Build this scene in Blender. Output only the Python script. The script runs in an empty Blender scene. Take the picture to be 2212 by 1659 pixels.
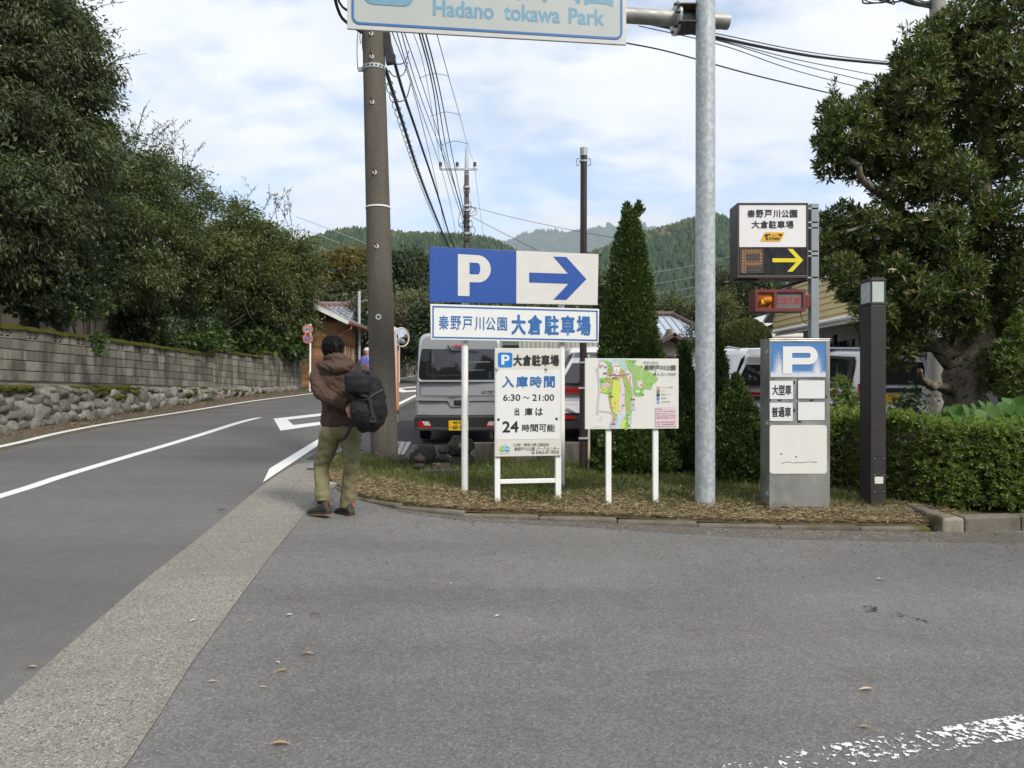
import bpy, bmesh, math, random
import numpy as np
from mathutils import Vector, Matrix, noise as mnoise

# ------------------------------------------------------------------ camera, sky, sun, exposure
SC = bpy.context.scene
COL = SC.collection
RES_F = 1579.0            # focal length for a frame 2212 wide
UC, VC, EYE = 1106.0, 829.5, 1.64
cam_d = bpy.data.cameras.new('camera')
cam = bpy.data.objects.new('camera', cam_d)
COL.objects.link(cam)
cam.location = (0, 0, EYE)
cam.rotation_euler = (math.radians(90), 0, 0)
cam_d.sensor_width = 36.0
cam_d.lens = 36.0 * RES_F / 2212.0
cam_d.clip_start = 0.05
cam_d.clip_end = 20000
SC.camera = cam

SUN_DIR = Vector((0.46, -0.58, 0.72)).normalized()      # towards the sun
sun_el = math.asin(SUN_DIR.z)
sun_az = math.atan2(SUN_DIR.x, SUN_DIR.y)
world = bpy.data.worlds.new('World')
SC.world = world
world.use_nodes = True
wt = world.node_tree
wt.nodes.clear()
W = wt.nodes.new
def wl(a, b): wt.links.new(a, b)
wo = W('ShaderNodeOutputWorld'); wb = W('ShaderNodeBackground')
sky = W('ShaderNodeTexSky'); sky.sky_type = 'NISHITA'; sky.sun_disc = False
sky.sun_elevation = sun_el; sky.sun_rotation = sun_az
sky.altitude = 200; sky.air_density = 1.0; sky.dust_density = 0.6; sky.ozone_density = 1.5
wb.inputs['Strength'].default_value = 0.069
tc = W('ShaderNodeTexCoord'); sep = W('ShaderNodeSeparateXYZ'); wl(tc.outputs['Generated'], sep.inputs[0])
def wmath(op, a, b=None, c=None):
    n = W('ShaderNodeMath'); n.operation = op
    for i, x in enumerate((a, b, c)):
        if x is None: continue
        if isinstance(x, (int, float)): n.inputs[i].default_value = x
        else: wl(x, n.inputs[i])
    return n.outputs[0]
zz = wmath('ADD', wmath('MAXIMUM', sep.outputs[2], 0.0), 0.30)
cx_ = wmath('DIVIDE', sep.outputs[0], zz); cy_ = wmath('DIVIDE', sep.outputs[1], zz)
cmb = W('ShaderNodeCombineXYZ'); wl(cx_, cmb.inputs[0]); wl(cy_, cmb.inputs[1])
def wnoise(scale, detail, rough, off, dist=0.0, stretch=(1, 1, 1)):
    mp = W('ShaderNodeMapping'); mp.inputs['Location'].default_value = off; mp.inputs['Scale'].default_value = stretch
    mp.inputs['Rotation'].default_value = (0, 0, 0.35)
    wl(cmb.outputs[0], mp.inputs[0])
    n = W('ShaderNodeTexNoise'); n.inputs['Scale'].default_value = scale; n.inputs['Detail'].default_value = detail
    n.inputs['Roughness'].default_value = rough; n.inputs['Distortion'].default_value = dist
    wl(mp.outputs[0], n.inputs['Vector']); return n.outputs['Fac']
n1 = wnoise(1.9, 6, 0.52, (3.1, 7.7, 0.0), 0.25, (1.0, 1.5, 1))
n2 = wnoise(6.5, 5, 0.55, (1.3, 2.2, 4.0), 0.2, (1.0, 1.7, 1))
dens = wmath('ADD', wmath('MULTIPLY', n1, 0.7), wmath('MULTIPLY', n2, 0.3))
mr = W('ShaderNodeMapRange'); mr.interpolation_type = 'SMOOTHSTEP'
mr.inputs['From Min'].default_value = 0.36; mr.inputs['From Max'].default_value = 0.56
mr.inputs['To Min'].default_value = 0.18; mr.inputs['To Max'].default_value = 1.0
wl(dens, mr.inputs['Value'])
# shade of the cloud itself: soft grey undersides and white tops
n3 = wnoise(2.6, 6, 0.55, (9.0, 1.0, 2.0), 0.3, (1.0, 1.6, 1))
mr2 = W('ShaderNodeMapRange'); mr2.inputs['From Min'].default_value = 0.3; mr2.inputs['From Max'].default_value = 0.7
wl(n3, mr2.inputs['Value'])
ccol = W('ShaderNodeMix'); ccol.data_type = 'RGBA'
ccol.inputs[6].default_value = (5.9, 6.2, 6.7, 1); ccol.inputs[7].default_value = (7.7, 7.75, 7.8, 1)
wl(mr2.outputs[0], ccol.inputs[0])
skyg = W('ShaderNodeMix'); skyg.data_type = 'RGBA'; skyg.blend_type = 'MULTIPLY'; skyg.inputs[0].default_value = 1
wl(sky.outputs[0], skyg.inputs[6]); skyg.inputs[7].default_value = (1.5, 1.5, 1.5, 1)
wmx = W('ShaderNodeMix'); wmx.data_type = 'RGBA'
wl(mr.outputs[0], wmx.inputs[0]); wl(skyg.outputs[2], wmx.inputs[6]); wl(ccol.outputs[2], wmx.inputs[7])
wl(wmx.outputs[2], wb.inputs['Color']); wl(wb.outputs[0], wo.inputs['Surface'])

sun_d = bpy.data.lights.new('sun', 'SUN'); sun_d.energy = 1.5; sun_d.angle = math.radians(11); sun_d.color = (1.0, 0.93, 0.82)
sun = bpy.data.objects.new('sun', sun_d); COL.objects.link(sun)
sun.rotation_euler = (-SUN_DIR).to_track_quat('-Z', 'Y').to_euler()

SC.view_settings.view_transform = 'Standard'; SC.view_settings.look = 'None'
SC.view_settings.gamma = 1.0; SC.view_settings.use_curve_mapping = False
SC.view_settings.exposure = 1.18
SC.render.engine = 'CYCLES'
SC.cycles.use_denoising = True
SC.cycles.max_bounces = 8; SC.cycles.diffuse_bounces = 3; SC.cycles.glossy_bounces = 3
SC.cycles.transmission_bounces = 4; SC.cycles.volume_bounces = 0; SC.cycles.transparent_max_bounces = 8

# ------------------------------------------------------------------ helpers
R = random.Random(7)
RNG = np.random.default_rng(11)
PI = math.pi
def gz(x, y): return 0.047 * y - 0.015 * x
def P(u, v, Y): return Vector(((u - UC) / RES_F * Y, Y, EYE + (VC - v) / RES_F * Y))
def G(u, v, lift=0.0):
    """the point of the sloping ground seen at (u, v)"""
    k = (u - UC) / RES_F; m = (v - VC) / RES_F
    Y = (EYE - lift) / (m + 0.047 - 0.015 * k)
    return Vector((k * Y, Y, gz(k * Y, Y) + lift))
def px(n, Y): return n * Y / RES_F

def newobj(name, me, parent=None, loc=None):
    o = bpy.data.objects.new(name, me); COL.objects.link(o)
    if parent is not None: o.parent = parent
    if loc is not None: o.location = loc
    return o
def thing(name, label, cat, loc=(0, 0, 0), rotz=0.0, group=None):
    o = bpy.data.objects.new(name, None); COL.objects.link(o)
    o.location = loc; o.rotation_euler = (0, 0, rotz); o.empty_display_size = 0.1
    return tag(o, label, cat, group)
def tag(o, label, cat, group=None):
    o['label'] = label; o['category'] = cat
    if group: o['group'] = group
    return o
def kind(o, k): o['kind'] = k; return o
def mesh(name, V, F, mat=None, smooth=False):
    me = bpy.data.meshes.new(name)
    me.from_pydata([tuple(v) for v in V], [], [tuple(f) for f in F]); me.update()
    if mat: me.materials.append(mat)
    if smooth:
        me.polygons.foreach_set('use_smooth', [True] * len(me.polygons)); me.set_sharp_from_angle(angle=0.9)
    return me
def bulk(name, V, F, mat, smooth=False):
    V = np.asarray(V, dtype=np.float32); F = np.asarray(F, dtype=np.int32)
    n, k = F.shape
    me = bpy.data.meshes.new(name)
    me.vertices.add(len(V)); me.vertices.foreach_set('co', V.ravel())
    me.loops.add(n * k); me.loops.foreach_set('vertex_index', F.ravel())
    me.polygons.add(n); me.polygons.foreach_set('loop_start', np.arange(0, n * k, k, dtype=np.int32))
    if smooth: me.polygons.foreach_set('use_smooth', np.ones(n, dtype=bool))
    me.update(calc_edges=True); me.validate()
    me.materials.append(mat)
    return me

class MB:
    """collects shapes and links them as one mesh object"""
    def __init__(s): s.V = []; s.F = []
    def add(s, V, F):
        b = len(s.V); s.V += [tuple(v) for v in V]; s.F += [tuple(i + b for i in f) for f in F]; return s
    def box(s, c, d, rz=0.0, rx=0.0, ry=0.0):
        M_ = Matrix.Translation(c) @ Matrix.Rotation(rz, 4, 'Z') @ Matrix.Rotation(ry, 4, 'Y') @ Matrix.Rotation(rx, 4, 'X')
        V = [M_ @ Vector((sx * d[0] / 2, sy * d[1] / 2, sz * d[2] / 2)) for sx in (-1, 1) for sy in (-1, 1) for sz in (-1, 1)]
        return s.add(V, [(0, 1, 3, 2), (4, 6, 7, 5), (0, 4, 5, 1), (2, 3, 7, 6), (0, 2, 6, 4), (1, 5, 7, 3)])
    def bx(s, x0, x1, y0, y1, z0, z1):
        return s.box(((x0 + x1) / 2, (y0 + y1) / 2, (z0 + z1) / 2), (abs(x1 - x0), abs(y1 - y0), abs(z1 - z0)))
    def tube(s, pts, rad, n=10, cap=True):
        pts = [Vector(p) for p in pts]
        if not isinstance(rad, (list, tuple)): rad = [rad] * len(pts)
        V = []; F = []
        t = (pts[1] - pts[0]).normalized()
        ref = Vector((0, 0, 1)) if abs(t.z) < 0.9 else Vector((1, 0, 0))
        a = t.cross(ref).normalized()
        for i, p in enumerate(pts):
            if i == 0: t = pts[1] - pts[0]
            elif i == len(pts) - 1: t = pts[-1] - pts[-2]
            else: t = (pts[i + 1] - pts[i]).normalized() + (pts[i] - pts[i - 1]).normalized()
            t = t.normalized() if t.length > 1e-9 else Vector((0, 0, 1))
            a = a - t * a.dot(t)
            a = a.normalized() if a.length > 1e-6 else t.orthogonal().normalized()
            b = t.cross(a)
            for k in range(n):
                th = 2 * PI * k / n
                V.append(p + (a * math.cos(th) + b * math.sin(th)) * rad[i])
        for i in range(len(pts) - 1):
            for k in range(n):
                k2 = (k + 1) % n
                F.append((i * n + k, i * n + k2, (i + 1) * n + k2, (i + 1) * n + k))
        if cap:
            F.append(tuple(range(n))[::-1]); F.append(tuple((len(pts) - 1) * n + k for k in range(n)))
        return s.add(V, F)
    def prism(s, poly, y0, y1):
        """polygon of (x, z) pushed from y0 to y1"""
        n = len(poly)
        V = [(x, y0, z) for x, z in poly] + [(x, y1, z) for x, z in poly]
        F = [tuple(range(n)), tuple(range(2 * n - 1, n - 1, -1))]
        F += [(i, n + i, n + (i + 1) % n, (i + 1) % n) for i in range(n)]
        return s.add(V, F)
    def slab(s, poly, z0, z1):
        """polygon of (x, y) pushed from z0 to z1 (numbers or functions of x, y)"""
        f0 = z0 if callable(z0) else (lambda x, y: z0); f1 = z1 if callable(z1) else (lambda x, y: z1)
        n = len(poly)
        V = [(x, y, f0(x, y)) for x, y in poly] + [(x, y, f1(x, y)) for x, y in poly]
        F = [tuple(range(n - 1, -1, -1)), tuple(range(n, 2 * n))]
        F += [(i, (i + 1) % n, n + (i + 1) % n, n + i) for i in range(n)]
        return s.add(V, F)
    def build(s, name, mat, parent=None, loc=None, bevel=0.0, smooth=False, subsurf=0, seg=2):
        me = mesh(name, s.V, s.F, mat, smooth)
        o = newobj(name, me, parent, loc)
        if bevel:
            m = o.modifiers.new('bevel', 'BEVEL'); m.width = bevel; m.segments = seg; m.limit_method = 'ANGLE'; m.angle_limit = 0.6
        if subsurf:
            m = o.modifiers.new('subsurf', 'SUBSURF'); m.levels = subsurf; m.render_levels = subsurf
        return o

def rrect(x0, x1, z0, z1, r, n=4):
    r = min(r, abs(x1 - x0) / 2 - 1e-4, abs(z1 - z0) / 2 - 1e-4)
    out = []
    for cx, cz, a0 in ((x1 - r, z1 - r, 0), (x0 + r, z1 - r, 90), (x0 + r, z0 + r, 180), (x1 - r, z0 + r, 270)):
        for i in range(n + 1):
            a = math.radians(a0 + 90 * i / n); out.append((cx + r * math.cos(a), cz + r * math.sin(a)))
    return out
def ellipse(cx, cz, rx, rz, n=24): return [(cx + rx * math.cos(2 * PI * i / n), cz + rz * math.sin(2 * PI * i / n)) for i in range(n)]
def smooth_curve(pts, n=8):
    """Catmull-Rom through the points"""
    pts = [Vector(p) for p in pts]; out = []
    for i in range(len(pts) - 1):
        p0 = pts[max(i - 1, 0)]; p1 = pts[i]; p2 = pts[i + 1]; p3 = pts[min(i + 2, len(pts) - 1)]
        for k in range(n):
            t = k / n
            out.append(0.5 * ((2 * p1) + (p2 - p0) * t + (2 * p0 - 5 * p1 + 4 * p2 - p3) * t * t + (3 * p1 - p0 - 3 * p2 + p3) * t ** 3))
    out.append(pts[-1]); return out
def remesh(V, F, voxel, smooth_iter=2, name='tmp'):
    """joins overlapping closed shapes into one continuous surface"""
    me = mesh(name, V, F); o = bpy.data.objects.new(name, me); COL.objects.link(o)
    m = o.modifiers.new('r', 'REMESH'); m.mode = 'VOXEL'; m.voxel_size = voxel
    if smooth_iter:
        s_ = o.modifiers.new('s', 'SMOOTH'); s_.factor = 0.5; s_.iterations = smooth_iter
    dg = bpy.context.evaluated_depsgraph_get()
    out = bpy.data.meshes.new_from_object(o.evaluated_get(dg))
    bpy.data.objects.remove(o); bpy.data.meshes.remove(me)
    out.materials.clear(); out.polygons.foreach_set('use_smooth', [True] * len(out.polygons))
    return out

# ------------------------------------------------------------------ materials
class N:
    def __init__(s, name):
        s.m = bpy.data.materials.new(name); s.m.use_nodes = True; s.t = s.m.node_tree
        s.b = s.t.nodes['Principled BSDF']; s.o = s.t.nodes['Material Output']
        s.pos = s.n('ShaderNodeNewGeometry').outputs['Position']
    def n(s, t): return s.t.nodes.new(t)
    def l(s, a, b): s.t.links.new(a, b)
    def set(s, inp, v):
        if isinstance(v, (int, float)): inp.default_value = v
        elif isinstance(v, (tuple, list)): inp.default_value = tuple(v) + ((1,) if len(v) == 3 else ())
        else: s.l(v, inp)
    def math(s, op, a, b=None):
        n = s.n('ShaderNodeMath'); n.operation = op; s.set(n.inputs[0], a)
        if b is not None: s.set(n.inputs[1], b)
        return n.outputs[0]
    def mapped(s, scale=(1, 1, 1), rot=(0, 0, 0), vec=None):
        mp = s.n('ShaderNodeMapping'); mp.inputs['Scale'].default_value = scale; mp.inputs['Rotation'].default_value = rot
        s.l(vec if vec is not None else s.pos, mp.inputs[0]); return mp.outputs[0]
    def noise(s, scale, detail=3, rough=0.55, vec=None, dist=0.0):
        n = s.n('ShaderNodeTexNoise'); n.inputs['Scale'].default_value = scale; n.inputs['Detail'].default_value = detail
        n.inputs['Roughness'].default_value = rough; n.inputs['Distortion'].default_value = dist
        s.l(vec if vec is not None else s.pos, n.inputs['Vector']); return n.outputs['Fac']
    def voro(s, scale, out='Distance', feat='F1', vec=None):
        n = s.n('ShaderNodeTexVoronoi'); n.feature = feat; n.inputs['Scale'].default_value = scale
        s.l(vec if vec is not None else s.pos, n.inputs['Vector']); return n.outputs[out]
    def ramp(s, f, lo, hi, a=0.0, b=1.0):
        n = s.n('ShaderNodeMapRange'); n.inputs['From Min'].default_value = lo; n.inputs['From Max'].default_value = hi
        n.inputs['To Min'].default_value = a; n.inputs['To Max'].default_value = b; s.set(n.inputs['Value'], f); return n.outputs[0]
    def mix(s, f, a, b, blend='MIX'):
        n = s.n('ShaderNodeMix'); n.data_type = 'RGBA'; n.blend_type = blend
        s.set(n.inputs[0], f); s.set(n.inputs[6], a); s.set(n.inputs[7], b); return n.outputs[2]
    def bump(s, h, strength=0.3, dist=0.01):
        n = s.n('ShaderNodeBump'); n.inputs['Strength'].default_value = strength; n.inputs['Distance'].default_value = dist
        s.l(h, n.inputs['Height']); s.l(n.outputs[0], s.b.inputs['Normal'])
    def fin(s, col, rough=0.7, metal=0.0, spec=0.5, coat=0.0):
        s.set(s.b.inputs['Base Color'], col); s.set(s.b.inputs['Roughness'], rough); s.set(s.b.inputs['Metallic'], metal)
        s.b.inputs['Specular IOR Level'].default_value = spec
        if coat: s.b.inputs['Coat Weight'].default_value = coat; s.b.inputs['Coat Roughness'].default_value = 0.04
        return s.m
    def rnd_island(s): return s.n('ShaderNodeNewGeometry').outputs['Random Per Island']
    def rnd_obj(s): return s.n('ShaderNodeObjectInfo').outputs['Random']

def sc3(c, k): return tuple(min(1.0, x * k) for x in c)
_mc = {}
def M(name, col, rough=0.6, metal=0.0, var=0.12, vs=6.0, bump=0.0, bs=80.0, spec=0.5, coat=0.0, obj=0.0, isl=0.0):
    if name in _mc: return _mc[name]
    k = N(name); c = col
    if var:
        f = k.ramp(k.noise(vs, 5, 0.62), 0.3, 0.7)
        c = k.mix(f, sc3(col, 1 - var), sc3(col, 1 + var))
    for amt, src in ((obj, k.rnd_obj), (isl, k.rnd_island)):
        if amt: c = k.mix(1.0, c, k.n_val(src(), amt), 'MULTIPLY') if False else k.mix(k.ramp(src(), 0, 1), k.mix(1.0, c, (1 - amt,) * 3, 'MULTIPLY'), k.mix(1.0, c, (1 + amt,) * 3, 'MULTIPLY'))
    rr = k.ramp(k.noise(vs * 2.3, 3), 0.3, 0.7, max(0.02, rough - 0.08), min(1, rough + 0.08)) if var else rough
    if bump: k.bump(k.noise(bs, 4), bump, 0.01)
    _mc[name] = k.fin(c, rr, metal, spec, coat); return _mc[name]
def leafmat(name, cols, trans=0.3, rough=0.42, big=0.0, bigcol=None):
    """foliage: every leaf its own tone between the colours of the list"""
    k = N(name); f = k.rnd_island()
    cr = k.n('ShaderNodeValToRGB'); cr.color_ramp.interpolation = 'LINEAR'
    e = cr.color_ramp.elements
    while len(e) < len(cols): e.new(0.5)
    for i, c in enumerate(cols): e[i].position = c[0]; e[i].color = tuple(c[1]) + (1,)
    k.l(f, cr.inputs[0]); c = cr.outputs[0]
    if bigcol: c = k.mix(k.ramp(k.noise(big, 2), 0.45, 0.7), c, bigcol)
    k.fin(c, rough, 0, 0.45)
    tr = k.n('ShaderNodeBsdfTranslucent'); mx = k.n('ShaderNodeMixShader'); mx.inputs[0].default_value = trans
    k.l(k.mix(1.0, c, (1.25, 1.35, 0.7), 'MULTIPLY'), tr.inputs['Color'])
    k.l(k.b.outputs[0], mx.inputs[1]); k.l(tr.outputs[0], mx.inputs[2]); k.l(mx.outputs[0], k.o.inputs['Surface'])
    return k.m

# ------------------------------------------------------------------ lettering
def text_mesh(s, bold=0.0, space=1.0, shear=0.0):
    cu = bpy.data.curves.new('lettering', 'FONT'); cu.body = s; cu.resolution_u = 3
    cu.space_character = space; cu.shear = shear; cu.fill_mode = 'FRONT'
    o = bpy.data.objects.new('lettering', cu); COL.objects.link(o)
    dg = bpy.context.evaluated_depsgraph_get()
    me = bpy.data.meshes.new_from_object(o.evaluated_get(dg))
    bpy.data.objects.remove(o); bpy.data.curves.remove(cu)
    me.materials.clear(); return me
def text(s, mat, parent, x0, x1, z0, z1, y=-0.003, bold=0.02, name='lettering', shear=0.0, space=1.0, rot=None):
    """flat lettering filling the box x0..x1, z0..z1 of the parent's front face"""
    me = text_mesh(s, bold, space, shear)
    n = len(me.vertices)
    co = np.empty(n * 3, np.float32); me.vertices.foreach_get('co', co); co = co.reshape(-1, 3)
    lo = co.min(0); hi = co.max(0)
    r = bold * (z1 - z0) * (1.0 if len(s) < 4 else 0.9)
    X = x0 + r + (co[:, 0] - lo[0]) / max(hi[0] - lo[0], 1e-6) * (x1 - x0 - 2 * r)
    Z = z0 + r + (co[:, 1] - lo[1]) / max(hi[1] - lo[1], 1e-6) * (z1 - z0 - 2 * r)
    me.calc_loop_triangles(); nt = len(me.loop_triangles); tri = np.empty(nt * 3, np.int32); me.loop_triangles.foreach_get('vertices', tri); tri = tri.reshape(-1, 3)
    offs = [(0, 0)] + ([(r * math.cos(k * PI / 4), r * math.sin(k * PI / 4)) for k in range(8)] if bold >= 0.008 else [])
    # thick round strokes: the thin letter repeated round a small circle, each copy a hair in front of the last
    Vs = [np.stack([X + dx, np.full(n, y - 0.00004 * i), Z + dz], 1) for i, (dx, dz) in enumerate(offs)]
    Fs = [tri + i * n for i in range(len(offs))]
    bpy.data.meshes.remove(me)
    me = bulk(name, np.concatenate(Vs), np.concatenate(Fs), mat)
    return newobj(name, me, parent)
class Board:
    """a flat thing standing at an angle: turns picture points into its own x, z"""
    def __init__(s, u0, Y0, u1, Y1):
        s.X0 = (u0 - UC) / RES_F * Y0; s.Y0 = Y0
        X1 = (u1 - UC) / RES_F * Y1
        s.W = math.hypot(X1 - s.X0, Y1 - Y0); s.yaw = math.atan2(Y1 - Y0, X1 - s.X0)
        s.c = math.cos(s.yaw); s.s = math.sin(s.yaw)
    def x(s, u): k = (u - UC) / RES_F; return (k * s.Y0 - s.X0) / (s.c - k * s.s)
    def Y(s, u): return s.Y0 + s.x(u) * s.s
    def z(s, u, v): return EYE + (VC - v) / RES_F * s.Y(u)
    def box(s, u0, v0, u1, v1):
        """x0, x1, z0, z1 from top-left and bottom-right picture points"""
        return s.x(u0), s.x(u1), s.z(u1, v1), s.z(u0, v0)
# ------------------------------------------------------------------ the ground, road, kerbs
def asphalt(name, col, agg, grain, patch, tint):
    k = N(name)
    v1 = k.voro(agg, 'Color'); sp = k.n('ShaderNodeSeparateColor'); k.l(v1, sp.inputs[0])
    g = k.ramp(sp.outputs[0], 0, 1, 1 - grain, 1 + grain)
    big = k.ramp(k.noise(0.55, 5, 0.6), 0.3, 0.72, 1 - patch, 1 + patch)
    mid = k.ramp(k.noise(7, 6, 0.7), 0.25, 0.75, 0.9, 1.1)
    f = k.math('MULTIPLY', k.math('MULTIPLY', g, big), mid)
    cmbc = k.n('ShaderNodeCombineColor'); [k.l(f, cmbc.inputs[i]) for i in range(3)]
    c = k.mix(1.0, col, cmbc.outputs[0], 'MULTIPLY')
    light = k.math('GREATER_THAN', sp.outputs[1], 0.955)
    c = k.mix(k.math('MULTIPLY', light, 0.4), c, (0.30, 0.285, 0.265))
    crack = k.ramp(k.voro(agg, 'Distance', 'DISTANCE_TO_EDGE'), 0.0, 0.12)
    c = k.mix(crack, k.mix(1.0, c, (0.62,) * 3, 'MULTIPLY'), c)
    tracks = k.ramp(k.noise(1.0, 4, 0.5, k.mapped((0.16, 0.95, 1), (0, 0, 0.12)), 0.6), 0.36, 0.64, 0.86, 1.10)
    tr_ = k.n('ShaderNodeCombineColor'); [k.l(tracks, tr_.inputs[i]) for i in range(3)]
    c = k.mix(1.0, c, tr_.outputs[0], 'MULTIPLY')
    c = k.mix(k.ramp(k.noise(0.23, 3), 0.52, 0.75, 0, 0.5), c, tint)
    k.bump(crack, 0.35, 0.003)
    return k.fin(c, 0.82, 0, 0.3)
m_road = asphalt('road asphalt', (0.136, 0.132, 0.127), 150, 0.13, 0.08, (0.122, 0.119, 0.113))
m_fore = asphalt('forecourt asphalt', (0.163, 0.158, 0.151), 85, 0.22, 0.13, (0.155, 0.149, 0.14))
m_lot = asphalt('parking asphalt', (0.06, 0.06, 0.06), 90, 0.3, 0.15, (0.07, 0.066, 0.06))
def gutter_mat():
    k = N('washed aggregate concrete')
    v = k.voro(110, 'Color'); sp = k.n('ShaderNodeSeparateColor'); k.l(v, sp.inputs[0])
    c = k.mix(sp.outputs[0], (0.215, 0.198, 0.168), (0.335, 0.312, 0.27))
    c = k.mix(k.math('GREATER_THAN', sp.outputs[1], 0.86), c, (0.42, 0.41, 0.39))
    c = k.mix(k.math('LESS_THAN', sp.outputs[2], 0.12), c, (0.12, 0.11, 0.095))
    e = k.ramp(k.voro(110, 'Distance', 'DISTANCE_TO_EDGE'), 0.0, 0.13)
    c = k.mix(e, (0.185, 0.168, 0.14), c)
    c = k.mix(k.ramp(k.noise(1.1, 4), 0.42, 0.75, 0, 0.5), c, (0.13, 0.122, 0.105))
    k.bump(e, 0.5, 0.004)
    return k.fin(c, 0.85, 0, 0.3)
m_gutter = gutter_mat()
def worn_paint(name, lo, hi, scale, col=(0.74, 0.74, 0.72)):
    k = N(name)
    f = k.math('ADD', k.math('MULTIPLY', k.noise(scale, 3, 0.5), 0.65), k.math('MULTIPLY', k.noise(3.0, 4), 0.35))
    a = k.ramp(f, lo, hi)
    c = k.mix(k.ramp(k.noise(24, 4), 0.3, 0.75), col, sc3(col, 0.86))
    k.fin(c, 0.6)
    tr = k.n('ShaderNodeBsdfTransparent'); mx = k.n('ShaderNodeMixShader')
    k.l(a, mx.inputs[0]); k.l(tr.outputs[0], mx.inputs[1]); k.l(k.b.outputs[0], mx.inputs[2]); k.l(mx.outputs[0], k.o.inputs['Surface'])
    return k.m
m_line = worn_paint('road line paint', 0.20, 0.30, 45)
m_oldline = worn_paint('worn line paint', 0.515, 0.545, 42)
def soil_mat():
    k = N('soil'); c = k.mix(k.ramp(k.noise(5, 6, 0.7), 0.35, 0.65), (0.07, 0.052, 0.032), (0.15, 0.115, 0.07))
    c = k.mix(k.ramp(k.noise(1.3, 4), 0.5, 0.65), c, (0.07, 0.085, 0.025))
    k.bump(k.noise(35, 5, 0.7), 0.8, 0.03); return k.fin(c, 0.95, 0, 0.1)
m_soil = soil_mat()
def verge_mat():
    k = N('dusty verge'); c = k.mix(k.ramp(k.noise(9, 6, 0.75), 0.35, 0.65), (0.075, 0.065, 0.052), (0.15, 0.135, 0.11))
    c = k.mix(k.ramp(k.noise(30, 3), 0.56, 0.62), c, (0.17, 0.125, 0.075))
    c = k.mix(k.ramp(k.noise(2.1, 4), 0.55, 0.68, 0, 0.8), c, (0.06, 0.075, 0.025))
    k.bump(k.noise(40, 5, 0.7), 0.6, 0.02); return k.fin(c, 0.95, 0, 0.1)
m_verge = verge_mat()
def concrete(name, col, stain=(0.08, 0.075, 0.06), amt=0.6, moss=0.0, streak=True):
    k = N(name)
    c = k.mix(k.ramp(k.noise(28, 5, 0.7), 0.3, 0.7), sc3(col, 0.8), sc3(col, 1.15))
    vec = k.mapped((3.2, 3.2, 0.55)) if streak else k.pos
    c = k.mix(k.ramp(k.noise(1.0 if streak else 2.0, 6, 0.65, vec), 0.48, 0.68, 0, amt), c, stain)
    if moss: c = k.mix(k.ramp(k.noise(2.4, 5, 0.7), 0.60 - moss * 0.2, 0.66, 0, 0.9), c, (0.075, 0.082, 0.018))
    k.bump(k.noise(120, 4, 0.7), 0.35, 0.01); return k.fin(c, 0.9, 0, 0.2)
m_kerb = concrete('kerb concrete', (0.17, 0.153, 0.125), (0.085, 0.07, 0.048), 0.8, 0.2, False)
m_lowwall = concrete('low wall concrete', (0.17, 0.155, 0.13), (0.05, 0.045, 0.035), 0.8, 0.5)
m_conc = concrete('pale concrete', (0.34, 0.32, 0.28), (0.17, 0.155, 0.125), 0.5)
def far_ground_mat():
    k = N('grassland'); c = k.mix(k.noise(0.05, 5), (0.04, 0.06, 0.02), (0.08, 0.09, 0.035)); return k.fin(c, 0.95, 0, 0.1)

def gfar(x, y):
    xx = max(-26.0, min(26.0, x)); yy = y if y < 60 else 60 + (y - 60) * 0.02
    return 0.047 * yy - 0.015 * xx
def sheet(name, poly, mat, lift, parent=None, cut=0):
    """a flat polygon lying on the sloping ground"""
    V = [(x, y, gz(x, y) + lift) for x, y in poly]
    o = newobj(name, mesh(name, V, [tuple(range(len(V)))], mat), parent)
    return o
def g2(*pts): return [tuple(G(u, v).xy) for u, v in pts]

xs = [-1500, -600, -200, -80, -40, -26, -14, -10, -5, 0, 5, 10, 16, 26, 40, 80, 200, 600, 1500]
ys = [-25, -5, 0, 4, 8, 12, 18, 26, 36, 48, 60, 90, 150, 260, 450, 800, 1500]
GV = [(x, y, gfar(x, y) - 0.012) for y in ys for x in xs]
GF = [(j * len(xs) + i, j * len(xs) + i + 1, (j + 1) * len(xs) + i + 1, (j + 1) * len(xs) + i) for j in range(len(ys) - 1) for i in range(len(xs) - 1)]
kind(newobj('ground', mesh('ground', GV, GF, far_ground_mat())), 'structure')

# road: its left edge follows the verge, its right edge the gutter strip
road_l = [(-7.3, -3), (-7.85, 4)] + g2((0, 976), (120, 945.5), (239, 921), (410, 893.5), (547, 870), (694, 850.5), (880, 818))
road_l[-1] = (-6.2, 45)
strip_l = g2((-160, 1659), (0, 1526), (153, 1392), (317, 1251), (416, 1175), (568, 1049), (608, 1022))
road_r = [(-2.95, -3), (-2.95, 1.0)] + strip_l + [(-3.12, 12.3), (-3.05, 21), (-3.0, 27), (-2.4, 45)]
kind(sheet('road', road_l + road_r[::-1], m_road, 0.004), 'structure')
strip_r = g2((180, 1790), (271, 1659), (345, 1548), (412, 1438), (477, 1350), (540, 1262), (595, 1190), (640, 1134), (683, 1079), (700, 1040), (705, 1015), (690, 1000))
strip_r = [(-1.55, 1.0), (-1.5, -3)][::-1] + strip_r
kind(sheet('gutter_strip', [(-2.95, -3), (-2.95, 1.0)] + strip_l + [tuple(G(640, 1003).xy)] + strip_r[::-1], m_gutter, 0.008), 'structure')
fore = [(14, -3), (14, 7.3)] + [tuple(G(u, v, 0).xy) for u, v in ((2212, 1147), (2030, 1150), (1900, 1148), (1600, 1143), (1300, 1130), (1000, 1117), (880, 1103), (800, 1090), (765, 1075), (740, 1058), (700, 1040))]
kind(sheet('forecourt', fore + [(x, y) for x, y in strip_r[::-1][4:]], m_fore, 0.004), 'structure')
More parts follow.
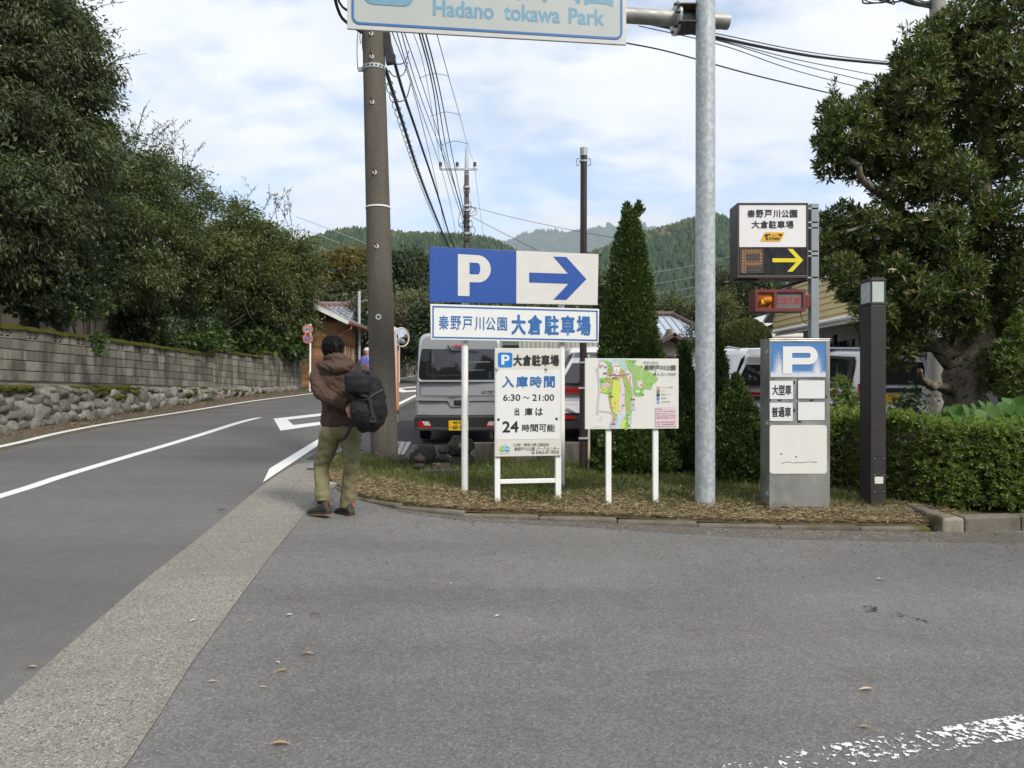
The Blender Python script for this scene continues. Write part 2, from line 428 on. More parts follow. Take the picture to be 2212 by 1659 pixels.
kind(sheet('apron', [(-3.3, 8.6), (-1.2, 7.4), (-0.8, 10.5), (-2.9, 13), (-3.3, 12.5)], m_fore, 0.002), 'structure')
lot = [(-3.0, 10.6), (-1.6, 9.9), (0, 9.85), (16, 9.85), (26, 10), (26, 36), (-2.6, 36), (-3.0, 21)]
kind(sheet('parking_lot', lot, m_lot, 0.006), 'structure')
kind(sheet('road_verge', [(-9.9, -3), (-9.9, 9), (-9.7, 13), (-9.5, 19), (-9.3, 23), (-7.9, 28), (-7.0, 45)] + road_l[::-1], m_verge, 0.002), 'structure')

# painted lines
def line(name, pts, w, lift=0.008, mat=None):
    pts = [Vector((p[0], p[1])) for p in pts]; L = []; Rr = []
    for i, p in enumerate(pts):
        t = (pts[min(i + 1, len(pts) - 1)] - pts[max(i - 1, 0)]).normalized(); nrm = Vector((-t.y, t.x))
        wi = w[i] if isinstance(w, list) else w
        L.append(p + nrm * wi / 2); Rr.append(p - nrm * wi / 2)
    V = [(q.x, q.y, gz(q.x, q.y) + lift) for q in L + Rr]; n = len(pts)
    return kind(newobj(name, mesh(name, V, [(i, i + 1, n + i + 1, n + i) for i in range(n - 1)], mat or m_line)), 'structure')
def dense(pts, n=6): return [(p.x, p.y) for p in smooth_curve([(a, b, 0) for a, b in pts], n)]
line('edge_line', dense([(-7.25, 1), (-7.75, 7)] + g2((0, 965.5), (120, 937.5), (239, 914.5), (410, 888), (547, 866.5), (694, 847.5)) + [(-6.25, 34), (-5.7, 45)]), 0.15)
cl = dense([(-5.35, 1), (-5.42, 4.5)] + g2((0, 1073), (137, 1029), (273, 988), (359, 962.5), (444, 936.5), (505, 917), (545, 906), (566, 902)))
line('centre_line', cl, [0.155] * (len(cl) - 7) + [0.15, 0.14, 0.12, 0.10, 0.07, 0.04, 0.01])
kind(sheet('edge_line', g2((568, 1044), (582, 1014), (684, 952), (760, 916), (845, 878), (898, 853), (899, 857), (846, 884), (765, 925), (684, 966)), m_line, 0.012), 'structure')
def ring(name, outer, inner, lift=0.008):
    o = [Vector((*p, 0)) for p in outer]; i_ = [Vector((*p, 0)) for p in inner]; n = len(o)
    V = [(p.x, p.y, gz(p.x, p.y) + lift) for p in o + i_]
    return kind(newobj(name, mesh(name, V, [(k, (k + 1) % n, n + (k + 1) % n, n + k) for k in range(n)], m_line)), 'structure')
ring('traffic_island_line', g2((591, 905), (770, 885), (800, 903), (606, 931)), g2((621, 907.5), (752, 892), (765, 903), (634, 919)))
ring('traffic_island_line', g2((843, 840), (985, 827), (1000, 840), (868, 848)), g2((866, 840), (965, 831), (975, 838), (878, 844)))
# worn stop line at the lower right
kind(sheet('worn_stop_line', g2((1500, 1670), (1640, 1640), (1800, 1610), (2000, 1580), (2290, 1532), (2290, 1588), (2060, 1622), (1900, 1648), (1700, 1690), (1500, 1720)), m_oldline, 0.008), 'structure')

# planting bed: raised soil with kerb stones round its front
bed = [tuple(G(u, v, 0.09).xy) for u, v in ((700, 1003), (722, 1040), (752, 1064), (800, 1084), (880, 1098), (1000, 1111), (1300, 1123), (1600, 1136), (1900, 1141), (2020, 1141))] + [(5.6, 7.4), (14, 7.45), (14, 9.7), (0, 9.75), (-0.9, 9.8), (-2.3, 10.4)]
fx = []; fy = []
for u, v in ((700, 1032), (716, 1046), (745, 1064), (780, 1078), (830, 1090), (900, 1101), (1000, 1111.5), (1150, 1118), (1300, 1124), (1450, 1131), (1600, 1137), (1750, 1140), (1900, 1142), (2030, 1143)):
    q = G(u, v + 6.5, 0.0); fx.append(q.x); fy.append(q.y + 0.10)
def front_y(x): return np.interp(x, fx, fy)
def back_y(x): return np.interp(x, [-2.4, -1.6, -0.9, 0, 3.0, 16], [10.3, 9.95, 9.8, 9.85, 9.85, 9.7])
def rise(t): return 0.035 + 0.075 * min(1.0, max(0.0, t) / 0.45) ** 0.8
def zb1(x, y):
    d = y - float(front_y(x)); return gz(x, y) + rise(d) + 0.012 * mnoise.noise(Vector((x * 2.3, y * 2.3, 0.4))) * min(1, max(0, d) * 4)
V = []; F = []; nx_, ny_ = 90, 26
for i in range(nx_):
    x = -2.42 + (14 + 2.42) * (i / (nx_ - 1)) ** 1.25
    for j in range(ny_):
        y0_, y1_ = float(front_y(x)), float(back_y(x)); y = y0_ + (y1_ - y0_) * (j / (ny_ - 1)) ** 1.3; V.append((x, y, zb1(x, y)))
F = [(i * ny_ + j, (i + 1) * ny_ + j, (i + 1) * ny_ + j + 1, i * ny_ + j + 1) for i in range(nx_ - 1) for j in range(ny_ - 1)]
kind(newobj('planting_bed', mesh('planting_bed', V, F, m_soil, True)), 'structure')
kroot = kind(thing('kerb', 'low grey concrete kerb curving round the front of the grass bed', 'kerb'), 'structure')
del kroot['category']
kline = smooth_curve([G(u, v, 0) for u, v in ((716, 1052), (745, 1070), (780, 1084), (830, 1096), (900, 1107), (1000, 1117.5), (1150, 1124), (1300, 1130), (1450, 1137), (1600, 1143), (1750, 1146), (1900, 1148.5), (2030, 1150))], 6)
def run(pts, step):
    """points every step along a polyline"""
    out = [pts[0].copy()]; acc = 0.0
    for a, b in zip(pts, pts[1:]):
        d = (b - a).length
        while acc + d >= step:
            t = (step - acc) / d; a = a.lerp(b, t); out.append(a.copy()); d = (b - a).length; acc = 0.0
        acc += d
    return out
kp = run(kline, 0.75)
for a, b in zip(kp, kp[1:]):
    m = MB(); d = (b - a).xy.length - 0.004; h = 0.040 + R.uniform(-0.006, 0.005)
    if a.x < -2.2: h *= 0.5
    m.box((0, 0.055, h / 2 - 0.02), (d, 0.11, h + 0.04)); c = (a + b) / 2
    o = m.build('kerb_stone', m_kerb, kroot, (c.x, c.y, gz(c.x, c.y)), bevel=0.02)
    o.rotation_euler = (0, 0, math.atan2((b - a).y, (b - a).x))
a = kp[-1]; b = G(2012, 1150)
if (b - a).length > 0.12:
    m = MB(); d = (b - a).xy.length; m.box((0, 0.055, 0.0), (d, 0.11, 0.08)); c = (a + b) / 2
    o = m.build('kerb_stone', m_kerb, kroot, (c.x, c.y, gz(c.x, c.y)), bevel=0.02); o.rotation_euler = (0, 0, math.atan2((b - a).y, (b - a).x))
# dirt washed out along the foot of the kerb
m_dirt = worn_paint('dirt on asphalt', 0.36, 0.74, 24, (0.165, 0.135, 0.105))
dk = [q for q in kline if q.x > -1.2]
kind(sheet('dirt_strip', [(q.x, q.y + 0.02) for q in dk] + [(7, 6.83), (7, 6.35)] + [(q.x, q.y - 0.10 - 0.28 * min(1, max(0, (q.x + 1.2) / 4))) for q in dk[::-1]], m_dirt, 0.008), 'structure')
# taller kerb round the hedge
kroot2 = kind(thing('hedge_kerb', 'taller grey concrete kerb in front of the hedge', 'kerb'), 'structure'); del kroot2['category']
hk = [Vector((4.85, 8.7, 0)), Vector((4.0, 7.5, 0)), Vector((4.02, 7.0, 0))]
c0 = G(2035, 1150); c1 = G(2085, 1151); c2 = G(2212, 1148); back = G(1935, 1094, 0.05)
def kerb_block(a, b, w, h, mat):
    m = MB(); d = (b - a).xy.length - 0.006
    m.box((0, w / 2, h / 2 - 0.03), (d, w, h + 0.06)); c = (a + b) / 2
    o = m.build('kerb_stone', mat, kroot2, (c.x, c.y, gz(c.x, c.y)), bevel=0.025); o.rotation_euler = (0, 0, math.atan2((b - a).y, (b - a).x))
m_pk = concrete('pale kerb', (0.28, 0.255, 0.21), (0.16, 0.135, 0.10), 0.6, 0.0, False)
corner = G(2002, 1140)
kerb_block(back, back.lerp(corner, 0.5), 0.13, 0.14, m_kerb); kerb_block(back.lerp(corner, 0.5), corner, 0.13, 0.145, m_kerb)
kerb_block(corner, c0, 0.15, 0.15, m_kerb); kerb_block(c0, c1, 0.15, 0.135, m_pk)
a = c1
dir_ = (G(2212, 1147.5) - c1).normalized()
for i in range(8):
    kerb_block(a, a + dir_ * 0.6, 0.15, 0.15, m_kerb); a = a + dir_ * 0.6
# low concrete wall at the back of the bed, steps in the ground of the parking lot behind it
lw = thing('low_wall', 'low stained concrete wall at the back of the grass bed before the parked cars', 'wall', (1.2, 9.9, gz(1.2, 9.9)))
for i in range(7):
    x0 = -1.75 + i * 0.9
    m = MB(); m.bx(x0 + 0.004, x0 + 0.896, 0, 0.15, -0.1, 0.40 + R.uniform(-0.006, 0.006)); m.build('wall_section', m_lowwall, lw, bevel=0.015)
# metal grates over the drain
m_grate = M('galvanised plate', (0.25, 0.26, 0.27), 0.5, 0.5, 0.2, 9)
def grate(label, uv, n):
    p = [G(u, v, 0.02) for u, v in uv]
    c = sum(p, Vector()) / 4
    t = thing('drain_cover', label, 'drain cover', tuple(c), group='metal drain covers by the road')
    for i in range(n):
        f0, f1 = i / n + 0.02, (i + 1) / n - 0.02
        q = [p[0].lerp(p[1], f0), p[0].lerp(p[1], f1), p[3].lerp(p[2], f1), p[3].lerp(p[2], f0)]
        m = MB(); V = [tuple(x - c) for x in q] + [tuple(x - c + Vector((0, 0, 0.025))) for x in q]
        m.add(V, [(3, 2, 1, 0), (4, 5, 6, 7), (0, 1, 5, 4), (1, 2, 6, 5), (2, 3, 7, 6), (3, 0, 4, 7)])
        m.build('plate', m_grate, t, bevel=0.006)
grate('ribbed metal drain cover lying behind the concrete utility pole', ((836, 984), (874, 984), (890, 957), (838, 957)), 4)
grate('flat metal drain cover lying beside the walking man and the road line', ((662, 1013), (712, 1013), (728, 988), (684, 992)), 3)
grate('narrow metal drain cover leading to the road left of the pole', ((724, 980), (736, 980), (784, 948), (772, 944)), 3)
# ------------------------------------------------------------------ vegetation
def nrm(a): return a / np.maximum(np.linalg.norm(a, axis=-1, keepdims=True), 1e-9)
def leaves(C, D, L, Wd, fold=0.25, up=None):
    """one folded leaf of two triangles at each point C along D"""
    n = len(C); D = nrm(D)
    U = RNG.normal(size=(n, 3)) if up is None else up
    S = nrm(np.cross(D, U)); Nn = np.cross(S, D)
    L = np.broadcast_to(np.asarray(L, float), (n,))[:, None]; Wd = np.broadcast_to(np.asarray(Wd, float), (n,))[:, None]
    b = C; t = C + D * L; mid = C + D * L * 0.45 + Nn * Wd * fold
    l = mid + S * Wd * 0.5; r = mid - S * Wd * 0.5
    t = t - Nn * Wd * fold * 0.6
    V = np.stack([b, r, t, l], 1).reshape(-1, 3)
    i = np.arange(n)[:, None] * 4
    F = np.concatenate([i + np.array([[0, 1, 2]]), i + np.array([[0, 2, 3]])], 0)
    return V, F
class Leafy:
    def __init__(s): s.V = []; s.F = []; s.n = 0
    def add(s, V, F): s.V.append(V); s.F.append(F + s.n); s.n += len(V)
    def build(s, name, mat, parent, loc=None):
        me = bulk(name, np.concatenate(s.V), np.concatenate(s.F), mat)
        return newobj(name, me, parent, loc)
def rdir(n): return nrm(RNG.normal(size=(n, 3)))
def in_blob(c, r, n, shell=0.55):
    d = rdir(n); q = (shell + (1 - shell) * RNG.random(n) ** 0.7)[:, None]
    return np.asarray(c) + d * q * np.asarray(r), d
def clumpy(lf, c, r, clumps, per, size, clump_r, droop=0.3, out=0.7, w=0.36, shell=0.5, lv=0.3):
    """sprays of leaf clumps spread through a blob, with gaps between the sprays"""
    if clumps > 60:
        k = max(6, clumps // 11); bc, bd = in_blob(c, r, k, shell); j = RNG.integers(0, k, clumps)
        s_ = min(r) * 0.17; cc = bc[j] + RNG.normal(size=(clumps, 3)) * np.array([s_, s_, s_ * 0.55]); d = nrm(bd[j] + RNG.normal(size=(clumps, 3)) * 0.35)
    else: cc, d = in_blob(c, r, clumps, shell)
    C = np.repeat(cc, per, 0) + RNG.normal(size=(clumps * per, 3)) * clump_r * np.array([1, 1, 0.7])
    D = np.repeat(d, per, 0) * out + RNG.normal(size=(clumps * per, 3)) * 0.6 + np.array([0, 0, -droop])
    L = size * (1 + lv * RNG.normal(size=len(C))).clip(0.4, 1.8)
    lf.add(*leaves(C, D, L, L * w))
def rosettes(lf, C, A, m, size, w=0.34, tilt=(0.35, 1.0), lv=0.2):
    """whorls of m leaves round each axis A"""
    n = len(C); A = nrm(A)
    S = nrm(np.cross(A, RNG.normal(size=(n, 3)))); T = np.cross(A, S)
    k = np.arange(m); ang = (k * 2.399963)[None, :] + RNG.random((n, 1)) * 6.28
    tl = (tilt[0] + (tilt[1] - tilt[0]) * (1 - k / m))[None, :] + RNG.normal(size=(n, m)) * 0.15
    D = A[:, None, :] * np.cos(tl)[..., None] + (S[:, None, :] * np.cos(ang)[..., None] + T[:, None, :] * np.sin(ang)[..., None]) * np.sin(tl)[..., None]
    Cc = C[:, None, :] + A[:, None, :] * (k / m)[None, :, None] * size * 0.55 + D * size * 0.08
    L = size * (1 + lv * RNG.normal(size=(n, m))).clip(0.5, 1.6) * np.linspace(1.0, 0.72, m)[None]
    lf.add(*leaves(Cc.reshape(-1, 3), D.reshape(-1, 3), L.ravel(), L.ravel() * w, 0.22, np.repeat(A, m, 0) + RNG.normal(size=(n * m, 3)) * 0.25))
def limb(m, pts, r0, r1, n=9, wob=0.04):
    c = smooth_curve(pts, 6); k = len(c)
    c = [p + Vector((R.gauss(0, wob), R.gauss(0, wob), R.gauss(0, wob))) * (r0 if 0 < i < k - 1 else 0) * 3 for i, p in enumerate(c)]
    m.tube(c, [r0 + (r1 - r0) * (i / (k - 1)) ** 0.8 for i in range(k)], n)
def sprigs(lf, wood, starts, L, size, n_leaf, lean):
    """thin wands with small leaves that stand out against the sky"""
    for p in starts:
        p = Vector(p); d = Vector((R.uniform(-0.5, 0.5) + lean[0], R.uniform(-0.4, 0.4), 1.0)).normalized()
        l = L * R.uniform(0.6, 1.3); end = p + d * l; bend = Vector((lean[0] * 0.5 + R.uniform(-.2, .2), 0, -0.12)) * l
        c = smooth_curve([p, p + d * l * 0.55, end + bend], 5)
        wood.tube(c, [0.012 - 0.008 * i / (len(c) - 1) for i in range(len(c))], 4, False)
        for s_ in range(3):
            q = c[3 + s_ * 2]; dd = (d + Vector((R.uniform(-1, 1), R.uniform(-.6, .6), R.uniform(-.2, .6)))).normalized()
            e = q + dd * l * 0.35; wood.tube([q, q.lerp(e, 0.6), e + Vector((0, 0, -0.02))], [0.006, 0.005, 0.003], 4, False)
            T = RNG.random(n_leaf)[:, None]; C = np.array(q) * (1 - T) + np.array(e) * T
            lf.add(*leaves(C, np.array(dd) + RNG.normal(size=(n_leaf, 3)) * 0.8 + [0, 0, -.3], size * RNG.uniform(.6, 1.2, n_leaf), size * .3))
        T = (RNG.random(n_leaf) * 0.9 + 0.1); idx = (T * (len(c) - 1)).astype(int)
        C = np.array([tuple(c[i]) for i in idx]); lf.add(*leaves(C, RNG.normal(size=(n_leaf, 3)) + [0, 0, .2], size * RNG.uniform(.6, 1.2, n_leaf), size * .3))

def bark_mat(name, a, b, sc_=6, spots=None):
    k = N(name); v = k.mapped((1, 1, 0.45))
    c = k.mix(k.ramp(k.noise(sc_, 6, 0.7, v), 0.3, 0.7), a, b)
    if spots: c = k.mix(k.ramp(k.noise(sc_ * 2.2, 5, 0.75), 0.52, 0.6), c, spots)
    k.bump(k.noise(sc_ * 6, 5, 0.7, v), 0.6, 0.02); return k.fin(c, 0.9, 0, 0.15)
m_bark = bark_mat('dark bark', (0.045, 0.036, 0.028), (0.11, 0.09, 0.07))
m_bark2 = bark_mat('grey brown bark', (0.095, 0.077, 0.057), (0.25, 0.215, 0.165), 7, (0.05, 0.04, 0.03))
m_twig = M('twig', (0.06, 0.055, 0.035), 0.8, var=0.2)
l_bamboo = leafmat('olive evergreen leaves', [(0, (0.034, 0.055, 0.014)), (0.45, (0.066, 0.098, 0.026)), (0.8, (0.108, 0.142, 0.042)), (1, (0.17, 0.19, 0.07))], 0.25)
l_olive = leafmat('yellowish olive leaves', [(0, (0.044, 0.062, 0.014)), (0.5, (0.086, 0.115, 0.028)), (0.85, (0.14, 0.168, 0.046)), (1, (0.21, 0.21, 0.075))], 0.28, 0.52, 0.9, (0.055, 0.080, 0.022))
l_deep = leafmat('deep green bamboo leaves', [(0, (0.025, 0.042, 0.015)), (0.5, (0.052, 0.078, 0.026)), (0.85, (0.092, 0.122, 0.042)), (1, (0.15, 0.175, 0.066))], 0.25, 0.5, 0.7, (0.060, 0.070, 0.022))
l_dark = leafmat('dark evergreen leaves', [(0, (0.016, 0.030, 0.012)), (0.6, (0.040, 0.064, 0.024)), (0.92, (0.075, 0.105, 0.035)), (1, (0.14, 0.17, 0.05))], 0.22)
l_green = leafmat('mid green leaves', [(0, (0.028, 0.055, 0.012)), (0.6, (0.060, 0.105, 0.026)), (1, (0.13, 0.18, 0.05))], 0.3)
l_dead = leafmat('dry tan leaves', [(0, (0.25, 0.15, 0.075)), (1, (0.45, 0.31, 0.18))], 0.2, 0.7)
l_right = leafmat('glossy whorled leaves', [(0, (0.032, 0.052, 0.014)), (0.5, (0.070, 0.102, 0.026)), (0.84, (0.115, 0.155, 0.040)), (0.95, (0.20, 0.24, 0.05)), (1, (0.27, 0.14, 0.05))], 0.25, 0.40)
l_hedge = leafmat('azalea leaves', [(0, (0.060, 0.092, 0.022)), (0.55, (0.128, 0.182, 0.042)), (0.9, (0.20, 0.26, 0.06)), (1, (0.19, 0.24, 0.06))], 0.32, 0.42)
l_tip = leafmat('fresh azalea tips', [(0, (0.12, 0.20, 0.035)), (1, (0.28, 0.36, 0.08))], 0.4, 0.42)
l_thuja = leafmat('thuja scale fans', [(0, (0.028, 0.056, 0.012)), (0.55, (0.062, 0.106, 0.023)), (0.93, (0.11, 0.16, 0.034)), (1, (0.14, 0.18, 0.045))], 0.2, 0.6)
l_autumn = leafmat('yellowing leaves', [(0, (0.075, 0.080, 0.020)), (0.5, (0.145, 0.125, 0.030)), (0.8, (0.20, 0.14, 0.035)), (1, (0.22, 0.11, 0.035))], 0.3, 0.6, 0.35, (0.085, 0.10, 0.026))
l_mid = leafmat('hillside leaves', [(0, (0.030, 0.048, 0.016)), (0.6, (0.060, 0.080, 0.028)), (1, (0.12, 0.13, 0.05))], 0.25, 0.6)
l_cedar = leafmat('cedar needles', [(0, (0.012, 0.028, 0.010)), (0.6, (0.030, 0.055, 0.018)), (1, (0.060, 0.085, 0.026))], 0.15, 0.7)
l_pale = leafmat('pale scrub leaves', [(0, (0.075, 0.095, 0.04)), (0.6, (0.13, 0.15, 0.07)), (1, (0.22, 0.22, 0.11))], 0.3, 0.6)
l_rust = leafmat('russet scrub leaves', [(0, (0.06, 0.060, 0.028)), (0.6, (0.12, 0.095, 0.042)), (1, (0.19, 0.12, 0.06))], 0.25, 0.6)
l_tan = leafmat('clipped shrub leaves', [(0, (0.05, 0.07, 0.02)), (0.6, (0.10, 0.115, 0.035)), (1, (0.17, 0.165, 0.06))], 0.25, 0.6)
l_big = leafmat('heart shaped leaves', [(0, (0.065, 0.15, 0.026)), (1, (0.13, 0.26, 0.055))], 0.4, 0.62)

def tree(name, label, cat, base, blobs, leaf, bark, trunk_r, style, group=None, limbs=True, crown_name='crown', sprig=None, top=None, dead=None, behind=0):
    """base: world point; blobs: (u, v, Y, ru, rv, clumps) in picture units of a 2212 wide frame"""
    if behind:      # the whole tree stands beyond the garden wall, at x = behind
        yb = lambda u: min(behind * RES_F / (u - UC), 29.0); blobs = [(u, v, yb(u) + (Y - blobs[0][2]) * 0.5, ru, rv, int(n_ * 1.5)) for u, v, Y, ru, rv, n_ in blobs]
        if sprig: sprig = ([(u, v, yb(u)) for u, v, Y in sprig[0]],) + tuple(sprig[1:])
        if dead: dead = [(u, v, yb(u) - 1.2, ru, rv, n_) for u, v, Y, ru, rv, n_ in dead]
        u_, Y_ = sum(q[0] for q in blobs) / len(blobs), sum(q[2] for q in blobs) / len(blobs); base = ((u_ - UC) / RES_F * Y_, Y_, 1.8)
    b = Vector(base); t = thing(name, label, cat, tuple(b), group=group)
    lf = Leafy(); wood = MB()
    cs = []
    for (u, v, Y, ru, rv, ncl) in blobs:
        c = P(u, v, Y) - b; rx, rz = px(ru, Y), px(rv, Y); cs.append((c, rx, rz))
        style(lf, np.array(c), np.array([rx, rx * 0.85, rz]), ncl)
    hub = Vector((0, 0, 0))
    if limbs:
        mean = sum((c for c, _, _ in cs), Vector()) / len(cs)
        fork = Vector((mean.x * 0.35, mean.y * 0.35, mean.z * 0.45))
        limb(wood, [(0, 0, -0.2), fork * 0.5 + Vector((R.uniform(-.1, .1), 0, 0)), fork], trunk_r, trunk_r * 0.7)
        for c, rx, rz in cs:
            mid = fork.lerp(c, 0.55) + Vector((R.uniform(-.2, .2), R.uniform(-.2, .2), -0.12 * rz))
            limb(wood, [fork * 0.97, mid, c + Vector((0, 0, rz * 0.25))], trunk_r * 0.5, trunk_r * 0.1, 7)
            for q in range(4):
                d = Vector(tuple(rdir(1)[0])); d.z = abs(d.z) * 0.8
                limb(wood, [mid.lerp(c, R.uniform(.2, .9)), c + Vector((d.x * rx, d.y * rx, d.z * rz)) * 0.45, c + Vector((d.x * rx, d.y * rx, d.z * rz)) * 0.85], trunk_r * 0.14, trunk_r * 0.04, 5)
    if sprig: sprigs(lf, wood, [P(u, v, Y) - b for u, v, Y in sprig[0]], *sprig[1:])
    if wood.V: wood.build('trunk', bark, t, smooth=True)
    lf.build(crown_name, leaf, t)
    if dead:
        l2 = Leafy()
        for (u, v, Y, ru, rv, ncl) in dead:
            clumpy(l2, np.array(P(u, v, Y) - b), np.array([px(ru, Y), px(ru, Y) * .6, px(rv, Y)]), ncl, 5, 0.085, 0.07, 0.9, 0.2, 0.4)
        l2.build('dead_leaves', l_dead, t)
    return t
def st_clump(per, size, cr, droop, w=0.34, shell=0.5, out=0.7):
    return lambda lf, c, r, n: clumpy(lf, c, r, n, per, size, cr, droop, out, w, shell)
def st_rosette(m, size, upw=0.8, shell=0.6, w=0.34):
    def f(lf, c, r, n):
        C, d = in_blob(c, r, n, shell)
        rosettes(lf, C, d + np.array([0, 0, upw]) + RNG.normal(size=(n, 3)) * 0.3, m, size, w)
    return f

# ---- trees behind the block wall on the left
gl = lambda x, y: 1.72 + (y - 13) * 0.02
big_style = st_clump(32, 0.115, 0.15, 0.75, 0.32, 0.3)
tree('evergreen_tree', 'tallest dark evergreen tree at the far left reaching past the top edge', 'tree', (-10.6, 14.2, gl(0, 14)),
     [(20, 60, 14.2, 150, 150, 420), (110, 130, 13.6, 110, 120, 300), (165, 245, 13.4, 75, 80, 170), (60, 290, 13.2, 150, 130, 420), (150, 330, 13.2, 90, 75, 210),
      (-40, 420, 13.5, 150, 130, 300), (90, 440, 13.2, 110, 80, 260), (-60, 200, 14, 130, 180, 260), (30, 540, 13.4, 110, 90, 240), (150, 60, 14, 60, 70, 110)],
     l_deep, m_bark, 0.22, big_style,
     sprig=([(205, 175, 13.4), (215, 165, 13.4), (180, 40, 13.8), (150, 10, 13.8), (190, 105, 13.5)], 0.9, 0.10, 10, (0.75, 0)), dead=[(120, 262, 12.9, 50, 26, 26), (165, 290, 12.9, 36, 22, 20), (110, 330, 12.8, 36, 10, 8)], behind=-10.4)
mid_style = st_clump(32, 0.10, 0.16, 0.5, 0.34, 0.3)
tree('evergreen_tree', 'olive evergreen tree with wispy upright twigs second from the left', 'tree', (-10.3, 17.5, gl(0, 17)),
     [(290, 400, 17.2, 100, 110, 360), (370, 430, 17.0, 85, 95, 300), (230, 470, 17.2, 100, 100, 300), (330, 520, 16.6, 120, 90, 420), (420, 560, 16.6, 75, 90, 280), (270, 600, 16.6, 110, 80, 300), (400, 640, 16.8, 90, 60, 240)],
     l_bamboo, m_bark, 0.16, mid_style,
     sprig=([(u, 330 + abs(u - 310) * 0.35, 17.1) for u in (250, 262, 275, 290, 300, 318, 335, 350, 365, 380, 395, 408)], 1.25, 0.10, 7, (0.18, 0)), behind=-10.6)
tree('evergreen_tree', 'rounded olive evergreen tree in the garden nearest the wooden house', 'tree', (-9.3, 22.3, gl(0, 22)),
     [(520, 520, 22, 75, 80, 330), (590, 560, 21.8, 80, 95, 400), (630, 610, 21.6, 52, 90, 260), (540, 620, 21.5, 85, 85, 360), (610, 680, 21.6, 65, 55, 220), (470, 560, 22, 60, 80, 240)],
     l_olive, m_bark, 0.16, st_clump(32, 0.12, 0.19, 0.4, 0.36, 0.3),
     sprig=([(u, 470 + abs(u - 560) * 0.25, 21.9) for u in (470, 490, 505, 520, 540, 560, 585, 600, 610, 622, 630)], 1.3, 0.14, 6, (0.12, 0)), behind=-9.5)
tree('broadleaf_tree', 'glossy dark green broadleaf tree with a pale bent trunk leaning over the block wall', 'tree', (-10.2, 14.6, gl(0, 14)),
     [(120, 560, 14.6, 90, 80, 330), (60, 620, 14.4, 80, 60, 230), (190, 500, 14.8, 80, 80, 280), (150, 640, 14.0, 70, 36, 190), (220, 600, 14.6, 60, 50, 180), (90, 665, 13.9, 60, 30, 150)],
     l_dark, m_bark2, 0.1, st_rosette(9, 0.105, 0.7, 0.4, 0.42), behind=-10.1)
def bush(name, label, cat, base, blobs, leaf, style, group=None, stems=True, behind=0):
    if behind:
        blobs = [(u, v, min(behind * RES_F / (u - UC), 27.2), ru, rv, int(n * 1.4)) for u, v, Y, ru, rv, n in blobs]; q = P(blobs[0][0], blobs[0][1], blobs[0][2]); base = (q.x, q.y, 1.75)
    b = Vector(base); t = thing(name, label, cat, tuple(b), group=group); lf = Leafy(); w = MB()
    for (u, v, Y, ru, rv, n) in blobs:
        c = P(u, v, Y) - b; r = np.array([px(ru, Y), px(ru, Y) * 0.85, px(rv, Y)]); style(lf, np.array(c), r, n)
        for q in range(5 if stems else 0):
            e = c + Vector((R.uniform(-.6, .6) * r[0], R.uniform(-.5, .5) * r[1], R.uniform(0, .6) * r[2]))
            w.tube([(R.uniform(-.08, .08), R.uniform(-.08, .08), -0.1), e * 0.5 + Vector((0, 0, .05)), e], [0.02, 0.014, 0.006], 5)
    if w.V: w.build('stems', m_bark, t, smooth=True)
    lf.build('foliage', leaf, t); return t
gy = 17.4
bush('shrub', 'bright green shrub sprouting above the block wall under the first trees', 'shrub', (-9.9, 15.2, gl(0, 15)), [(190, 655, 15, 55, 45, 150), (130, 680, 14.6, 45, 25, 90)], l_green, st_rosette(8, 0.10, 0.8, 0.4, 0.42), behind=-9.9)
bush('shrub', 'low leafy green shrub above the wall under the second tree', 'shrub', (-9.7, 17.6, gl(0, 17)), [(400, 742, 17.2, 45, 20, 110), (440, 735, 17.6, 45, 26, 110)], l_green, st_clump(10, 0.15, 0.18, 0.2, 0.45), behind=-9.8)
bush('shrub', 'low shrub with broad leaves over the wall end beside the road signs', 'shrub', (-8.9, 24, gl(0, 24)), [(560, 745, 23, 45, 24, 130), (625, 755, 24.2, 34, 20, 110)], l_green, st_clump(9, 0.18, 0.2, 0.2, 0.5), behind=-9.1)
bush('shrub', 'shaded undergrowth behind the middle of the block wall', 'shrub', (-10.6, 18.2, gl(0, 18)), [(300, 700, 18, 80, 50, 260), (480, 690, 19, 90, 60, 300), (560, 660, 23, 60, 50, 200)], l_dark, st_clump(14, 0.15, 0.24, 0.3, 0.4), behind=-10.8)
bush('climbing_vine', 'pale green vine hanging over the top of the block wall', 'vine', (-9.3, 16.0, 2.6), [(212, 728, 15.6, 10, 12, 22), (214, 752, 15.5, 6, 16, 16)], l_green, st_clump(5, 0.10, 0.05, 0.6, 0.6), stems=False)

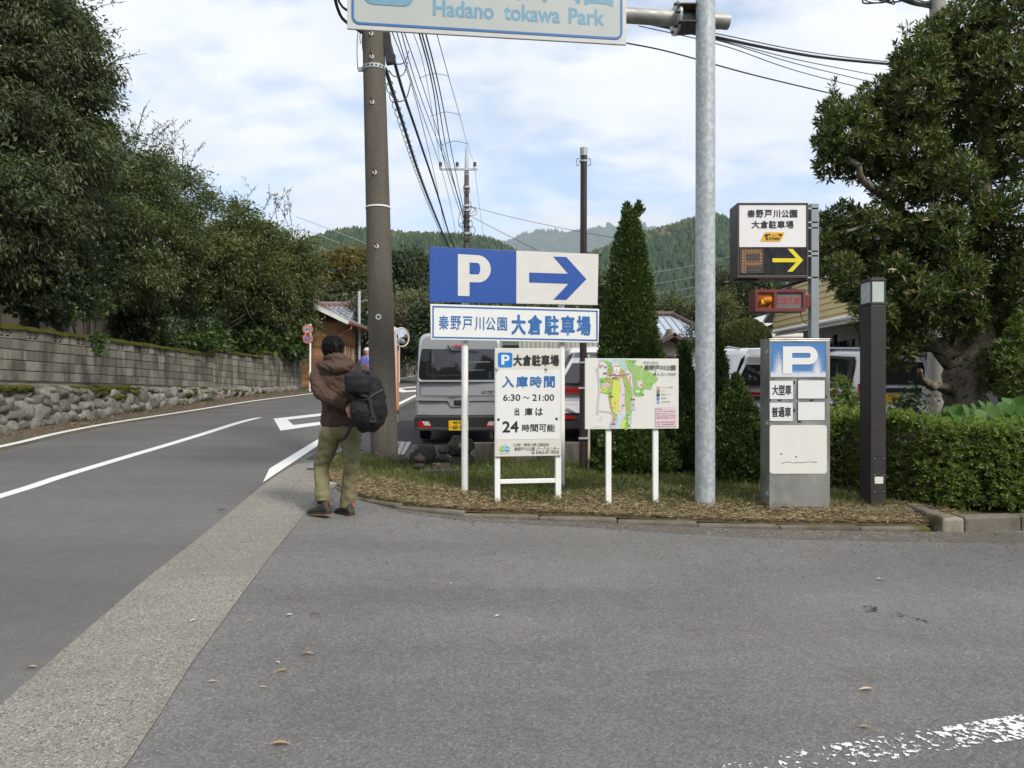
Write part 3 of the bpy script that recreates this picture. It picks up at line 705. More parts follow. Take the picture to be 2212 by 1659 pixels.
# ---- large clipped tree on the right
def right_tree():
    base = Vector((5.95, 9.75, gz(5.95, 9.75) + 0.05)); t = thing('clipped_tree', 'large glossy evergreen tree with a thick grey trunk at the right edge', 'tree', tuple(base))
    tr = MB(); Y = 9.75
    q = lambda u, v, y=Y: P(u, v, y) - base
    pts = [q(2092, 935), q(2088, 880), q(2080, 830), q(2096, 780), q(2110, 700), q(2090, 640), q(2110, 520), q(2125, 380), (q(2140, 240)), q(2150, 100)]
    c = smooth_curve(pts, 5); rr = np.interp(np.linspace(0, 1, len(c)), [0, .12, .22, .33, .45, .6, .8, 1], [.36, .27, .25, .27, .19, .15, .10, .05])
    tr.tube(c, [r * (1 + R.uniform(-.08, .08)) for r in rr], 16)
    for sp in ([q(2080, 800), q(2040, 760), q(1990, 735), q(1955, 718), q(1935, 690, 9.3)], 0.17, 0.06), ([q(2072, 848), q(2030, 835, 9.5), q(1995, 826, 9.3), q(1985, 800, 9.1)], 0.09, 0.03), \
              ([q(2110, 700), q(2030, 640), q(1960, 610), q(1900, 590, 9.2)], 0.1, 0.03), ([q(2112, 560), q(2040, 520), q(1960, 470), q(1880, 400, 9.3), q(1830, 340, 9.2)], 0.12, 0.03), \
              ([q(2120, 450), q(2060, 400), q(1990, 370), q(1940, 330)], 0.09, 0.03), ([q(2130, 330), q(2170, 260), q(2220, 200)], 0.08, 0.03), ([q(2110, 700), q(2160, 620), q(2230, 560)], 0.10, 0.04), \
              ([q(2094, 790), q(2150, 740), q(2200, 725), q(2260, 700)], 0.1, 0.04), ([q(2138, 260), q(2060, 200), q(2000, 150)], 0.07, 0.03), ([q(1960, 470), q(1900, 480, 9.3), q(1830, 500, 9.2)], 0.05, 0.02):
        limb(tr, sp[0], sp[1], sp[2], 8, 0.05)
    tr.build('trunk', m_bark2, t, smooth=True)
    lf = Leafy()
    blobs = [(1835, 300, 55, 75, 240), (1800, 255, 30, 40, 90), (1800, 350, 32, 40, 90), (1900, 250, 60, 75, 290), (1975, 215, 70, 75, 320), (1885, 350, 60, 50, 210), (1960, 330, 75, 60, 300), (1985, 130, 55, 40, 150), (2015, 80, 36, 36, 80), (1955, 170, 30, 40, 90),
             (2100, 60, 70, 70, 260), (2180, 40, 70, 80, 260), (2140, 170, 90, 80, 360), (2215, 190, 60, 90, 240), (2060, 250, 75, 75, 330), (2120, 320, 90, 80, 360), (2200, 340, 70, 90, 290), (2040, 390, 80, 50, 260), (1955, 415, 70, 36, 170),
             (1822, 480, 48, 40, 150), (1795, 540, 26, 36, 70), (1880, 500, 60, 50, 210), (1950, 520, 65, 50, 210), (2020, 500, 65, 50, 200), (2100, 480, 70, 55, 230), (2190, 480, 70, 70, 260),
             (1850, 570, 55, 40, 150), (1920, 590, 60, 40, 160), (1975, 640, 60, 50, 180), (2050, 600, 70, 60, 230), (2130, 590, 70, 70, 260), (2205, 600, 60, 80, 250),
             (1850, 640, 34, 30, 80), (1930, 680, 44, 40, 110), (1945, 775, 32, 26, 60), (1935, 740, 36, 44, 90), (2070, 690, 60, 40, 150), (2150, 690, 60, 50, 180), (2205, 740, 50, 60, 190), (2165, 800, 55, 60, 170), (2225, 830, 50, 60, 130), (1890, 690, 40, 40, 100), (1975, 700, 50, 50, 130), (1790, 300, 26, 40, 60), (1815, 590, 36, 36, 80), (2010, 560, 60, 40, 150), (2060, 140, 60, 60, 200), (2110, 120, 60, 60, 180)]
    for (u, v, ru, rv, n) in blobs:
        Yb = 9.6 + RNG.uniform(-0.5, 0.35); c_ = np.array(P(u, v, Yb) - base); r = np.array([px(ru, Yb), px(ru, Yb) * 0.8 + 0.15, px(rv, Yb)])
        C, d = in_blob(c_, r, int(n * 1.5), 0.35)
        rosettes(lf, C, d * 0.8 + np.array([0, -0.15, 0.9]) + RNG.normal(size=(len(C), 3)) * 0.45, 9, 0.086, 0.31, (0.2, 1.2), 0.32)
    # upright tips along the upper edges
    for (u, v) in ((1800, 190), (1806, 215), (1790, 240), (1830, 235), (1850, 215), (1875, 200), (1930, 130), (1955, 70), (1940, 110), (1986, 65), (2050, 20), (1775, 330), (1905, 190), (2080, 5)):
        b0 = P(u, v + 30, 9.4); n = 9
        C = np.array([tuple(b0 - base + Vector((R.gauss(0, .02), R.gauss(0, .05), px(45, 9.4) * i / n))) for i in range(n)])
        rosettes(lf, C, np.array([0, 0, 1.0]) + RNG.normal(size=(n, 3)) * 0.25, 6, 0.085, 0.28, (0.4, 0.9))
    lf.build('crown', l_right, t)
right_tree()
# ---- azalea hedge
def hedge():
    base = Vector((6.2, 8.5, gz(6.2, 8.5) + 0.08)); t = thing('hedge', 'clipped leafy azalea hedge with bright fresh tips behind the kerb on the right', 'hedge', tuple(base))
    core = MB()
    xs_ = np.linspace(-3.3, 3.6, 24)
    def top(x): return 0.78 + 0.05 * math.sin(x * 2.1) + 0.04 * math.sin(x * 5.3 + 1)
    def front(x): return float(np.interp(x, [-3.4, -2.5, -2.1, -1.85, 4], [-0.15, -0.3, -1.05, -1.33, -1.38]))
    V = []; F = []
    for x in xs_:
        f = front(x) + 0.16; h = top(x) - 0.14
        V += [(x, f + 0.1, -0.05), (x, f, 0.15), (x, f + 0.02, h * 0.7), (x, f + 0.18, h), (x, 0.7, h), (x, 0.9, 0)]
    for i in range(len(xs_) - 1):
        F += [(i * 6 + k, i * 6 + k + 1, (i + 1) * 6 + k + 1, (i + 1) * 6 + k) for k in range(5)]
    F += [tuple(range(5, -1, -1)), tuple((len(xs_) - 1) * 6 + k for k in range(6))]
    core.add(V, F); core.build('branches', m_bark, t)
    lf = Leafy(); tips = Leafy(); n = 11500
    X = RNG.uniform(-3.45, 3.6, n); s = RNG.random(n)
    H = np.array([top(x) for x in X]); Fr = np.array([front(x) for x in X])
    bulge = 0.07 * np.sin(X * 3.1) + 0.05 * np.sin(X * 7.3 + 2)
    on_front = s < 0.62
    Z = np.where(on_front, RNG.uniform(0.02, 1, n) ** 0.9 * H, H + RNG.normal(size=n) * 0.03)
    Yv = np.where(on_front, Fr + bulge + 0.10 * (Z / H - 0.4) ** 2 + RNG.uniform(-0.02, 0.12, n), Fr + bulge + RNG.uniform(0.0, 1.7, n) ** 1.2)
    C = np.stack([X, Yv, Z], 1); A = np.where(on_front[:, None], np.array([0, -0.8, 0.75]), np.array([0, -0.15, 1.0])) + RNG.normal(size=(n, 3)) * 0.45
    rosettes(lf, C, A, 8, 0.058, 0.42, (0.4, 1.25))
    k = (~on_front) | (Z / H > 0.82); Ct = C[k][::2]; Ct = Ct + np.array([0, 0, 0.02]) + RNG.random((len(Ct), 1)) * np.array([0, 0, 0.06])
    rosettes(tips, Ct, np.array([0, 0, 1.0]) + RNG.normal(size=(len(Ct), 3)) * 0.3, 7, 0.05, 0.34, (0.2, 0.9))
    k = on_front & (RNG.random(n) < 0.13); Ct = C[k] + np.array([0, -0.03, 0.01]); rosettes(tips, Ct, A[k] * 0.6 + np.array([0, -.4, .6]), 6, 0.046, 0.38, (0.3, 1.1))
    lf.build('foliage', l_hedge, t); tips.build('fresh_tips', l_tip, t)
hedge()
bush('shrub', 'leggy green sapling growing out of the hedge beside the cabinet', 'shrub', (4.55, 9.2, gz(4.5, 9.2) + .1), [(1815, 850, 9.1, 26, 36, 70), (1830, 880, 9.0, 36, 30, 80)], l_hedge, st_rosette(8, 0.07, 0.9, 0.3, 0.36))
bush('sapling', 'dark green sapling in front of the yellow number plate', 'shrub', (5.1, 9.4, gz(5, 9.4) + .1), [(1972, 862, 9.3, 16, 26, 30), (1950, 885, 9.2, 24, 18, 34)], l_dark, st_clump(7, 0.085, 0.07, 0.4, 0.3))
bush('shrub', 'upright light green shrub at the right edge below the big tree', 'shrub', (6.6, 9.1, gz(6.6, 9) + .1), [(2185, 790, 9.0, 36, 70, 120), (2205, 720, 9.0, 30, 50, 80)], l_hedge, st_rosette(8, 0.085, 1.2, 0.3, 0.3))
# broad heart shaped leaves of a climber lying on the hedge: every leaf its own part
def heart_plant():
    base = Vector((6.3, 8.75, gz(6.3, 8.75) + 0.75)); t = thing('climbing_plant', 'climber with broad heart shaped leaves spread over the hedge below the trunk', 'plant', tuple(base))
    pts = [(0, 0), (0.28, 0.06), (0.46, 0.28), (0.42, 0.58), (0.16, 0.92), (0, 1.12)]
    V = [(x, y, 0.10 * (abs(x)) - 0.12 * y * y) for x, y in pts] + [(-x, y, 0.10 * abs(x) - 0.12 * y * y) for x, y in pts[1:5]] + [(0, 0.5, -0.05)]
    ringi = [0, 1, 2, 3, 4, 5, 9, 8, 7, 6]
    F = [(10, ringi[i], ringi[(i + 1) % 10]) for i in range(10)]
    me = mesh('leaf', V, F, l_big, True)
    for i in range(74):
        u = R.uniform(2035, 2225); v = 886 + R.uniform(-24, 36) - (0.12 * (u - 2130) if u > 2130 else 0)
        p = P(u, v, 7.9 + R.uniform(-0.2, 0.5)) - base
        o = newobj('leaf', me, t, p); s = R.uniform(0.10, 0.16); o.scale = (s, s, s)
        o.rotation_euler = (R.uniform(-1.6, -0.7), R.uniform(-.4, .4), R.uniform(2.3, 4.0))
    st = MB()
    for i in range(9): 
        a = P(R.uniform(2040, 2215), 940, 8.5) - base; st.tube([a, a + Vector((R.uniform(-.2, .2), -.1, .2)), a + Vector((R.uniform(-.3, .3), -.15, .38))], 0.006, 4)
    st.build('stems', l_green, t)
heart_plant()

# ---- thuja conifers
def thuja(label, base, h, prof, n, size=0.062, lean=0.0, tops=((0, 0),)):
    """prof: (height fraction, radius) pairs"""
    t = thing('conifer', label, 'conifer', tuple(base), group='thuja conifers behind the map board'); lf = Leafy(); n = int(n * 1.7)
    hf = [p[0] for p in prof]; rf = [p[1] for p in prof]
    tt = np.linspace(0, 1, 400); area = np.interp(tt, hf, rf) + 0.05; cdf = np.cumsum(area); cdf /= cdf[-1]
    z = np.interp(RNG.random(n), cdf, tt); a = RNG.random(n) * 2 * PI
    lump = 1 + 0.05 * np.sin(a * 3 + z * 21) + 0.05 * np.sin(a * 7 - z * 37) + 0.03 * RNG.normal(size=n)
    rad = np.interp(z, hf, rf) * lump * (0.84 + 0.16 * RNG.random(n) ** 0.5)
    out = np.stack([np.cos(a), np.sin(a), np.zeros(n)], 1)
    C = out * rad[:, None] + np.stack([lean * z, 0 * z, z * h], 1)
    A = out * 0.9 + np.array([0, 0, 0.85]) + RNG.normal(size=(n, 3)) * 0.35
    for k in range(4):
        D = A + RNG.normal(size=(n, 3)) * 0.45
        lf.add(*leaves(C + RNG.normal(size=(n, 3)) * 0.02, D, size * RNG.uniform(.6, 1.25, n), size * 0.34 * RNG.uniform(.7, 1.3, n), 0.1))
    for dx, hh in tops:
        m = 60; zz_ = RNG.random(m)
        C2 = np.stack([dx + RNG.normal(size=m) * 0.05 * (1 - zz_), RNG.normal(size=m) * 0.05 * (1 - zz_), h * 0.97 + zz_ * hh], 1)
        for k in range(4): lf.add(*leaves(C2, np.array([0, 0, 1.0]) + RNG.normal(size=(m, 3)) * 0.45, 0.08, 0.03, 0.1))
    core = MB(); nn = 12; V = []; F = []
    lv = [p for p in prof]
    for (f, r) in lv:
        V += [(lean * f + max(r * 0.70, 0.01) * math.cos(2 * PI * k / nn), max(r * 0.70, 0.01) * math.sin(2 * PI * k / nn), f * h * 0.97) for k in range(nn)]
    for i in range(len(lv) - 1): F += [(i * nn + k, i * nn + (k + 1) % nn, (i + 1) * nn + (k + 1) % nn, (i + 1) * nn + k) for k in range(nn)]
    core.add(V, F); core.build('branches', l_thuja, t, smooth=True)
    lf.build('foliage', l_thuja, t); return t
b1 = Vector((1.62, 10.05, gz(1.6, 10.05))); h1 = P(0, 452, 10.05).z - b1.z
thuja('tall narrow thuja conifer standing alone above the map board', b1, h1, [(0, .42), (.12, .56), (.3, .50), (.5, .36), (.7, .27), (.85, .19), (.95, .09), (1, .02)], 7600, tops=((-.04, .16), (.12, .18)))
def small_thuja(label, u, Y, vtop, r, n):
    x = (u - UC) / RES_F * Y; b = Vector((x, Y, gz(x, Y) + .05)); h = P(0, vtop, Y).z - b.z
    thuja(label, b, h, [(0, r * .8), (.2, r), (.45, r * .82), (.7, r * .5), (.88, r * .24), (1, .02)], n, tops=((0, .1),))
small_thuja('small pointed thuja conifer just left of the galvanised pole', 1478, 9.3, 752, .21, 2000)
small_thuja('spire shaped thuja conifer half hidden by the galvanised pole', 1538, 9.2, 690, .29, 3000)
small_thuja('low spreading thuja conifer against the left side of the cabinet', 1590, 8.75, 825, .40, 3000)
small_thuja('squat thuja conifer under the map board beside the low wall', 1372, 9.3, 880, .52, 2600)
# ------------------------------------------------------------------ block wall on its stone footing
def block_mat():
    k = N('weathered concrete block'); 
    base = k.mix(k.ramp(k.rnd_obj(), 0, 1), (0.135, 0.123, 0.10), (0.25, 0.232, 0.192))
    c = k.mix(k.ramp(k.noise(60, 4, 0.7), 0.3, 0.7), k.mix(1.0, base, (0.8,) * 3, 'MULTIPLY'), k.mix(1.0, base, (1.15,) * 3, 'MULTIPLY'))
    c = k.mix(k.ramp(k.noise(1.0, 6, 0.7, k.mapped((3.5, 3.5, 0.7))), 0.44, 0.62, 0, 0.85), c, (0.055, 0.049, 0.038))
    c = k.mix(k.ramp(k.noise(2.1, 5, 0.7, k.mapped((1, 1, 0.6))), 0.6, 0.68, 0, 0.5), c, (0.07, 0.072, 0.03))
    k.bump(k.noise(90, 4, 0.7), 0.45, 0.012); return k.fin(c, 0.92, 0, 0.2)
m_block = block_mat()
m_moss = M('moss', (0.062, 0.062, 0.012), 0.95, var=0.5, vs=14, bump=1.0, bs=60, spec=0.1)
m_mortar = concrete('mortar', (0.10, 0.09, 0.072), (0.05, 0.045, 0.035), 0.7, 0.2)
m_footing = concrete('footing concrete', (0.20, 0.185, 0.15), (0.06, 0.055, 0.038), 0.8, 0.25, False)
def stone_mat(name, a, b, sp):
    k = N(name); base = k.mix(k.rnd_obj(), a, b)
    c = k.mix(k.ramp(k.noise(9, 6, 0.75), 0.35, 0.65), k.mix(1.0, base, (0.65,) * 3, 'MULTIPLY'), k.mix(1.0, base, (1.2,) * 3, 'MULTIPLY'))
    c = k.mix(k.ramp(k.noise(17, 5, 0.7), 0.6, 0.68, 0, 0.7), c, sp)
    c = k.mix(k.ramp(k.noise(3.1, 4, 0.7), 0.62, 0.7, 0, 0.7), c, (0.07, 0.072, 0.02))
    k.bump(k.noise(24, 6, 0.75), 0.7, 0.03); return k.fin(c, 0.92, 0, 0.2)
m_stone = stone_mat('rubble stone', (0.12, 0.113, 0.095), (0.27, 0.258, 0.225), (0.34, 0.33, 0.30))
wallpts = [Vector((-9.66, 8.6, 0)), Vector((-9.55, 13.5, 0)), Vector((-9.42, 18.5, 0)), Vector((-9.25, 22.5, 0)), Vector((-8.75, 25.5, 0)), Vector((-8.15, 28.2, 0))]
blk = MB(); blk.box((0, 0, 0), (0.384, 0.11, 0.182)); _tmp = blk.build('block', m_block, None, bevel=0.008)
me_block = _tmp.data; dg = bpy.context.evaluated_depsgraph_get(); me_block = bpy.data.meshes.new_from_object(_tmp.evaluated_get(dg)); bpy.data.objects.remove(_tmp)
scr = MB(); f = 0.155
scr.bx(-.194, .194, -.05, .05, .063, .093); scr.bx(-.194, .194, -.05, .05, -.093, -.063); scr.bx(-.194, -.164, -.05, .05, -.063, .063); scr.bx(.164, .194, -.05, .05, -.063, .063)
for s_ in (-1, 1):
    for q in (-1, 1): scr.box((s_ * 0.082, 0.001 * q, 0), (0.20, 0.09 + .002 * q, 0.022), ry=q * 0.655)
    
scr.bx(-.014, .014, -.047, .047, -.062, .062)
me_screen = mesh('screen_block', scr.V, scr.F, m_block)
def wall_run(label, pa, pb, zt_a, zt_b, courses, screens=True, group='stretches of the concrete block wall along the road'):
    L = (pb - pa).xy.length; ang = math.atan2((pb - pa).y, (pb - pa).x); pitch = (zt_b - zt_a) / L
    t = thing('block_wall', label, 'wall', (pa.x, pa.y, zt_a), 0, group)
    X = (pb - pa).normalized(); rot = (0, -math.atan(pitch), ang); n = int(round(L / 0.4))
    for c in range(courses):
        for i in range(n):
            d = (i + 0.5) * L / n; z = -0.1 - c * 0.2 + pitch * d - 0.05
            is_s = screens and c == 0 and i % 2 == 0
            o = newobj('screen_block' if is_s else 'block', me_screen if is_s else me_block, t, (X.x * d, X.y * d, z))
            o.rotation_euler = rot; off = 0 if is_s else R.uniform(-.004, .004); o.location += Vector((-X.y, X.x, 0)) * off
            o.scale = (L / n / 0.4, 1, 1)
    nrm_ = Vector((-X.y, X.x, 0))
    core = MB(); core.box((X.x * L / 2, X.y * L / 2, -0.15 - courses * 0.1 - 0.05 + pitch * L / 2 + (0 if not screens else -0.1)), (L, 0.085, courses * 0.2 - (0.2 if screens else 0)), ang)
    # the mortar slab follows the slope of the wall
    core.V = [(v[0], v[1], v[2] + pitch * ((v[0] * X.x + v[1] * X.y) - L / 2)) for v in core.V]
    core.build('mortar', m_mortar, t)
    cap = MB(); ns = max(8, int(L / 0.22)); V = []; Fc = []
    for i in range(ns + 1):
        d = L * i / ns; w = 0.09 + R.uniform(-.01, .02); h = R.uniform(0.0, 0.035)
        for (o_, zz_) in ((-w, -0.055 - R.uniform(0, .03)), (-w * .8, h), (w * .8, h), (w, -0.055 - R.uniform(0, .03))):
            V.append((X.x * d + nrm_.x * o_, X.y * d + nrm_.y * o_, zz_ + pitch * d))
    for i in range(ns): Fc += [(i * 4 + k, (i + 1) * 4 + k, (i + 1) * 4 + k + 1, i * 4 + k + 1) for k in range(3)] + [(i * 4 + 3, (i + 1) * 4 + 3, (i + 1) * 4, i * 4)]
    Fc += [(0, 1, 2, 3), tuple(ns * 4 + k for k in (3, 2, 1, 0))]
    cap.add(V, Fc); cap.build('moss_cap', m_moss, t, smooth=True)
    return t
seg = [(wallpts[0], wallpts[1], 2.80, 2.755, 5), (wallpts[1], wallpts[2], 2.755, 2.67, 5), (wallpts[2], wallpts[3], 2.67, 2.56, 5), (wallpts[3], wallpts[4], 2.73, 2.60, 6), (wallpts[4], wallpts[5], 2.80, 2.72, 7)]
labs = ['mossy concrete block wall at the left edge above the largest footing stones', 'concrete block wall with star openings behind the start of the white centre line', 'concrete block wall below the dark tree with star openings, before its step up',
        'raised concrete block wall just beyond the first step up', 'last concrete block wall with the small road signs in front']
for s_, lb in zip(seg, labs): wall_run(lb, *s_)
# footing band and rubble stones
foot = thing('stone_wall', 'low rubble stone wall with moss under the concrete block wall', 'stone wall', (-9.4, 13.5, gz(-9.4, 13.5)))
fo = Vector(foot.location)
def foot_top(y): return np.interp(y, [8, 13.5, 18.5, 22.5, 25.5, 28.2], [1.57, 1.51, 1.49, 1.46, 1.48, 1.55])
wl_ = run([Vector((p.x, p.y, 0)) for p in wallpts], 0.55)
for a, b in zip(wl_, wl_[1:]):
    c = (a + b) / 2; ang = math.atan2((b - a).y, (b - a).x); y = c.y
    bt = float(np.interp(y, [8, 13.5, 18.5, 22.49, 22.51, 25.49, 25.51, 28.2], [1.75, 1.705, 1.62, 1.51, 1.48, 1.35, 1.35, 1.27])) - 0.045
    h = max(0.16, bt - float(foot_top(y)) + 0.25)
    m = MB(); m.box((0, 0, 0), ((b - a).length - 0.005, 0.20, h)); k_ = 0.05 if c.y < 20 else -0.03; o = m.build('footing', m_footing if c.y < 20 else m_block, foot, Vector((c.x + k_, c.y, bt - h / 2)) - fo, bevel=0.015); o.rotation_euler = (0, 0, ang)
rocks = []
for i in range(12):
    bm = bmesh.new(); bmesh.ops.create_icosphere(bm, subdivisions=3, radius=0.62); rr_ = random.Random(i * 17 + 3)
    cuts = [(Vector((rr_.gauss(0, 1), rr_.gauss(0, 1) - 0.7, rr_.gauss(0, 1))).normalized(), rr_.uniform(0.36, 0.50)) for _ in range(9)] + [(Vector(s), 0.47) for s in ((1, 0, 0), (-1, 0, 0), (0, 0, 1), (0, 0, -1))]
    for v in bm.verts:
        p = v.co.copy()
        for nn, d in cuts:
            h = p.dot(nn) - d
            if h > 0: p -= nn * h
        v.co = p * (1 + 0.05 * mnoise.noise(p * 5 + Vector((i * 3.0, 0, 0))))
    me = bpy.data.meshes.new('stone'); bm.to_mesh(me); bm.free(); me.materials.append(m_stone); me.polygons.foreach_set('use_smooth', [True] * len(me.polygons)); rocks.append(me)
nst = 0
for a, b in zip(run(wl_, 0.25), run(wl_, 0.25)[1:]):
    c = (a + b) / 2; ang = math.atan2((b - a).y, (b - a).x); X = (b - a).normalized(); out = Vector((X.y, -X.x, 0))
    z0 = gz(c.x, c.y) - 0.04; zt = float(foot_top(c.y)) + 0.02; z = z0
    if c.y < 11.6: continue
    while z < zt - 0.06 and nst < 295:
        h = min(R.uniform(0.17, 0.27), max(0.13, zt - z)); w = R.uniform(0.27, 0.38)
        o = newobj('stone', R.choice(rocks), foot, Vector((c.x, c.y, z + h / 2)) + out * (0.20 + 0.12 * (zt - z)) + X * R.uniform(-.09, .09) - fo)
        o.scale = (w * 1.15, 0.26, h * 1.34); o.rotation_euler = (R.uniform(-.1, .1), R.uniform(-.45, .45), ang + R.uniform(-.1, .1)); z += h * 0.93; nst += 1
# fill behind the stones, moss tufts on the ledge
m = MB()
for a, b in zip(wl_[::4], wl_[4::4]):
    X = (b - a).normalized(); out = Vector((X.y, -X.x, 0)); n0 = 0.02; n1 = 0.20
    c = (a + b) / 2; zt = float(foot_top(c.y)) - 0.05; zb = gz(c.x, c.y) - 0.1
    m.box((c.x + out.x * 0.11 - fo.x, c.y + out.y * 0.11 - fo.y, (zt + zb) / 2 - fo.z), ((b - a).length + .03, 0.2, zt - zb), math.atan2(X.y, X.x))
m.build('rubble_fill', m_mortar, foot)
lf = []
mo = MB()
for i in range(110):
    y = R.choice([R.uniform(9, 14), R.uniform(13, 14.5), R.uniform(15.5, 18), R.uniform(16, 18), R.uniform(20, 22), R.uniform(22.5, 24.5)])
    x = float(np.interp(y, [p.y for p in wallpts], [p.x for p in wallpts])) + R.uniform(.12, .34)
    zt = float(foot_top(y)) + 0.06 - (x > -9.2) * R.uniform(0, .22); w = R.uniform(.10, .3)
    bm = bmesh.new(); bmesh.ops.create_icosphere(bm, subdivisions=2, radius=1)
    V = [(x + v.co.x * 0.08 - fo.x, y + v.co.y * w - fo.y, zt + (v.co.z * 0.05 if v.co.z > 0 else v.co.z * R.uniform(.03, .16)) + 0.02 * mnoise.noise(v.co * 3 + Vector((i, 0, 0))) - fo.z) for v in bm.verts]
    Fm = [tuple(v.index for v in f_.verts) for f_ in bm.faces]; bm.free(); mo.add(V, Fm)
kind(mo.build('moss', m_moss, foot, smooth=True), 'stuff')
# garden behind the wall
gd = [(-9.35, 8.6), (-9.3, 18.5), (-9.1, 22.5), (-8.6, 25.5), (-8.0, 28.0), (-9, 34), (-30, 34), (-30, 8.6)]
kind(MB().slab([(x - 0.42, y) for x, y in gd], 0.5, lambda x, y: 1.72 + (y - 13) * 0.02 if y < 30 else 2.0).build('garden_ground', m_soil), 'structure')
# house glimpsed behind the trees at the far left
m_beige = concrete('beige render', (0.42, 0.35, 0.26), (0.2, 0.16, 0.12), 0.4)
m_dwood = M('dark stained timber', (0.05, 0.032, 0.022), 0.7, var=0.3, vs=10)
hb = thing('house', 'beige rendered house half hidden behind the trees at the left edge', 'house', (-14.4, 17.2, 1.75))
MB().bx(-5, 3.2, 0, 5, 0, 2.9).build('wall', m_beige, hb); MB().bx(2.15, 2.35, -.04, .0, 0, 2.9).build('post', m_dwood, hb); MB().bx(-5, 3.3, -.05, -.005, 1.15, 1.28).build('beam', m_dwood, hb)
MB().prism([(-5.6, 2.9), (3.8, 2.9), (-1, 4.6)], -.7, 5.6).build('roof', m_dwood, hb); 

# ------------------------------------------------------------------ grass on the bed, weeds, litter
l_grass = leafmat('grass blades', [(0, (0.07, 0.11, 0.025)), (0.6, (0.15, 0.19, 0.055)), (1, (0.32, 0.29, 0.12))], 0.35, 0.6)
l_straw = leafmat('cut dry grass', [(0, (0.20, 0.145, 0.085)), (0.5, (0.40, 0.31, 0.19)), (1, (0.62, 0.52, 0.34))], 0.2, 0.8)
l_straw2 = leafmat('brown thatch', [(0, (0.07, 0.045, 0.026)), (1, (0.17, 0.11, 0.06))], 0.1, 0.9)
def scatter(n, x0, x1, f):
    X = RNG.uniform(x0, x1, n); a = front_y(X); b = back_y(X); T = f(n); Y = a + 0.04 + (b - a) * T
    ok = np.ones(n, bool)
    return X[ok], Y[ok], T[ok]
def zbed(X, Y): return np.array([zb1(x, y) for x, y in zip(X, Y)])
patch = lambda X, Y: np.array([mnoise.noise(Vector((x * 1.4, y * 1.4, 3.0))) for x, y in zip(X, Y)])
def blades(name, label, cat, n, fT, mat, L, up, w, keep, z=0.0, flat=False):
    X, Y, T = scatter(n, -2.35, 4.35, fT); Y = np.where(X > 2.9, np.minimum(Y, np.interp(X, [2.9, 3.6, 4.4], [9.85, 9.2, 8.2])), Y); k = keep(X, Y, T); X, Y, T = X[k], Y[k], T[k]; m = len(X)
    C = np.stack([X, Y, zbed(X, Y) + z + (RNG.random(m) * 0.035 if flat else -0.01)], 1)
    D = RNG.normal(size=(m, 3)) * np.array([1, 1, 0.16 if flat else 0.25]) + np.array([0, 0, up])
    Lr = L * RNG.uniform(0.5, 1.35, m)
    lf = Leafy(); lf.add(*leaves(C, D, Lr, w, 0.3)); 
    o = lf.build(name, mat, None); kind(o, 'stuff'); tag(o, label, cat); return o
blades('grass', 'green grass growing round the sign posts on the bed', 'grass', 70000, lambda n: RNG.random(n) ** 1.05, l_grass, 0.115, 0.85, 0.007, lambda X, Y, T: (RNG.random(len(X)) < np.clip((T - 0.10) * 3.0 + patch(X, Y) * 0.8, 0.05, 1)))
blades('cut_grass', 'dry cut grass lying along the kerb at the front of the bed', 'grass', 50000, lambda n: RNG.random(n) ** 1.7, l_straw, 0.068, 0.14, 0.005, lambda X, Y, T: RNG.random(len(X)) < np.clip(1.1 - T * 2.2 - patch(X, Y) * 0.7, 0.14, 1), 0.005, True)
blades('thatch', 'brown dead thatch matted between the grass blades', 'grass', 20000, lambda n: RNG.random(n) ** 1.2, l_straw2, 0.08, 0.05, 0.008, lambda X, Y, T: RNG.random(len(X)) < np.clip(0.9 - T * 1.4, 0.1, 1), 0.0, True)
# leaf litter along the foot of the stone wall and small weeds
l_litter = leafmat('leaf litter', [(0, (0.10, 0.065, 0.035)), (1, (0.30, 0.20, 0.11))], 0.1, 0.9)
n = 2600; Yl = RNG.uniform(9, 28, n); Xl = np.interp(Yl, [p.y for p in wallpts], [p.x for p in wallpts]) + 0.32 + RNG.random(n) ** 1.6 * 0.9
lfx = Leafy(); lfx.add(*leaves(np.stack([Xl, Yl, 0.047 * Yl - 0.015 * Xl + 0.012], 1), RNG.normal(size=(n, 3)) * [1, 1, .15], RNG.uniform(.03, .085, n), RNG.uniform(.012, .03, n), .3))
o = lfx.build('leaf_litter', l_litter, None); kind(o, 'stuff'); tag(o, 'brown leaf litter along the foot of the stone wall', 'leaf litter')
def weeds(pts, leaf, size, per, group, labels):
    for (x, y, r), lb in zip(pts, labels):
        b = Vector((x, y, gz(x, y) + (0.08 if -2.5 < x < 4.5 and y > 6.9 else 0.0))); t = thing('weed', lb, 'weed', tuple(b), group=group); lf = Leafy()
        C = RNG.normal(size=(per, 3)) * np.array([r, r, r * .35]) + np.array([0, 0, r * .5]); C[:, 2] = np.abs(C[:, 2])
        lf.add(*leaves(C, RNG.normal(size=(per, 3)) * .8 + [0, 0, .35], size * RNG.uniform(.6, 1.2, per), size * .5, .2)); lf.build('foliage', leaf, t)
w1 = [G(873, 1015, .08), G(905, 1012, .08), G(950, 1020, .08), G(845, 1000, .08), G(1180, 1075, .08), G(1345, 1065, .08), G(735, 995, .02), G(1030, 1030, .08), G(1460, 1085, .08)]
weeds([(p.x, p.y, .11) for p in w1], l_green, 0.05, 90, 'weeds on the grass bed', ['clover weed at the foot of the small stone pagoda', 'clover weed between the round stones and the stacked one', 'clover weed in front of the stacked stones', 'weed growing at the right foot of the utility pole', 'green weed right of the opening hours board leg', 'leafy weed between the two map board legs', 'weed tuft behind the walking man at the drain cover', 'weed at the lichen covered boulder', 'weed beside the right map board leg'])
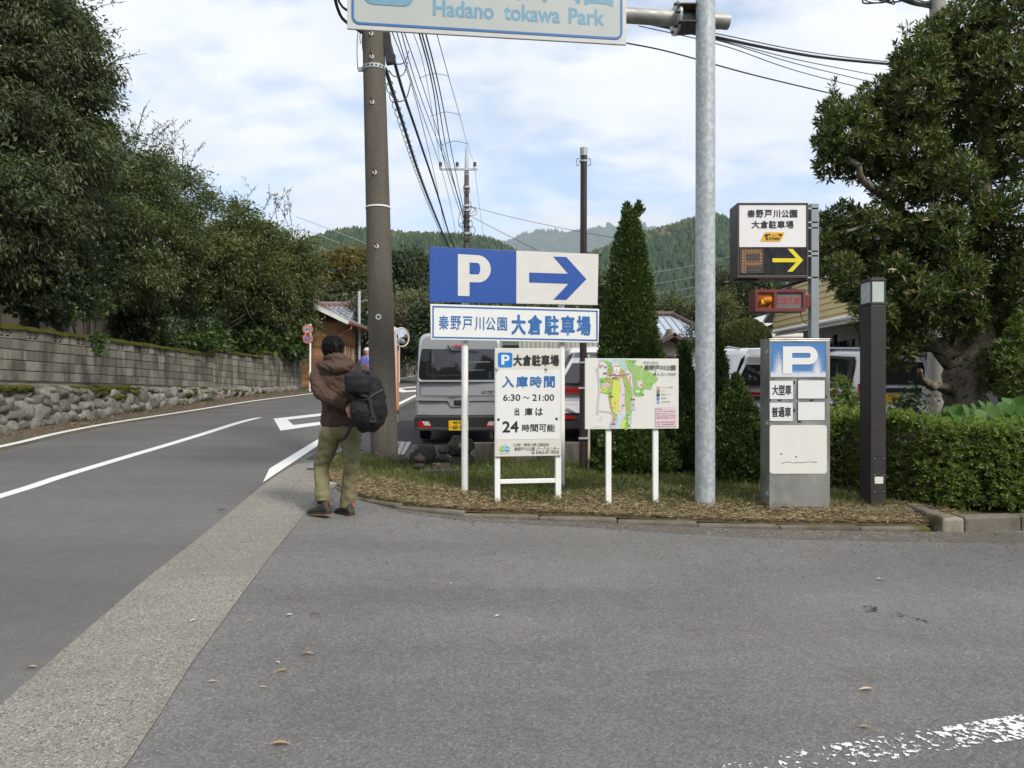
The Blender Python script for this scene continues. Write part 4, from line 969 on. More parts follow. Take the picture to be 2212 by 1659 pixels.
w2 = [(-9.0, 15.3, .10), (-9.0, 17.6, .08), (-8.85, 19.6, .13), (-8.8, 21.2, .09)]
weeds(w2, l_green, 0.06, 70, 'weeds along the stone wall', ['weed at the foot of the stone wall nearest the camera', 'weed at the stone wall foot under the hanging vine', 'bright weed clump at the foot of the stone wall', 'farthest small weed at the stone wall foot'])

# grit and crumbs lying on the asphalt, thickest near the kerb
n = 1500; Xg = RNG.uniform(-2.6, 6.5, n); fr = np.interp(Xg, fx, fy) - 0.14; Yg = fr - np.abs(RNG.normal(size=n)) ** 1.6 * 0.55; k = Yg > 2.6; Xg, Yg = Xg[k], Yg[k]; n = len(Xg)
lg = Leafy(); lg.add(*leaves(np.stack([Xg, Yg, 0.047 * Yg - 0.015 * Xg + 0.010], 1), RNG.normal(size=(n, 3)) * [1, 1, .12], RNG.uniform(.006, .026, n), RNG.uniform(.005, .011, n), .35))
o = lg.build('grit', leafmat('grit and crumbs', [(0, (.06, .05, .04)), (.5, (.20, .16, .11)), (1, (.42, .38, .32))], 0, .9), None); kind(o, 'stuff'); tag(o, 'grit and leaf crumbs scattered on the asphalt along the kerb', 'grit')
# ------------------------------------------------------------------ hills, woods in the distance, haze
def hill(name, Yr, Yf, ridge, mat, z0=1.0, nx=90, ny=24, rough=0.03, drop=12):
    xs_ = np.array([(u - UC) / RES_F * Yr for u, v in ridge]); zs_ = np.array([EYE + (VC - v) / RES_F * Yr - drop for u, v in ridge])
    X = np.linspace(xs_[0], xs_[-1], nx); Hr = np.interp(X, xs_, zs_)
    # round the corners of the ridge line
    for _ in range(2): Hr = np.convolve(np.pad(Hr, 1, 'edge'), [.25, .5, .25], 'valid')
    V = []
    for j in range(ny + 5):
        t = j / ny; y = Yf + (Yr - Yf) * t
        for i in range(nx):
            s = min(t, 1.0); s = s * s * (3 - 2 * s) if t <= 1 else 1 - (t - 1) * 1.5
            x = X[i] * (0.55 + 0.45 * min(1, t)) if Yf < Yr * .7 else X[i]
            nz = rough * Hr[i] * (mnoise.noise(Vector((X[i] * 0.006, y * 0.004, 1.7))) * 2 + mnoise.noise(Vector((X[i] * 0.017, y * 0.012, 4.7)))) * min(1, t * 3) * (1 if t < .97 else .3)
            V.append((x, y, z0 + (Hr[i] - z0) * s + nz))
    F = [(j * nx + i, j * nx + i + 1, (j + 1) * nx + i + 1, (j + 1) * nx + i) for j in range(ny + 4) for i in range(nx - 1)]
    o = newobj(name, mesh(name, V, F, mat, True)); kind(o, 'structure')
    A = np.array(V).reshape(ny + 5, nx, 3); return A
m_hill = M('wooded slope', (0.03, 0.055, 0.022), 0.95, var=0.4, vs=0.02, spec=0.0)
l_hillA = leafmat('hill conifers', [(0, (0.015, 0.042, 0.015)), (0.7, (0.031, 0.068, 0.023)), (1, (0.056, 0.09, 0.031))], 0.0, 0.9)
l_hillB = leafmat('hill broadleaves', [(0, (0.045, 0.065, 0.024)), (0.6, (0.085, 0.100, 0.036)), (0.9, (0.14, 0.125, 0.055)), (1, (0.17, 0.115, 0.06))], 0.0, 0.9)
def hill_trees(name, label, A, n, hgt, rad, mat, pick, broad=False, tmax=None):
    ny, nx, _ = A.shape
    j = RNG.random(n) ** 0.75 * (ny - 6.0); i = RNG.random(n) * (nx - 1.01)
    j0 = j.astype(int); i0 = i.astype(int); fj = (j - j0)[:, None]; fi = (i - i0)[:, None]
    Pn = A[j0, i0] * (1 - fi) * (1 - fj) + A[j0, i0 + 1] * fi * (1 - fj) + A[j0 + 1, i0] * (1 - fi) * fj + A[j0 + 1, i0 + 1] * fi * fj
    sel = np.array([mnoise.noise(Vector((p[0] * .008, p[1] * .008, 9.1))) for p in Pn]) + RNG.normal(size=n) * .12
    k = pick(sel); Pn = Pn[k]; n = len(Pn)
    H = hgt * RNG.uniform(.65, 1.25, n); Rr = rad * RNG.uniform(.7, 1.3, n)
    if broad: prof = [(.0, .6), (.5, 1.0), (1.0, .3)]
    else: prof = [(0.0, 1.0), (.45, .72), (1.0, .02)]
    q = 6; VV = []
    for f_, r_ in prof:
        for a in range(q):
            th = 2 * PI * a / q + RNG.random(n) * .5; jit = RNG.uniform(.7, 1.25, n)
            VV.append(np.stack([Pn[:, 0] + np.cos(th) * Rr * r_ * jit, Pn[:, 1] + np.sin(th) * Rr * r_ * jit, Pn[:, 2] + H * (f_ + RNG.normal(size=n) * .03)], 1))
    V = np.stack(VV, 1).reshape(-1, 3); m = len(prof) * q; F = []
    b = np.arange(n)[:, None] * m
    for l in range(len(prof) - 1):
        for a in range(q): F.append(b + np.array([[l * q + a, l * q + (a + 1) % q, (l + 1) * q + (a + 1) % q, (l + 1) * q + a]]))
    o = newobj(name, bulk(name, V, np.concatenate(F), mat)); kind(o, 'stuff'); tag(o, label, 'forest'); return o
A1 = hill('hill', 820, 420, [(200, 560), (400, 560), (560, 545), (650, 518), (700, 500), (760, 490), (850, 503), (930, 500), (1000, 498), (1060, 512), (1120, 538), (1180, 568), (1260, 620), (1340, 690), (1420, 760)], m_hill, 4, drop=11)
hill_trees('forest', 'dark conifers covering the nearer wooded hill on the left', A1, 15000, 9, 2.7, l_hillA, lambda s: s < 0.10)
hill_trees('forest', 'mottled broadleaf woods covering the nearer left hill', A1, 9000, 7, 3.4, l_hillB, lambda s: s >= 0.06, True)
A2 = hill('hill', 1150, 560, [(1050, 760), (1130, 690), (1200, 590), (1240, 556), (1290, 540), (1330, 530), (1400, 513), (1450, 494), (1500, 472), (1545, 457), (1580, 472), (1620, 512), (1680, 560), (1760, 590), (1900, 570), (2100, 540), (2500, 560)], m_hill, 6, drop=13)
hill_trees('forest', 'dense conifer plantation covering the taller hill on the right', A2, 17000, 10, 3.2, l_hillA, lambda s: s < 0.33)
hill_trees('forest', 'broadleaf woods on the spurs of the right hill', A2, 6000, 9, 3.8, l_hillB, lambda s: s >= 0.22, True)
A3 = hill('mountain', 6000, 4300, [(700, 600), (900, 560), (1060, 528), (1100, 516), (1130, 505), (1165, 500), (1200, 506), (1235, 500), (1262, 497), (1290, 488), (1330, 497), (1420, 512), (1500, 530), (1700, 580), (1900, 600)], m_hill, 40, rough=.05, drop=8)
hill_trees('forest', 'hazy woods covering the far blue mountain', A3, 7000, 26, 15, l_hillA, lambda s: s < 9)

k = N('pale haze'); k.t.nodes.remove(k.b)
pv = k.n('ShaderNodeVolumePrincipled'); pv.inputs['Color'].default_value = (0.80, 0.90, 1.0, 1); pv.inputs['Density'].default_value = 0.000105; pv.inputs['Anisotropy'].default_value = 0.2
k.l(pv.outputs[0], k.o.inputs['Volume'])
hz = MB(); hz.bx(-3600, 3600, -80, 6500, -6, 1420); kind(hz.build('haze', k.m), 'stuff')

# unseen trees behind the camera, made tall to darken reflections in glass and steel
A4 = np.array([[(x, y, gfar(x, y) - .2) for x in np.linspace(-70, 70, 30)] for y in (-50, -44, -38, -32, -28, -25, -24, -23, -22.5, -22)])
hill_trees('forest', 'unseen line of tall trees behind the photographer', A4, 520, 14, 3.2, l_mid, lambda s: s < 9, True)
# ---- trees and scrub in the middle distance
def mid_tree(name, label, u, Yv, blobs, leaf, style, bark=m_bark, tr=0.2):
    Y = Yv; x = (u - UC) / RES_F * Y
    return tree(name, label, 'tree', (x, Y, gfar(x, Y)), [(a, b, Y + R.uniform(-1, 1), c, d, e) for a, b, c, d, e in blobs], leaf, bark, tr, style, limbs=True, group='trees in the middle distance')
au = st_clump(16, 0.30, 0.55, 0.1, 0.5, 0.35)
mid_tree('broadleaf_tree', 'yellow brown autumn tree beyond the wooden house', 735, 48, [(735, 590, 60, 40, 150), (700, 600, 40, 40, 110), (770, 585, 45, 36, 110), (740, 625, 70, 36, 160), (690, 640, 40, 30, 90)], l_autumn, au)
mid_tree('broadleaf_tree', 'greener tree behind the lower side of the autumn tree', 700, 46, [(690, 655, 50, 34, 120), (750, 650, 50, 30, 120), (790, 640, 40, 40, 100)], l_mid, au)
ce = st_clump(16, 0.26, 0.4, 0.35, 0.4, 0.3)
mid_tree('cedar_tree', 'tall pointed cedar right of the utility pole', 893, 52, [(893, 560, 14, 24, 60), (890, 590, 26, 30, 110), (888, 620, 34, 30, 130), (890, 650, 38, 24, 120)], l_cedar, ce)
mid_tree('cedar_tree', 'dark cedar between the pole and the blue sign', 852, 50, [(848, 565, 22, 26, 90), (850, 600, 32, 34, 140), (850, 640, 36, 30, 140)], l_cedar, ce)
mid_tree('cedar_tree', 'broad dark tree behind the left end of the blue sign', 930, 55, [(925, 585, 30, 28, 110), (930, 620, 34, 34, 130), (960, 640, 40, 30, 120), (990, 660, 50, 30, 140)], l_cedar, ce)
sc_ = st_clump(14, 0.20, 0.35, 0.1, 0.42, 0.35)
mid_tree('scrub', 'pale green scrub right of the utility pole', 905, 38, [(895, 660, 34, 24, 120), (925, 675, 30, 26, 110), (870, 675, 30, 20, 90)], l_pale, sc_, tr=.08)
mid_tree('scrub', 'russet scrub below the pale bushes above the far wall', 862, 36, [(860, 690, 26, 22, 110), (885, 705, 34, 20, 120), (850, 710, 22, 20, 80)], l_rust, sc_, tr=.08)
mid_tree('scrub', 'dark green scrub behind the convex mirror', 900, 33, [(895, 735, 30, 30, 150), (920, 700, 24, 36, 120), (880, 760, 24, 20, 80)], l_dark, sc_, tr=.08)
mid_tree('scrub', 'green scrub behind the end of the wooden house', 790, 36, [(785, 690, 26, 40, 140), (775, 740, 20, 34, 100), (800, 760, 26, 30, 90)], l_mid, sc_, tr=.08)
mid_tree('broadleaf_tree', 'wide tree mass between the lower sign and the thuja', 1200, 44, [(1040, 690, 60, 24, 120), (1130, 690, 60, 24, 120), (1210, 690, 60, 28, 130), (1290, 680, 60, 34, 150), (1310, 620, 20, 30, 60)], l_mid, au)
mid_tree('broadleaf_tree', 'rounded brown green tree above the grey metal roof', 1470, 46, [(1455, 665, 34, 22, 120), (1495, 668, 40, 26, 150), (1425, 680, 26, 18, 80), (1500, 700, 30, 20, 90)], l_tan, sc_)
mid_tree('broadleaf_tree', 'green tree mass under the warning lamp box', 1620, 40, [(1570, 650, 36, 36, 150), (1610, 640, 44, 34, 170), (1660, 650, 40, 40, 160), (1640, 690, 50, 30, 150), (1700, 640, 30, 30, 90), (1590, 615, 34, 20, 90), (1650, 612, 40, 22, 100)], l_mid, sc_)
mid_tree('pine_tree', 'cloud pruned pine with separate clumps beside the topiary dome', 1560, 27, [(1555, 655, 22, 12, 70), (1575, 668, 20, 10, 60), (1552, 692, 20, 12, 70), (1545, 715, 16, 10, 50), (1560, 640, 14, 8, 30)], l_tan, st_clump(12, 0.12, 0.16, -0.3, 0.3, 0.3), tr=.09)
mid_tree('pine_tree', 'flat topped pruned garden pine by the small porch', 1485, 30, [(1488, 745, 22, 8, 60), (1492, 715, 12, 10, 40), (1478, 752, 16, 5, 30)], l_dark, st_clump(12, 0.10, 0.14, -0.3, 0.3, 0.3), tr=.07)
def dome():
    Y = 21.5; x = (1610 - UC) / RES_F * Y; b = Vector((x, Y, gz(x, Y))); t = thing('topiary_shrub', 'clipped dome shaped topiary shrub behind the white cars', 'shrub', tuple(b)); lf = Leafy()
    c = np.array(P(1610, 742, Y) - b); r = np.array([px(54, Y), px(50, Y), px(52, Y)]); n = 9000
    d = rdir(n); d[:, 2] = np.abs(d[:, 2]) * 1.0 - 0.15; d = nrm(d); C = c + d * r * (0.93 + 0.08 * RNG.random((n, 1)))
    lf.add(*leaves(C, d + RNG.normal(size=(n, 3)) * .7, .075 * RNG.uniform(.6, 1.3, n), .035, .2)); lf.build('foliage', l_tan, t)
    m = MB(); bm = bmesh.new(); bmesh.ops.create_icosphere(bm, subdivisions=3, radius=1); m.add([tuple(c[i] + v.co[i] * r[i] * .93 for i in range(3)) for v in bm.verts], [tuple(v.index for v in f_.verts) for f_ in bm.faces]); bm.free()
    m.tube([(0, 0, -.1), tuple(c)], .12, 8); m.build('branches', l_tan, t)
dome()

# ------------------------------------------------------------------ buildings
def wood_mat(name, a, b, obj=True):
    k = N(name); v = k.mapped((1.0, 1.0, 9.0))
    c = k.mix(k.rnd_obj() if obj else 0.5, a, b)
    c = k.mix(k.ramp(k.noise(2.4, 6, 0.7, v), 0.35, 0.7, 0, .55), c, sc3(a, .5)); k.bump(k.noise(9, 5, .7, v), .4, .02)
    return k.fin(c, .8, 0, .25)
m_plank = wood_mat('weathered cedar plank', (0.20, 0.095, 0.045), (0.42, 0.235, 0.125))
m_plank_dk = wood_mat('brown timber', (0.10, 0.05, 0.028), (0.17, 0.085, 0.045))
m_tile = M('grey glazed roof tile', (0.26, 0.28, 0.31), 0.4, var=0.25, vs=5)
m_white = M('off white paint', (0.72, 0.71, 0.68), 0.5, var=0.06)
m_copper = M('copper coloured downpipe', (0.33, 0.12, 0.07), 0.45, 0.2, var=0.12)
m_glass_dk = M('dark window glass', (0.02, 0.024, 0.028), 0.06, var=0, spec=0.6)
def wood_house():
    Yc = 30.0; xc = (729 - UC) / RES_F * Yc; zc = gfar(xc, Yc)
    t = thing('wooden_house', 'small weathered wooden house with a grey tiled roof beyond the wall', 'house', (xc, Yc, zc)); H = 2.75
    # local: front wall runs to -x, side wall runs to +y
    core = MB(); core.prism([(-3.9, -0.3), (-0.03, -0.3), (-0.03, H), (-2.0, H + 1.35), (-3.9, H + .9)], 0.03, 3.55); core.build('wall', m_plank_dk, t)
    n = 21; ph = H / n
    pl = MB(); pl.add([(-.5, 0, -ph / 2 - .006), (.5, 0, -ph / 2 - .006), (.5, -.012, ph / 2 + .004), (-.5, -.012, ph / 2 + .004), (-.5, .03, -ph / 2 - .006), (.5, .03, -ph / 2 - .006), (.5, .03, ph / 2), (-.5, .03, ph / 2)], [(0, 1, 2, 3), (1, 5, 6, 2), (4, 0, 3, 7), (3, 2, 6, 7), (0, 4, 5, 1)])
    pl.V = [(x, y if z < 0 else y + .02, z) for x, y, z in pl.V]; me = mesh('plank', pl.V, pl.F, m_plank)
    for i in range(n):
        for (x0, x1) in ((-1.55, -.02), (-3.5, -1.56)) if i % 2 else ((-1.25, -.02), (-3.5, -1.26)):
            o = newobj('plank', me, t, ((x0 + x1) / 2, 0, (i + .5) * ph)); o.scale = (x1 - x0 - .006, 1, 1)
    for i in range(n):
        for (y0, y1) in ((0.02, 1.1), (2.95, 3.5)) if i < 14 else ((0.02, 1.9), (1.91, 3.5)):
            o = newobj('plank', me, t, (0, (y0 + y1) / 2, (i + .5) * ph)); o.scale = (y1 - y0 - .006, 1, 1); o.rotation_euler = (0, 0, PI / 2)
    for i in range(16):   # upright boards in the gable
        x = -.55 - i * .17; h = .04 + (-x) * .47
        if h > .12: MB().bx(x - .08, x + .08, -.02, .02, H + .03, H + min(h, 1.2)).build('gable_board', m_plank_dk, t)
    f = MB(); f.bx(-3.6, -.0, -.035, .02, H - .06, H + .03); f.build('beam', m_plank_dk, t)
    # door opening with leaning boards
    MB().bx(-.02, .012, 1.12, 2.93, 0, 1.83).build('door', m_plank_dk, t)
    for i, y in enumerate((1.25, 1.6, 2.0, 2.45, 2.8)): MB().bx(.02, .05, y - .1, y + .08, 0, 1.75).build('door_board', m_plank if i % 2 else m_beige, t)
    # roof: verge running down to the right, eave along the side
    sl = 0.47; ov = .55
    def rz(x): return H + .1 - sl * x * (1 if x < 0 else 1)
    rf = MB(); rf.add([(ov, -.5, rz(ov)), (-2.0, -.5, rz(-2.0)), (-2.0, 4.2, rz(-2.0)), (ov, 4.2, rz(ov)), (ov, -.5, rz(ov) + .07), (-2.0, -.5, rz(-2) + .07), (-2.0, 4.2, rz(-2) + .07), (ov, 4.2, rz(ov) + .07)], [(0, 1, 2, 3), (7, 6, 5, 4), (0, 4, 5, 1), (1, 5, 6, 2), (2, 6, 7, 3), (3, 7, 4, 0)])
    rf.add([(-2.0, -.5, rz(-2)), (-4.6, -.5, rz(-2) - 1.22), (-4.6, 4.2, rz(-2) - 1.22), (-2.0, 4.2, rz(-2)), (-2.0, -.5, rz(-2) + .07), (-4.6, -.5, rz(-2) - 1.15), (-4.6, 4.2, rz(-2) - 1.15), (-2.0, 4.2, rz(-2) + .07)], [(0, 3, 2, 1), (4, 5, 6, 7), (0, 1, 5, 4), (2, 3, 7, 6), (1, 2, 6, 5)])
    roof = rf.build('roof', m_white, t)
    me_t = MB()
    for k_ in range(7):
        a = -.15 + k_ * .05; 
    tv = []; tf = []
    for k_ in range(6):
        xx = -.12 + k_ * .048; hh = .03 * math.sin(PI * k_ / 5 * 1.6)
        tv += [(0, xx, hh), (.27, xx, hh - .27 * sl + .022)]
    tf = [(2 * k_, 2 * k_ + 1, 2 * k_ + 3, 2 * k_ + 2) for k_ in range(5)]
    mt = mesh('tile', tv, tf, m_tile, True); tcount = 0
    for r_ in range(9):
        for c_ in range(18):
            x = -1.98 + r_ * .265
            if x > ov - .1: continue
            newobj('tile', mt, roof, (x, -.36 + c_ * .25, rz(x) + .085)); tcount += 1
    # tiled roof of the rear part, its slope towards the road
    rr0 = Vector((-2.35, 6.0, 5.5 - zc)); rr1 = Vector((-0.45, 6.0, 5.5 - zc)); e0 = Vector((-2.35, 3.7, 4.35 - zc)); e1 = Vector((-0.45, 3.7, 4.35 - zc))
    q = MB(); q.add([e0, e1, rr1, rr0, e0 + Vector((0, 4.6, 0)), e1 + Vector((0, 4.6, 0))], [(0, 1, 2, 3), (3, 2, 5, 4), (0, 3, 4), (1, 5, 2)]); r2 = q.build('rear_roof', m_tile, t)
    q = MB(); q.bx(-2.5, -.35, 5.85, 6.15, 5.46 - zc, 5.68 - zc); q.build('ridge', m_tile, r2); q = MB(); q.bx(-2.2, -.6, 5.80, 5.845, 5.50 - zc, 5.60 - zc); q.build('ridge_trim', m_copper, r2)
    for r_ in range(8):
        for c_ in range(8): o = newobj('tile', mt, r2, rr0.lerp(e0, r_ / 8) + Vector((c_ * .24, -.02, .03))); o.rotation_euler = (0, 0, -PI / 2); o.scale = (1.12, 1, 1.05)
    fa = MB(); 
    for (x0, x1) in ((-2.0, ov),):
        fa.add([(x0, -.52, rz(x0) - .07), (x1, -.52, rz(x1) - .07), (x1, -.52, rz(x1) + .10), (x0, -.52, rz(x0) + .10), (x0, -.56, rz(x0) - .07), (x1, -.56, rz(x1) - .07), (x1, -.56, rz(x1) + .10), (x0, -.56, rz(x0) + .10)], [(0, 1, 2, 3), (7, 6, 5, 4), (0, 4, 5, 1), (3, 2, 6, 7), (1, 5, 6, 2)])
    fa.build('fascia', m_white, t)
    gt = MB(); gt.tube([(ov + .06, -.5, rz(ov) - .0), (ov + .06, 4.2, rz(ov) - .0)], .06, 8); gt.build('gutter', m_copper, t)
    dp = MB(); dp.tube([(ov + .05, -.1, rz(ov) - .05), (ov + .02, -.12, rz(ov) - .22), (.08, -.1, rz(ov) - .42), (.07, -.08, rz(ov) - .6), (.07, -.08, 0)], .04, 8); dp.build('downpipe', m_copper, t)
    rg = MB(); rg.bx(-2.14, -1.86, -.5, 4.2, rz(-2) + .06, rz(-2) + .26); rg.build('ridge', m_tile, t); MB().bx(-1.855, -1.84, .1, 3.9, rz(-2) + .12, rz(-2) + .2).build('ridge_trim', m_copper, t)
    w = MB(); w.bx(-3.0, -2.2, -.03, .01, .9, 1.7); w.build('window', m_glass_dk, t)
wood_house()
def roof_house():
    Y = 38; x0 = (1445 - UC) / RES_F * Y; z0 = gfar(x0, Y); t = thing('house', 'low house with a pale blue metal roof and white gabled porch', 'house', (x0, Y, z0))
    L = lambda u, v, d=0: P(u, v, Y + d) - Vector((x0, Y, z0))
    m_metal = M('pale blue metal roof', (0.44, 0.50, 0.56), 0.45, 0.3, 0.1, 2); m_cream = concrete('cream plaster', (0.66, 0.60, 0.54), (0.45, 0.4, 0.34), .3); m_brown = M('brown timber trim', (0.085, 0.055, 0.045), .6, var=.15)
    a = L(1370, 728, 0); b = L(1545, 728, 0); c = L(1452, 682, 4); d = L(1380, 682, 4)
    w = MB(); w.bx(a.x + .6, b.x - .6, .8, 7, 0, a.z); w.build('wall', m_cream, t)
    r = MB(); e = L(1545, 728, 0) + Vector((0, 8, 0)); a2 = a + Vector((0, 8, 0)); r.add([a, b, c, d, e, a2], [(0, 1, 2, 3), (1, 4, 2), (3, 2, 4, 5), (0, 3, 5), (1, 0, 5, 4)]); rf = r.build('roof', m_metal, t)
    for i in range(12):
        f = i / 11; q0 = a.lerp(b, f); q1 = d.lerp(c, min(1, max(0, (q0.x - d.x) / (c.x - d.x)))) if q0.x < c.x else c.lerp(b, (q0.x - c.x) / (b.x - c.x))
        m = MB(); m.tube([q0 + Vector((0, -.02, .03)), q1 + Vector((0, -.02, .03))], .035, 4); m.build('seam', m_metal, rf)
    m = MB(); m.tube([d + Vector((-.3, 0, .1)), c + Vector((.1, 0, .1))], .16, 8); m.tube([c + Vector((0, 0, .1)), b + Vector((0, 0, .1))], .13, 8); m.build('ridge', m_brown, rf)
    for i in range(5):
        q = a.lerp(b, .35 + i * .08) + Vector((0, .35, .13)); MB().box(tuple(q), (.16, .12, .1)).build('snow_guard', m_brown, rf)
    MB().bx(a.x, b.x, -.04, .02, a.z - .2, a.z - .02).build('eave_board', m_brown, t)
    ap = L(1445, 730, -3); pl = L(1410, 748, -3); pr = L(1472, 746, -3); bt = L(1445, 770, -3).z
    g = MB(); g.prism([(pl.x + .15, bt), (pr.x - .15, bt), (pr.x - .15, pr.z), (ap.x, ap.z - .1), (pl.x + .15, pl.z)], -3, .7); p_ = g.build('porch', m_cream, t)
    for q0, q1 in ((pl, ap), (ap, pr)):
        m = MB(); dd = (q1 - q0); m.box(tuple((q0 + q1) / 2 + Vector((0, .8, .07))), (dd.length + .1, 4.2, .16), ry=-math.atan2(dd.z, dd.x)); m.build('porch_roof', m_brown, t)
    orn = MB(); orn.tube([tuple(ap + Vector((0, -.05, .05))), tuple(ap + Vector((0, -.05, .42)))], [.28, .1], 8); orn.build('ridge_ornament', m_brown, p_)
    MB().bx(pl.x, pr.x, -3.05, -2.98, bt - .12, bt).build('beam', m_brown, t)
    MB().bx(pl.x + .2, pr.x - .2, -2.9, .6, 0, bt - .1).build('entrance', m_glass_dk, t)
roof_house()
def yellow_house():
    X = 9.3; t = thing('house', 'yellow clapboard house behind the clipped tree on the right', 'house', (X, 18, gz(X, 18))); z0 = gz(X, 18)
    m_yel = M('yellow clapboard', (0.60, 0.47, 0.22), .6, obj=.05, var=.06, vs=2); m_trim = M('cream trim', (0.62, 0.57, 0.45), .6, var=.05); m_dk = M('dark trim', (0.03, 0.027, 0.025), .7, var=.1)  # last one: near-black tone for window bars, posts and wall lamp
    lo, hi = 3.46 - z0, 4.16 - z0; pk = 6.35 - z0
    body = MB(); V = [(8, lo), (8, hi), (3.3, pk), (-1.4, hi), (-1.4, lo)]
    body.add([(0.04, y, z) for y, z in V] + [(7, y, z) for y, z in V], [(0, 1, 2, 3, 4), (9, 8, 7, 6, 5)] + [(i, 5 + i, 5 + (i + 1) % 5, (i + 1) % 5) for i in range(5)]); body.build('wall', m_trim, t)
    ph = .19; n = int((pk - lo) / ph)
    for i in range(n):
        z = lo + i * ph
        y1 = 8 if z < hi - ph else 8 - (z + ph - hi) / (pk - hi) * 4.7; y0 = -1.4 if z < hi - ph else -1.4 + (z + ph - hi) / (pk - hi) * 4.7
        segs = [(y0, y1)]
        if 5.15 - z0 - ph * 1.5 < z + ph / 2 < 5.15 - z0 + .55 and y1 > 4.2: segs = [(y0, 3.1), (4.2, y1)]
        for s0, s1 in segs:
            if s1 - s0 < .1: continue
            m = MB(); m.add([(-.02, s0, z), (-.02, s1, z), (.01, s1, z + ph), (.01, s0, z + ph), (.05, s0, z), (.05, s1, z), (.05, s1, z + ph), (.05, s0, z + ph)], [(3, 2, 1, 0), (0, 1, 5, 4), (3, 7, 6, 2), (0, 4, 7, 3), (1, 2, 6, 5)]); m.build('clapboard', m_yel, t)
    wn = MB(); wn.bx(-.01, .06, 3.1, 4.2, 4.9 - z0, 5.7 - z0); wf = wn.build('window', m_glass_dk, t)
    for i in range(6): MB().bx(-.05, -.02, 3.1, 4.2, 4.95 - z0 + i * .13, 4.97 - z0 + i * .13).build('window_bar', m_dk, wf)
    for (y0, z_0, y1, z_1) in ((8.6, hi - .3, 3.3, pk + .05), (3.3, pk + .05, -2.0, hi - .3)):
        m = MB(); q0 = Vector((3.85, y0, z_0 + .05)); q1 = Vector((3.85, y1, z_1 + .05)); d = q1 - q0
        m.box(tuple((q0 + q1) / 2), (8.0, d.length, .12), rx=math.atan2(d.z, d.y) if d.y > 0 else math.atan2(-d.z, -d.y)); m.build('roof', M('grey metal roofing', (0.42, 0.43, 0.45), .4, .3, .1), t)
    g = MB(); g.bx(.9, 7, -6, 7.6, -.2, lo); g.build('ground_floor_wall', M('grey shop front', (0.40, 0.39, 0.37), .7, var=.1), t)
    for i in range(14): MB().bx(.82, .895, -5.6 + i * .85, -4.95 + i * .85, .1, lo - .5).build('window', m_glass_dk, t)
    for i in range(7): MB().bx(.62, .72, -5.7 + i * 1.7, -5.58 + i * 1.7, -.1, lo - .3).build('post', m_dk, t)
    c = MB(); c.add([(-1.2, -5, lo - .35), (-1.2, 4.5, lo - .35), (.9, 4.5, lo - .05), (.9, -5, lo - .05), (-1.2, -5, lo - .27), (-1.2, 4.5, lo - .27), (.9, 4.5, lo + .0), (.9, -5, lo + .0)], [(0, 1, 2, 3), (7, 6, 5, 4), (0, 4, 5, 1), (1, 5, 6, 2), (3, 7, 4, 0)]); c.build('canopy', m_trim, t)
    gt = MB(); gt.tube([(-1.25, -5, lo - .22), (-1.25, 4.5, lo - .22)], .055, 8); gt.build('gutter', m_white, t)
    lp = MB(); lp.box((-.1, 1.9, lo + .62), (.16, .2, .2)); lp.build('wall_lamp', m_dk, t, bevel=.02)
    ob = thing('outbuilding', 'small white roofed outbuilding between the topiary dome and yellow house', 'building', (10.2, 30, gz(10, 30)))
    zb = gz(10, 30); MB().bx(-.2, 4, 0, 5, 0, 2.4).build('wall', m_beige, ob)
    m = MB(); m.add([(-.4, -.4, 2.6), (1.6, -.4, 3.6), (1.6, 5.4, 3.6), (-.4, 5.4, 2.6), (-.4, -.4, 2.45), (1.6, -.4, 3.45), (1.6, 5.4, 3.45), (-.4, 5.4, 2.45), (4.2, -.4, 2.6), (4.2, 5.4, 2.6)], [(0, 1, 2, 3), (7, 6, 5, 4), (0, 4, 5, 1), (3, 7, 4, 0), (1, 8, 9, 2)]); m.build('roof', m_white, ob)
    MB().bx(-.45, 1.6, -.45, -.405, 2.3, 2.44).build('eave_board', m_white, ob)
yellow_house()
def shed():
    Y = 33; x = (1085 - UC) / RES_F * Y; z = gfar(x, Y); t = thing('shed', 'grey corrugated shed with a dark eave seen between van and notice boards', 'shed', (x, Y, z)); m_cor = M('corrugated sheet', (0.40, 0.39, 0.34), .6, .2, .15, 4)
    top = P(1085, 752, Y).z - z
    m = MB(); n = 40; V = []; 
    for i in range(n + 1): xx = .55 + i * .1; V += [(xx, .03 * (i % 2), 0), (xx, .03 * (i % 2), top + .6)]
    m.add(V, [(2 * i, 2 * i + 1, 2 * i + 3, 2 * i + 2) for i in range(n)]); m.build('corrugated_wall', m_cor, t)
    MB().bx(-2.2, .5, .2, 3, 0, top).build('wall', m_dwood, t); MB().bx(-2.6, .75, -.5, 3.4, top, top + .16).build('roof', m_dwood, t); MB().bx(-2.6, .75, -.55, -.505, top + .1, top + .3).build('fascia', M('green trim', (.10, .17, .12), .6), t)
    MB().bx(.6, 4.6, .1, 3, 0, top + .55).build('back_wall', m_cor, t)
shed()
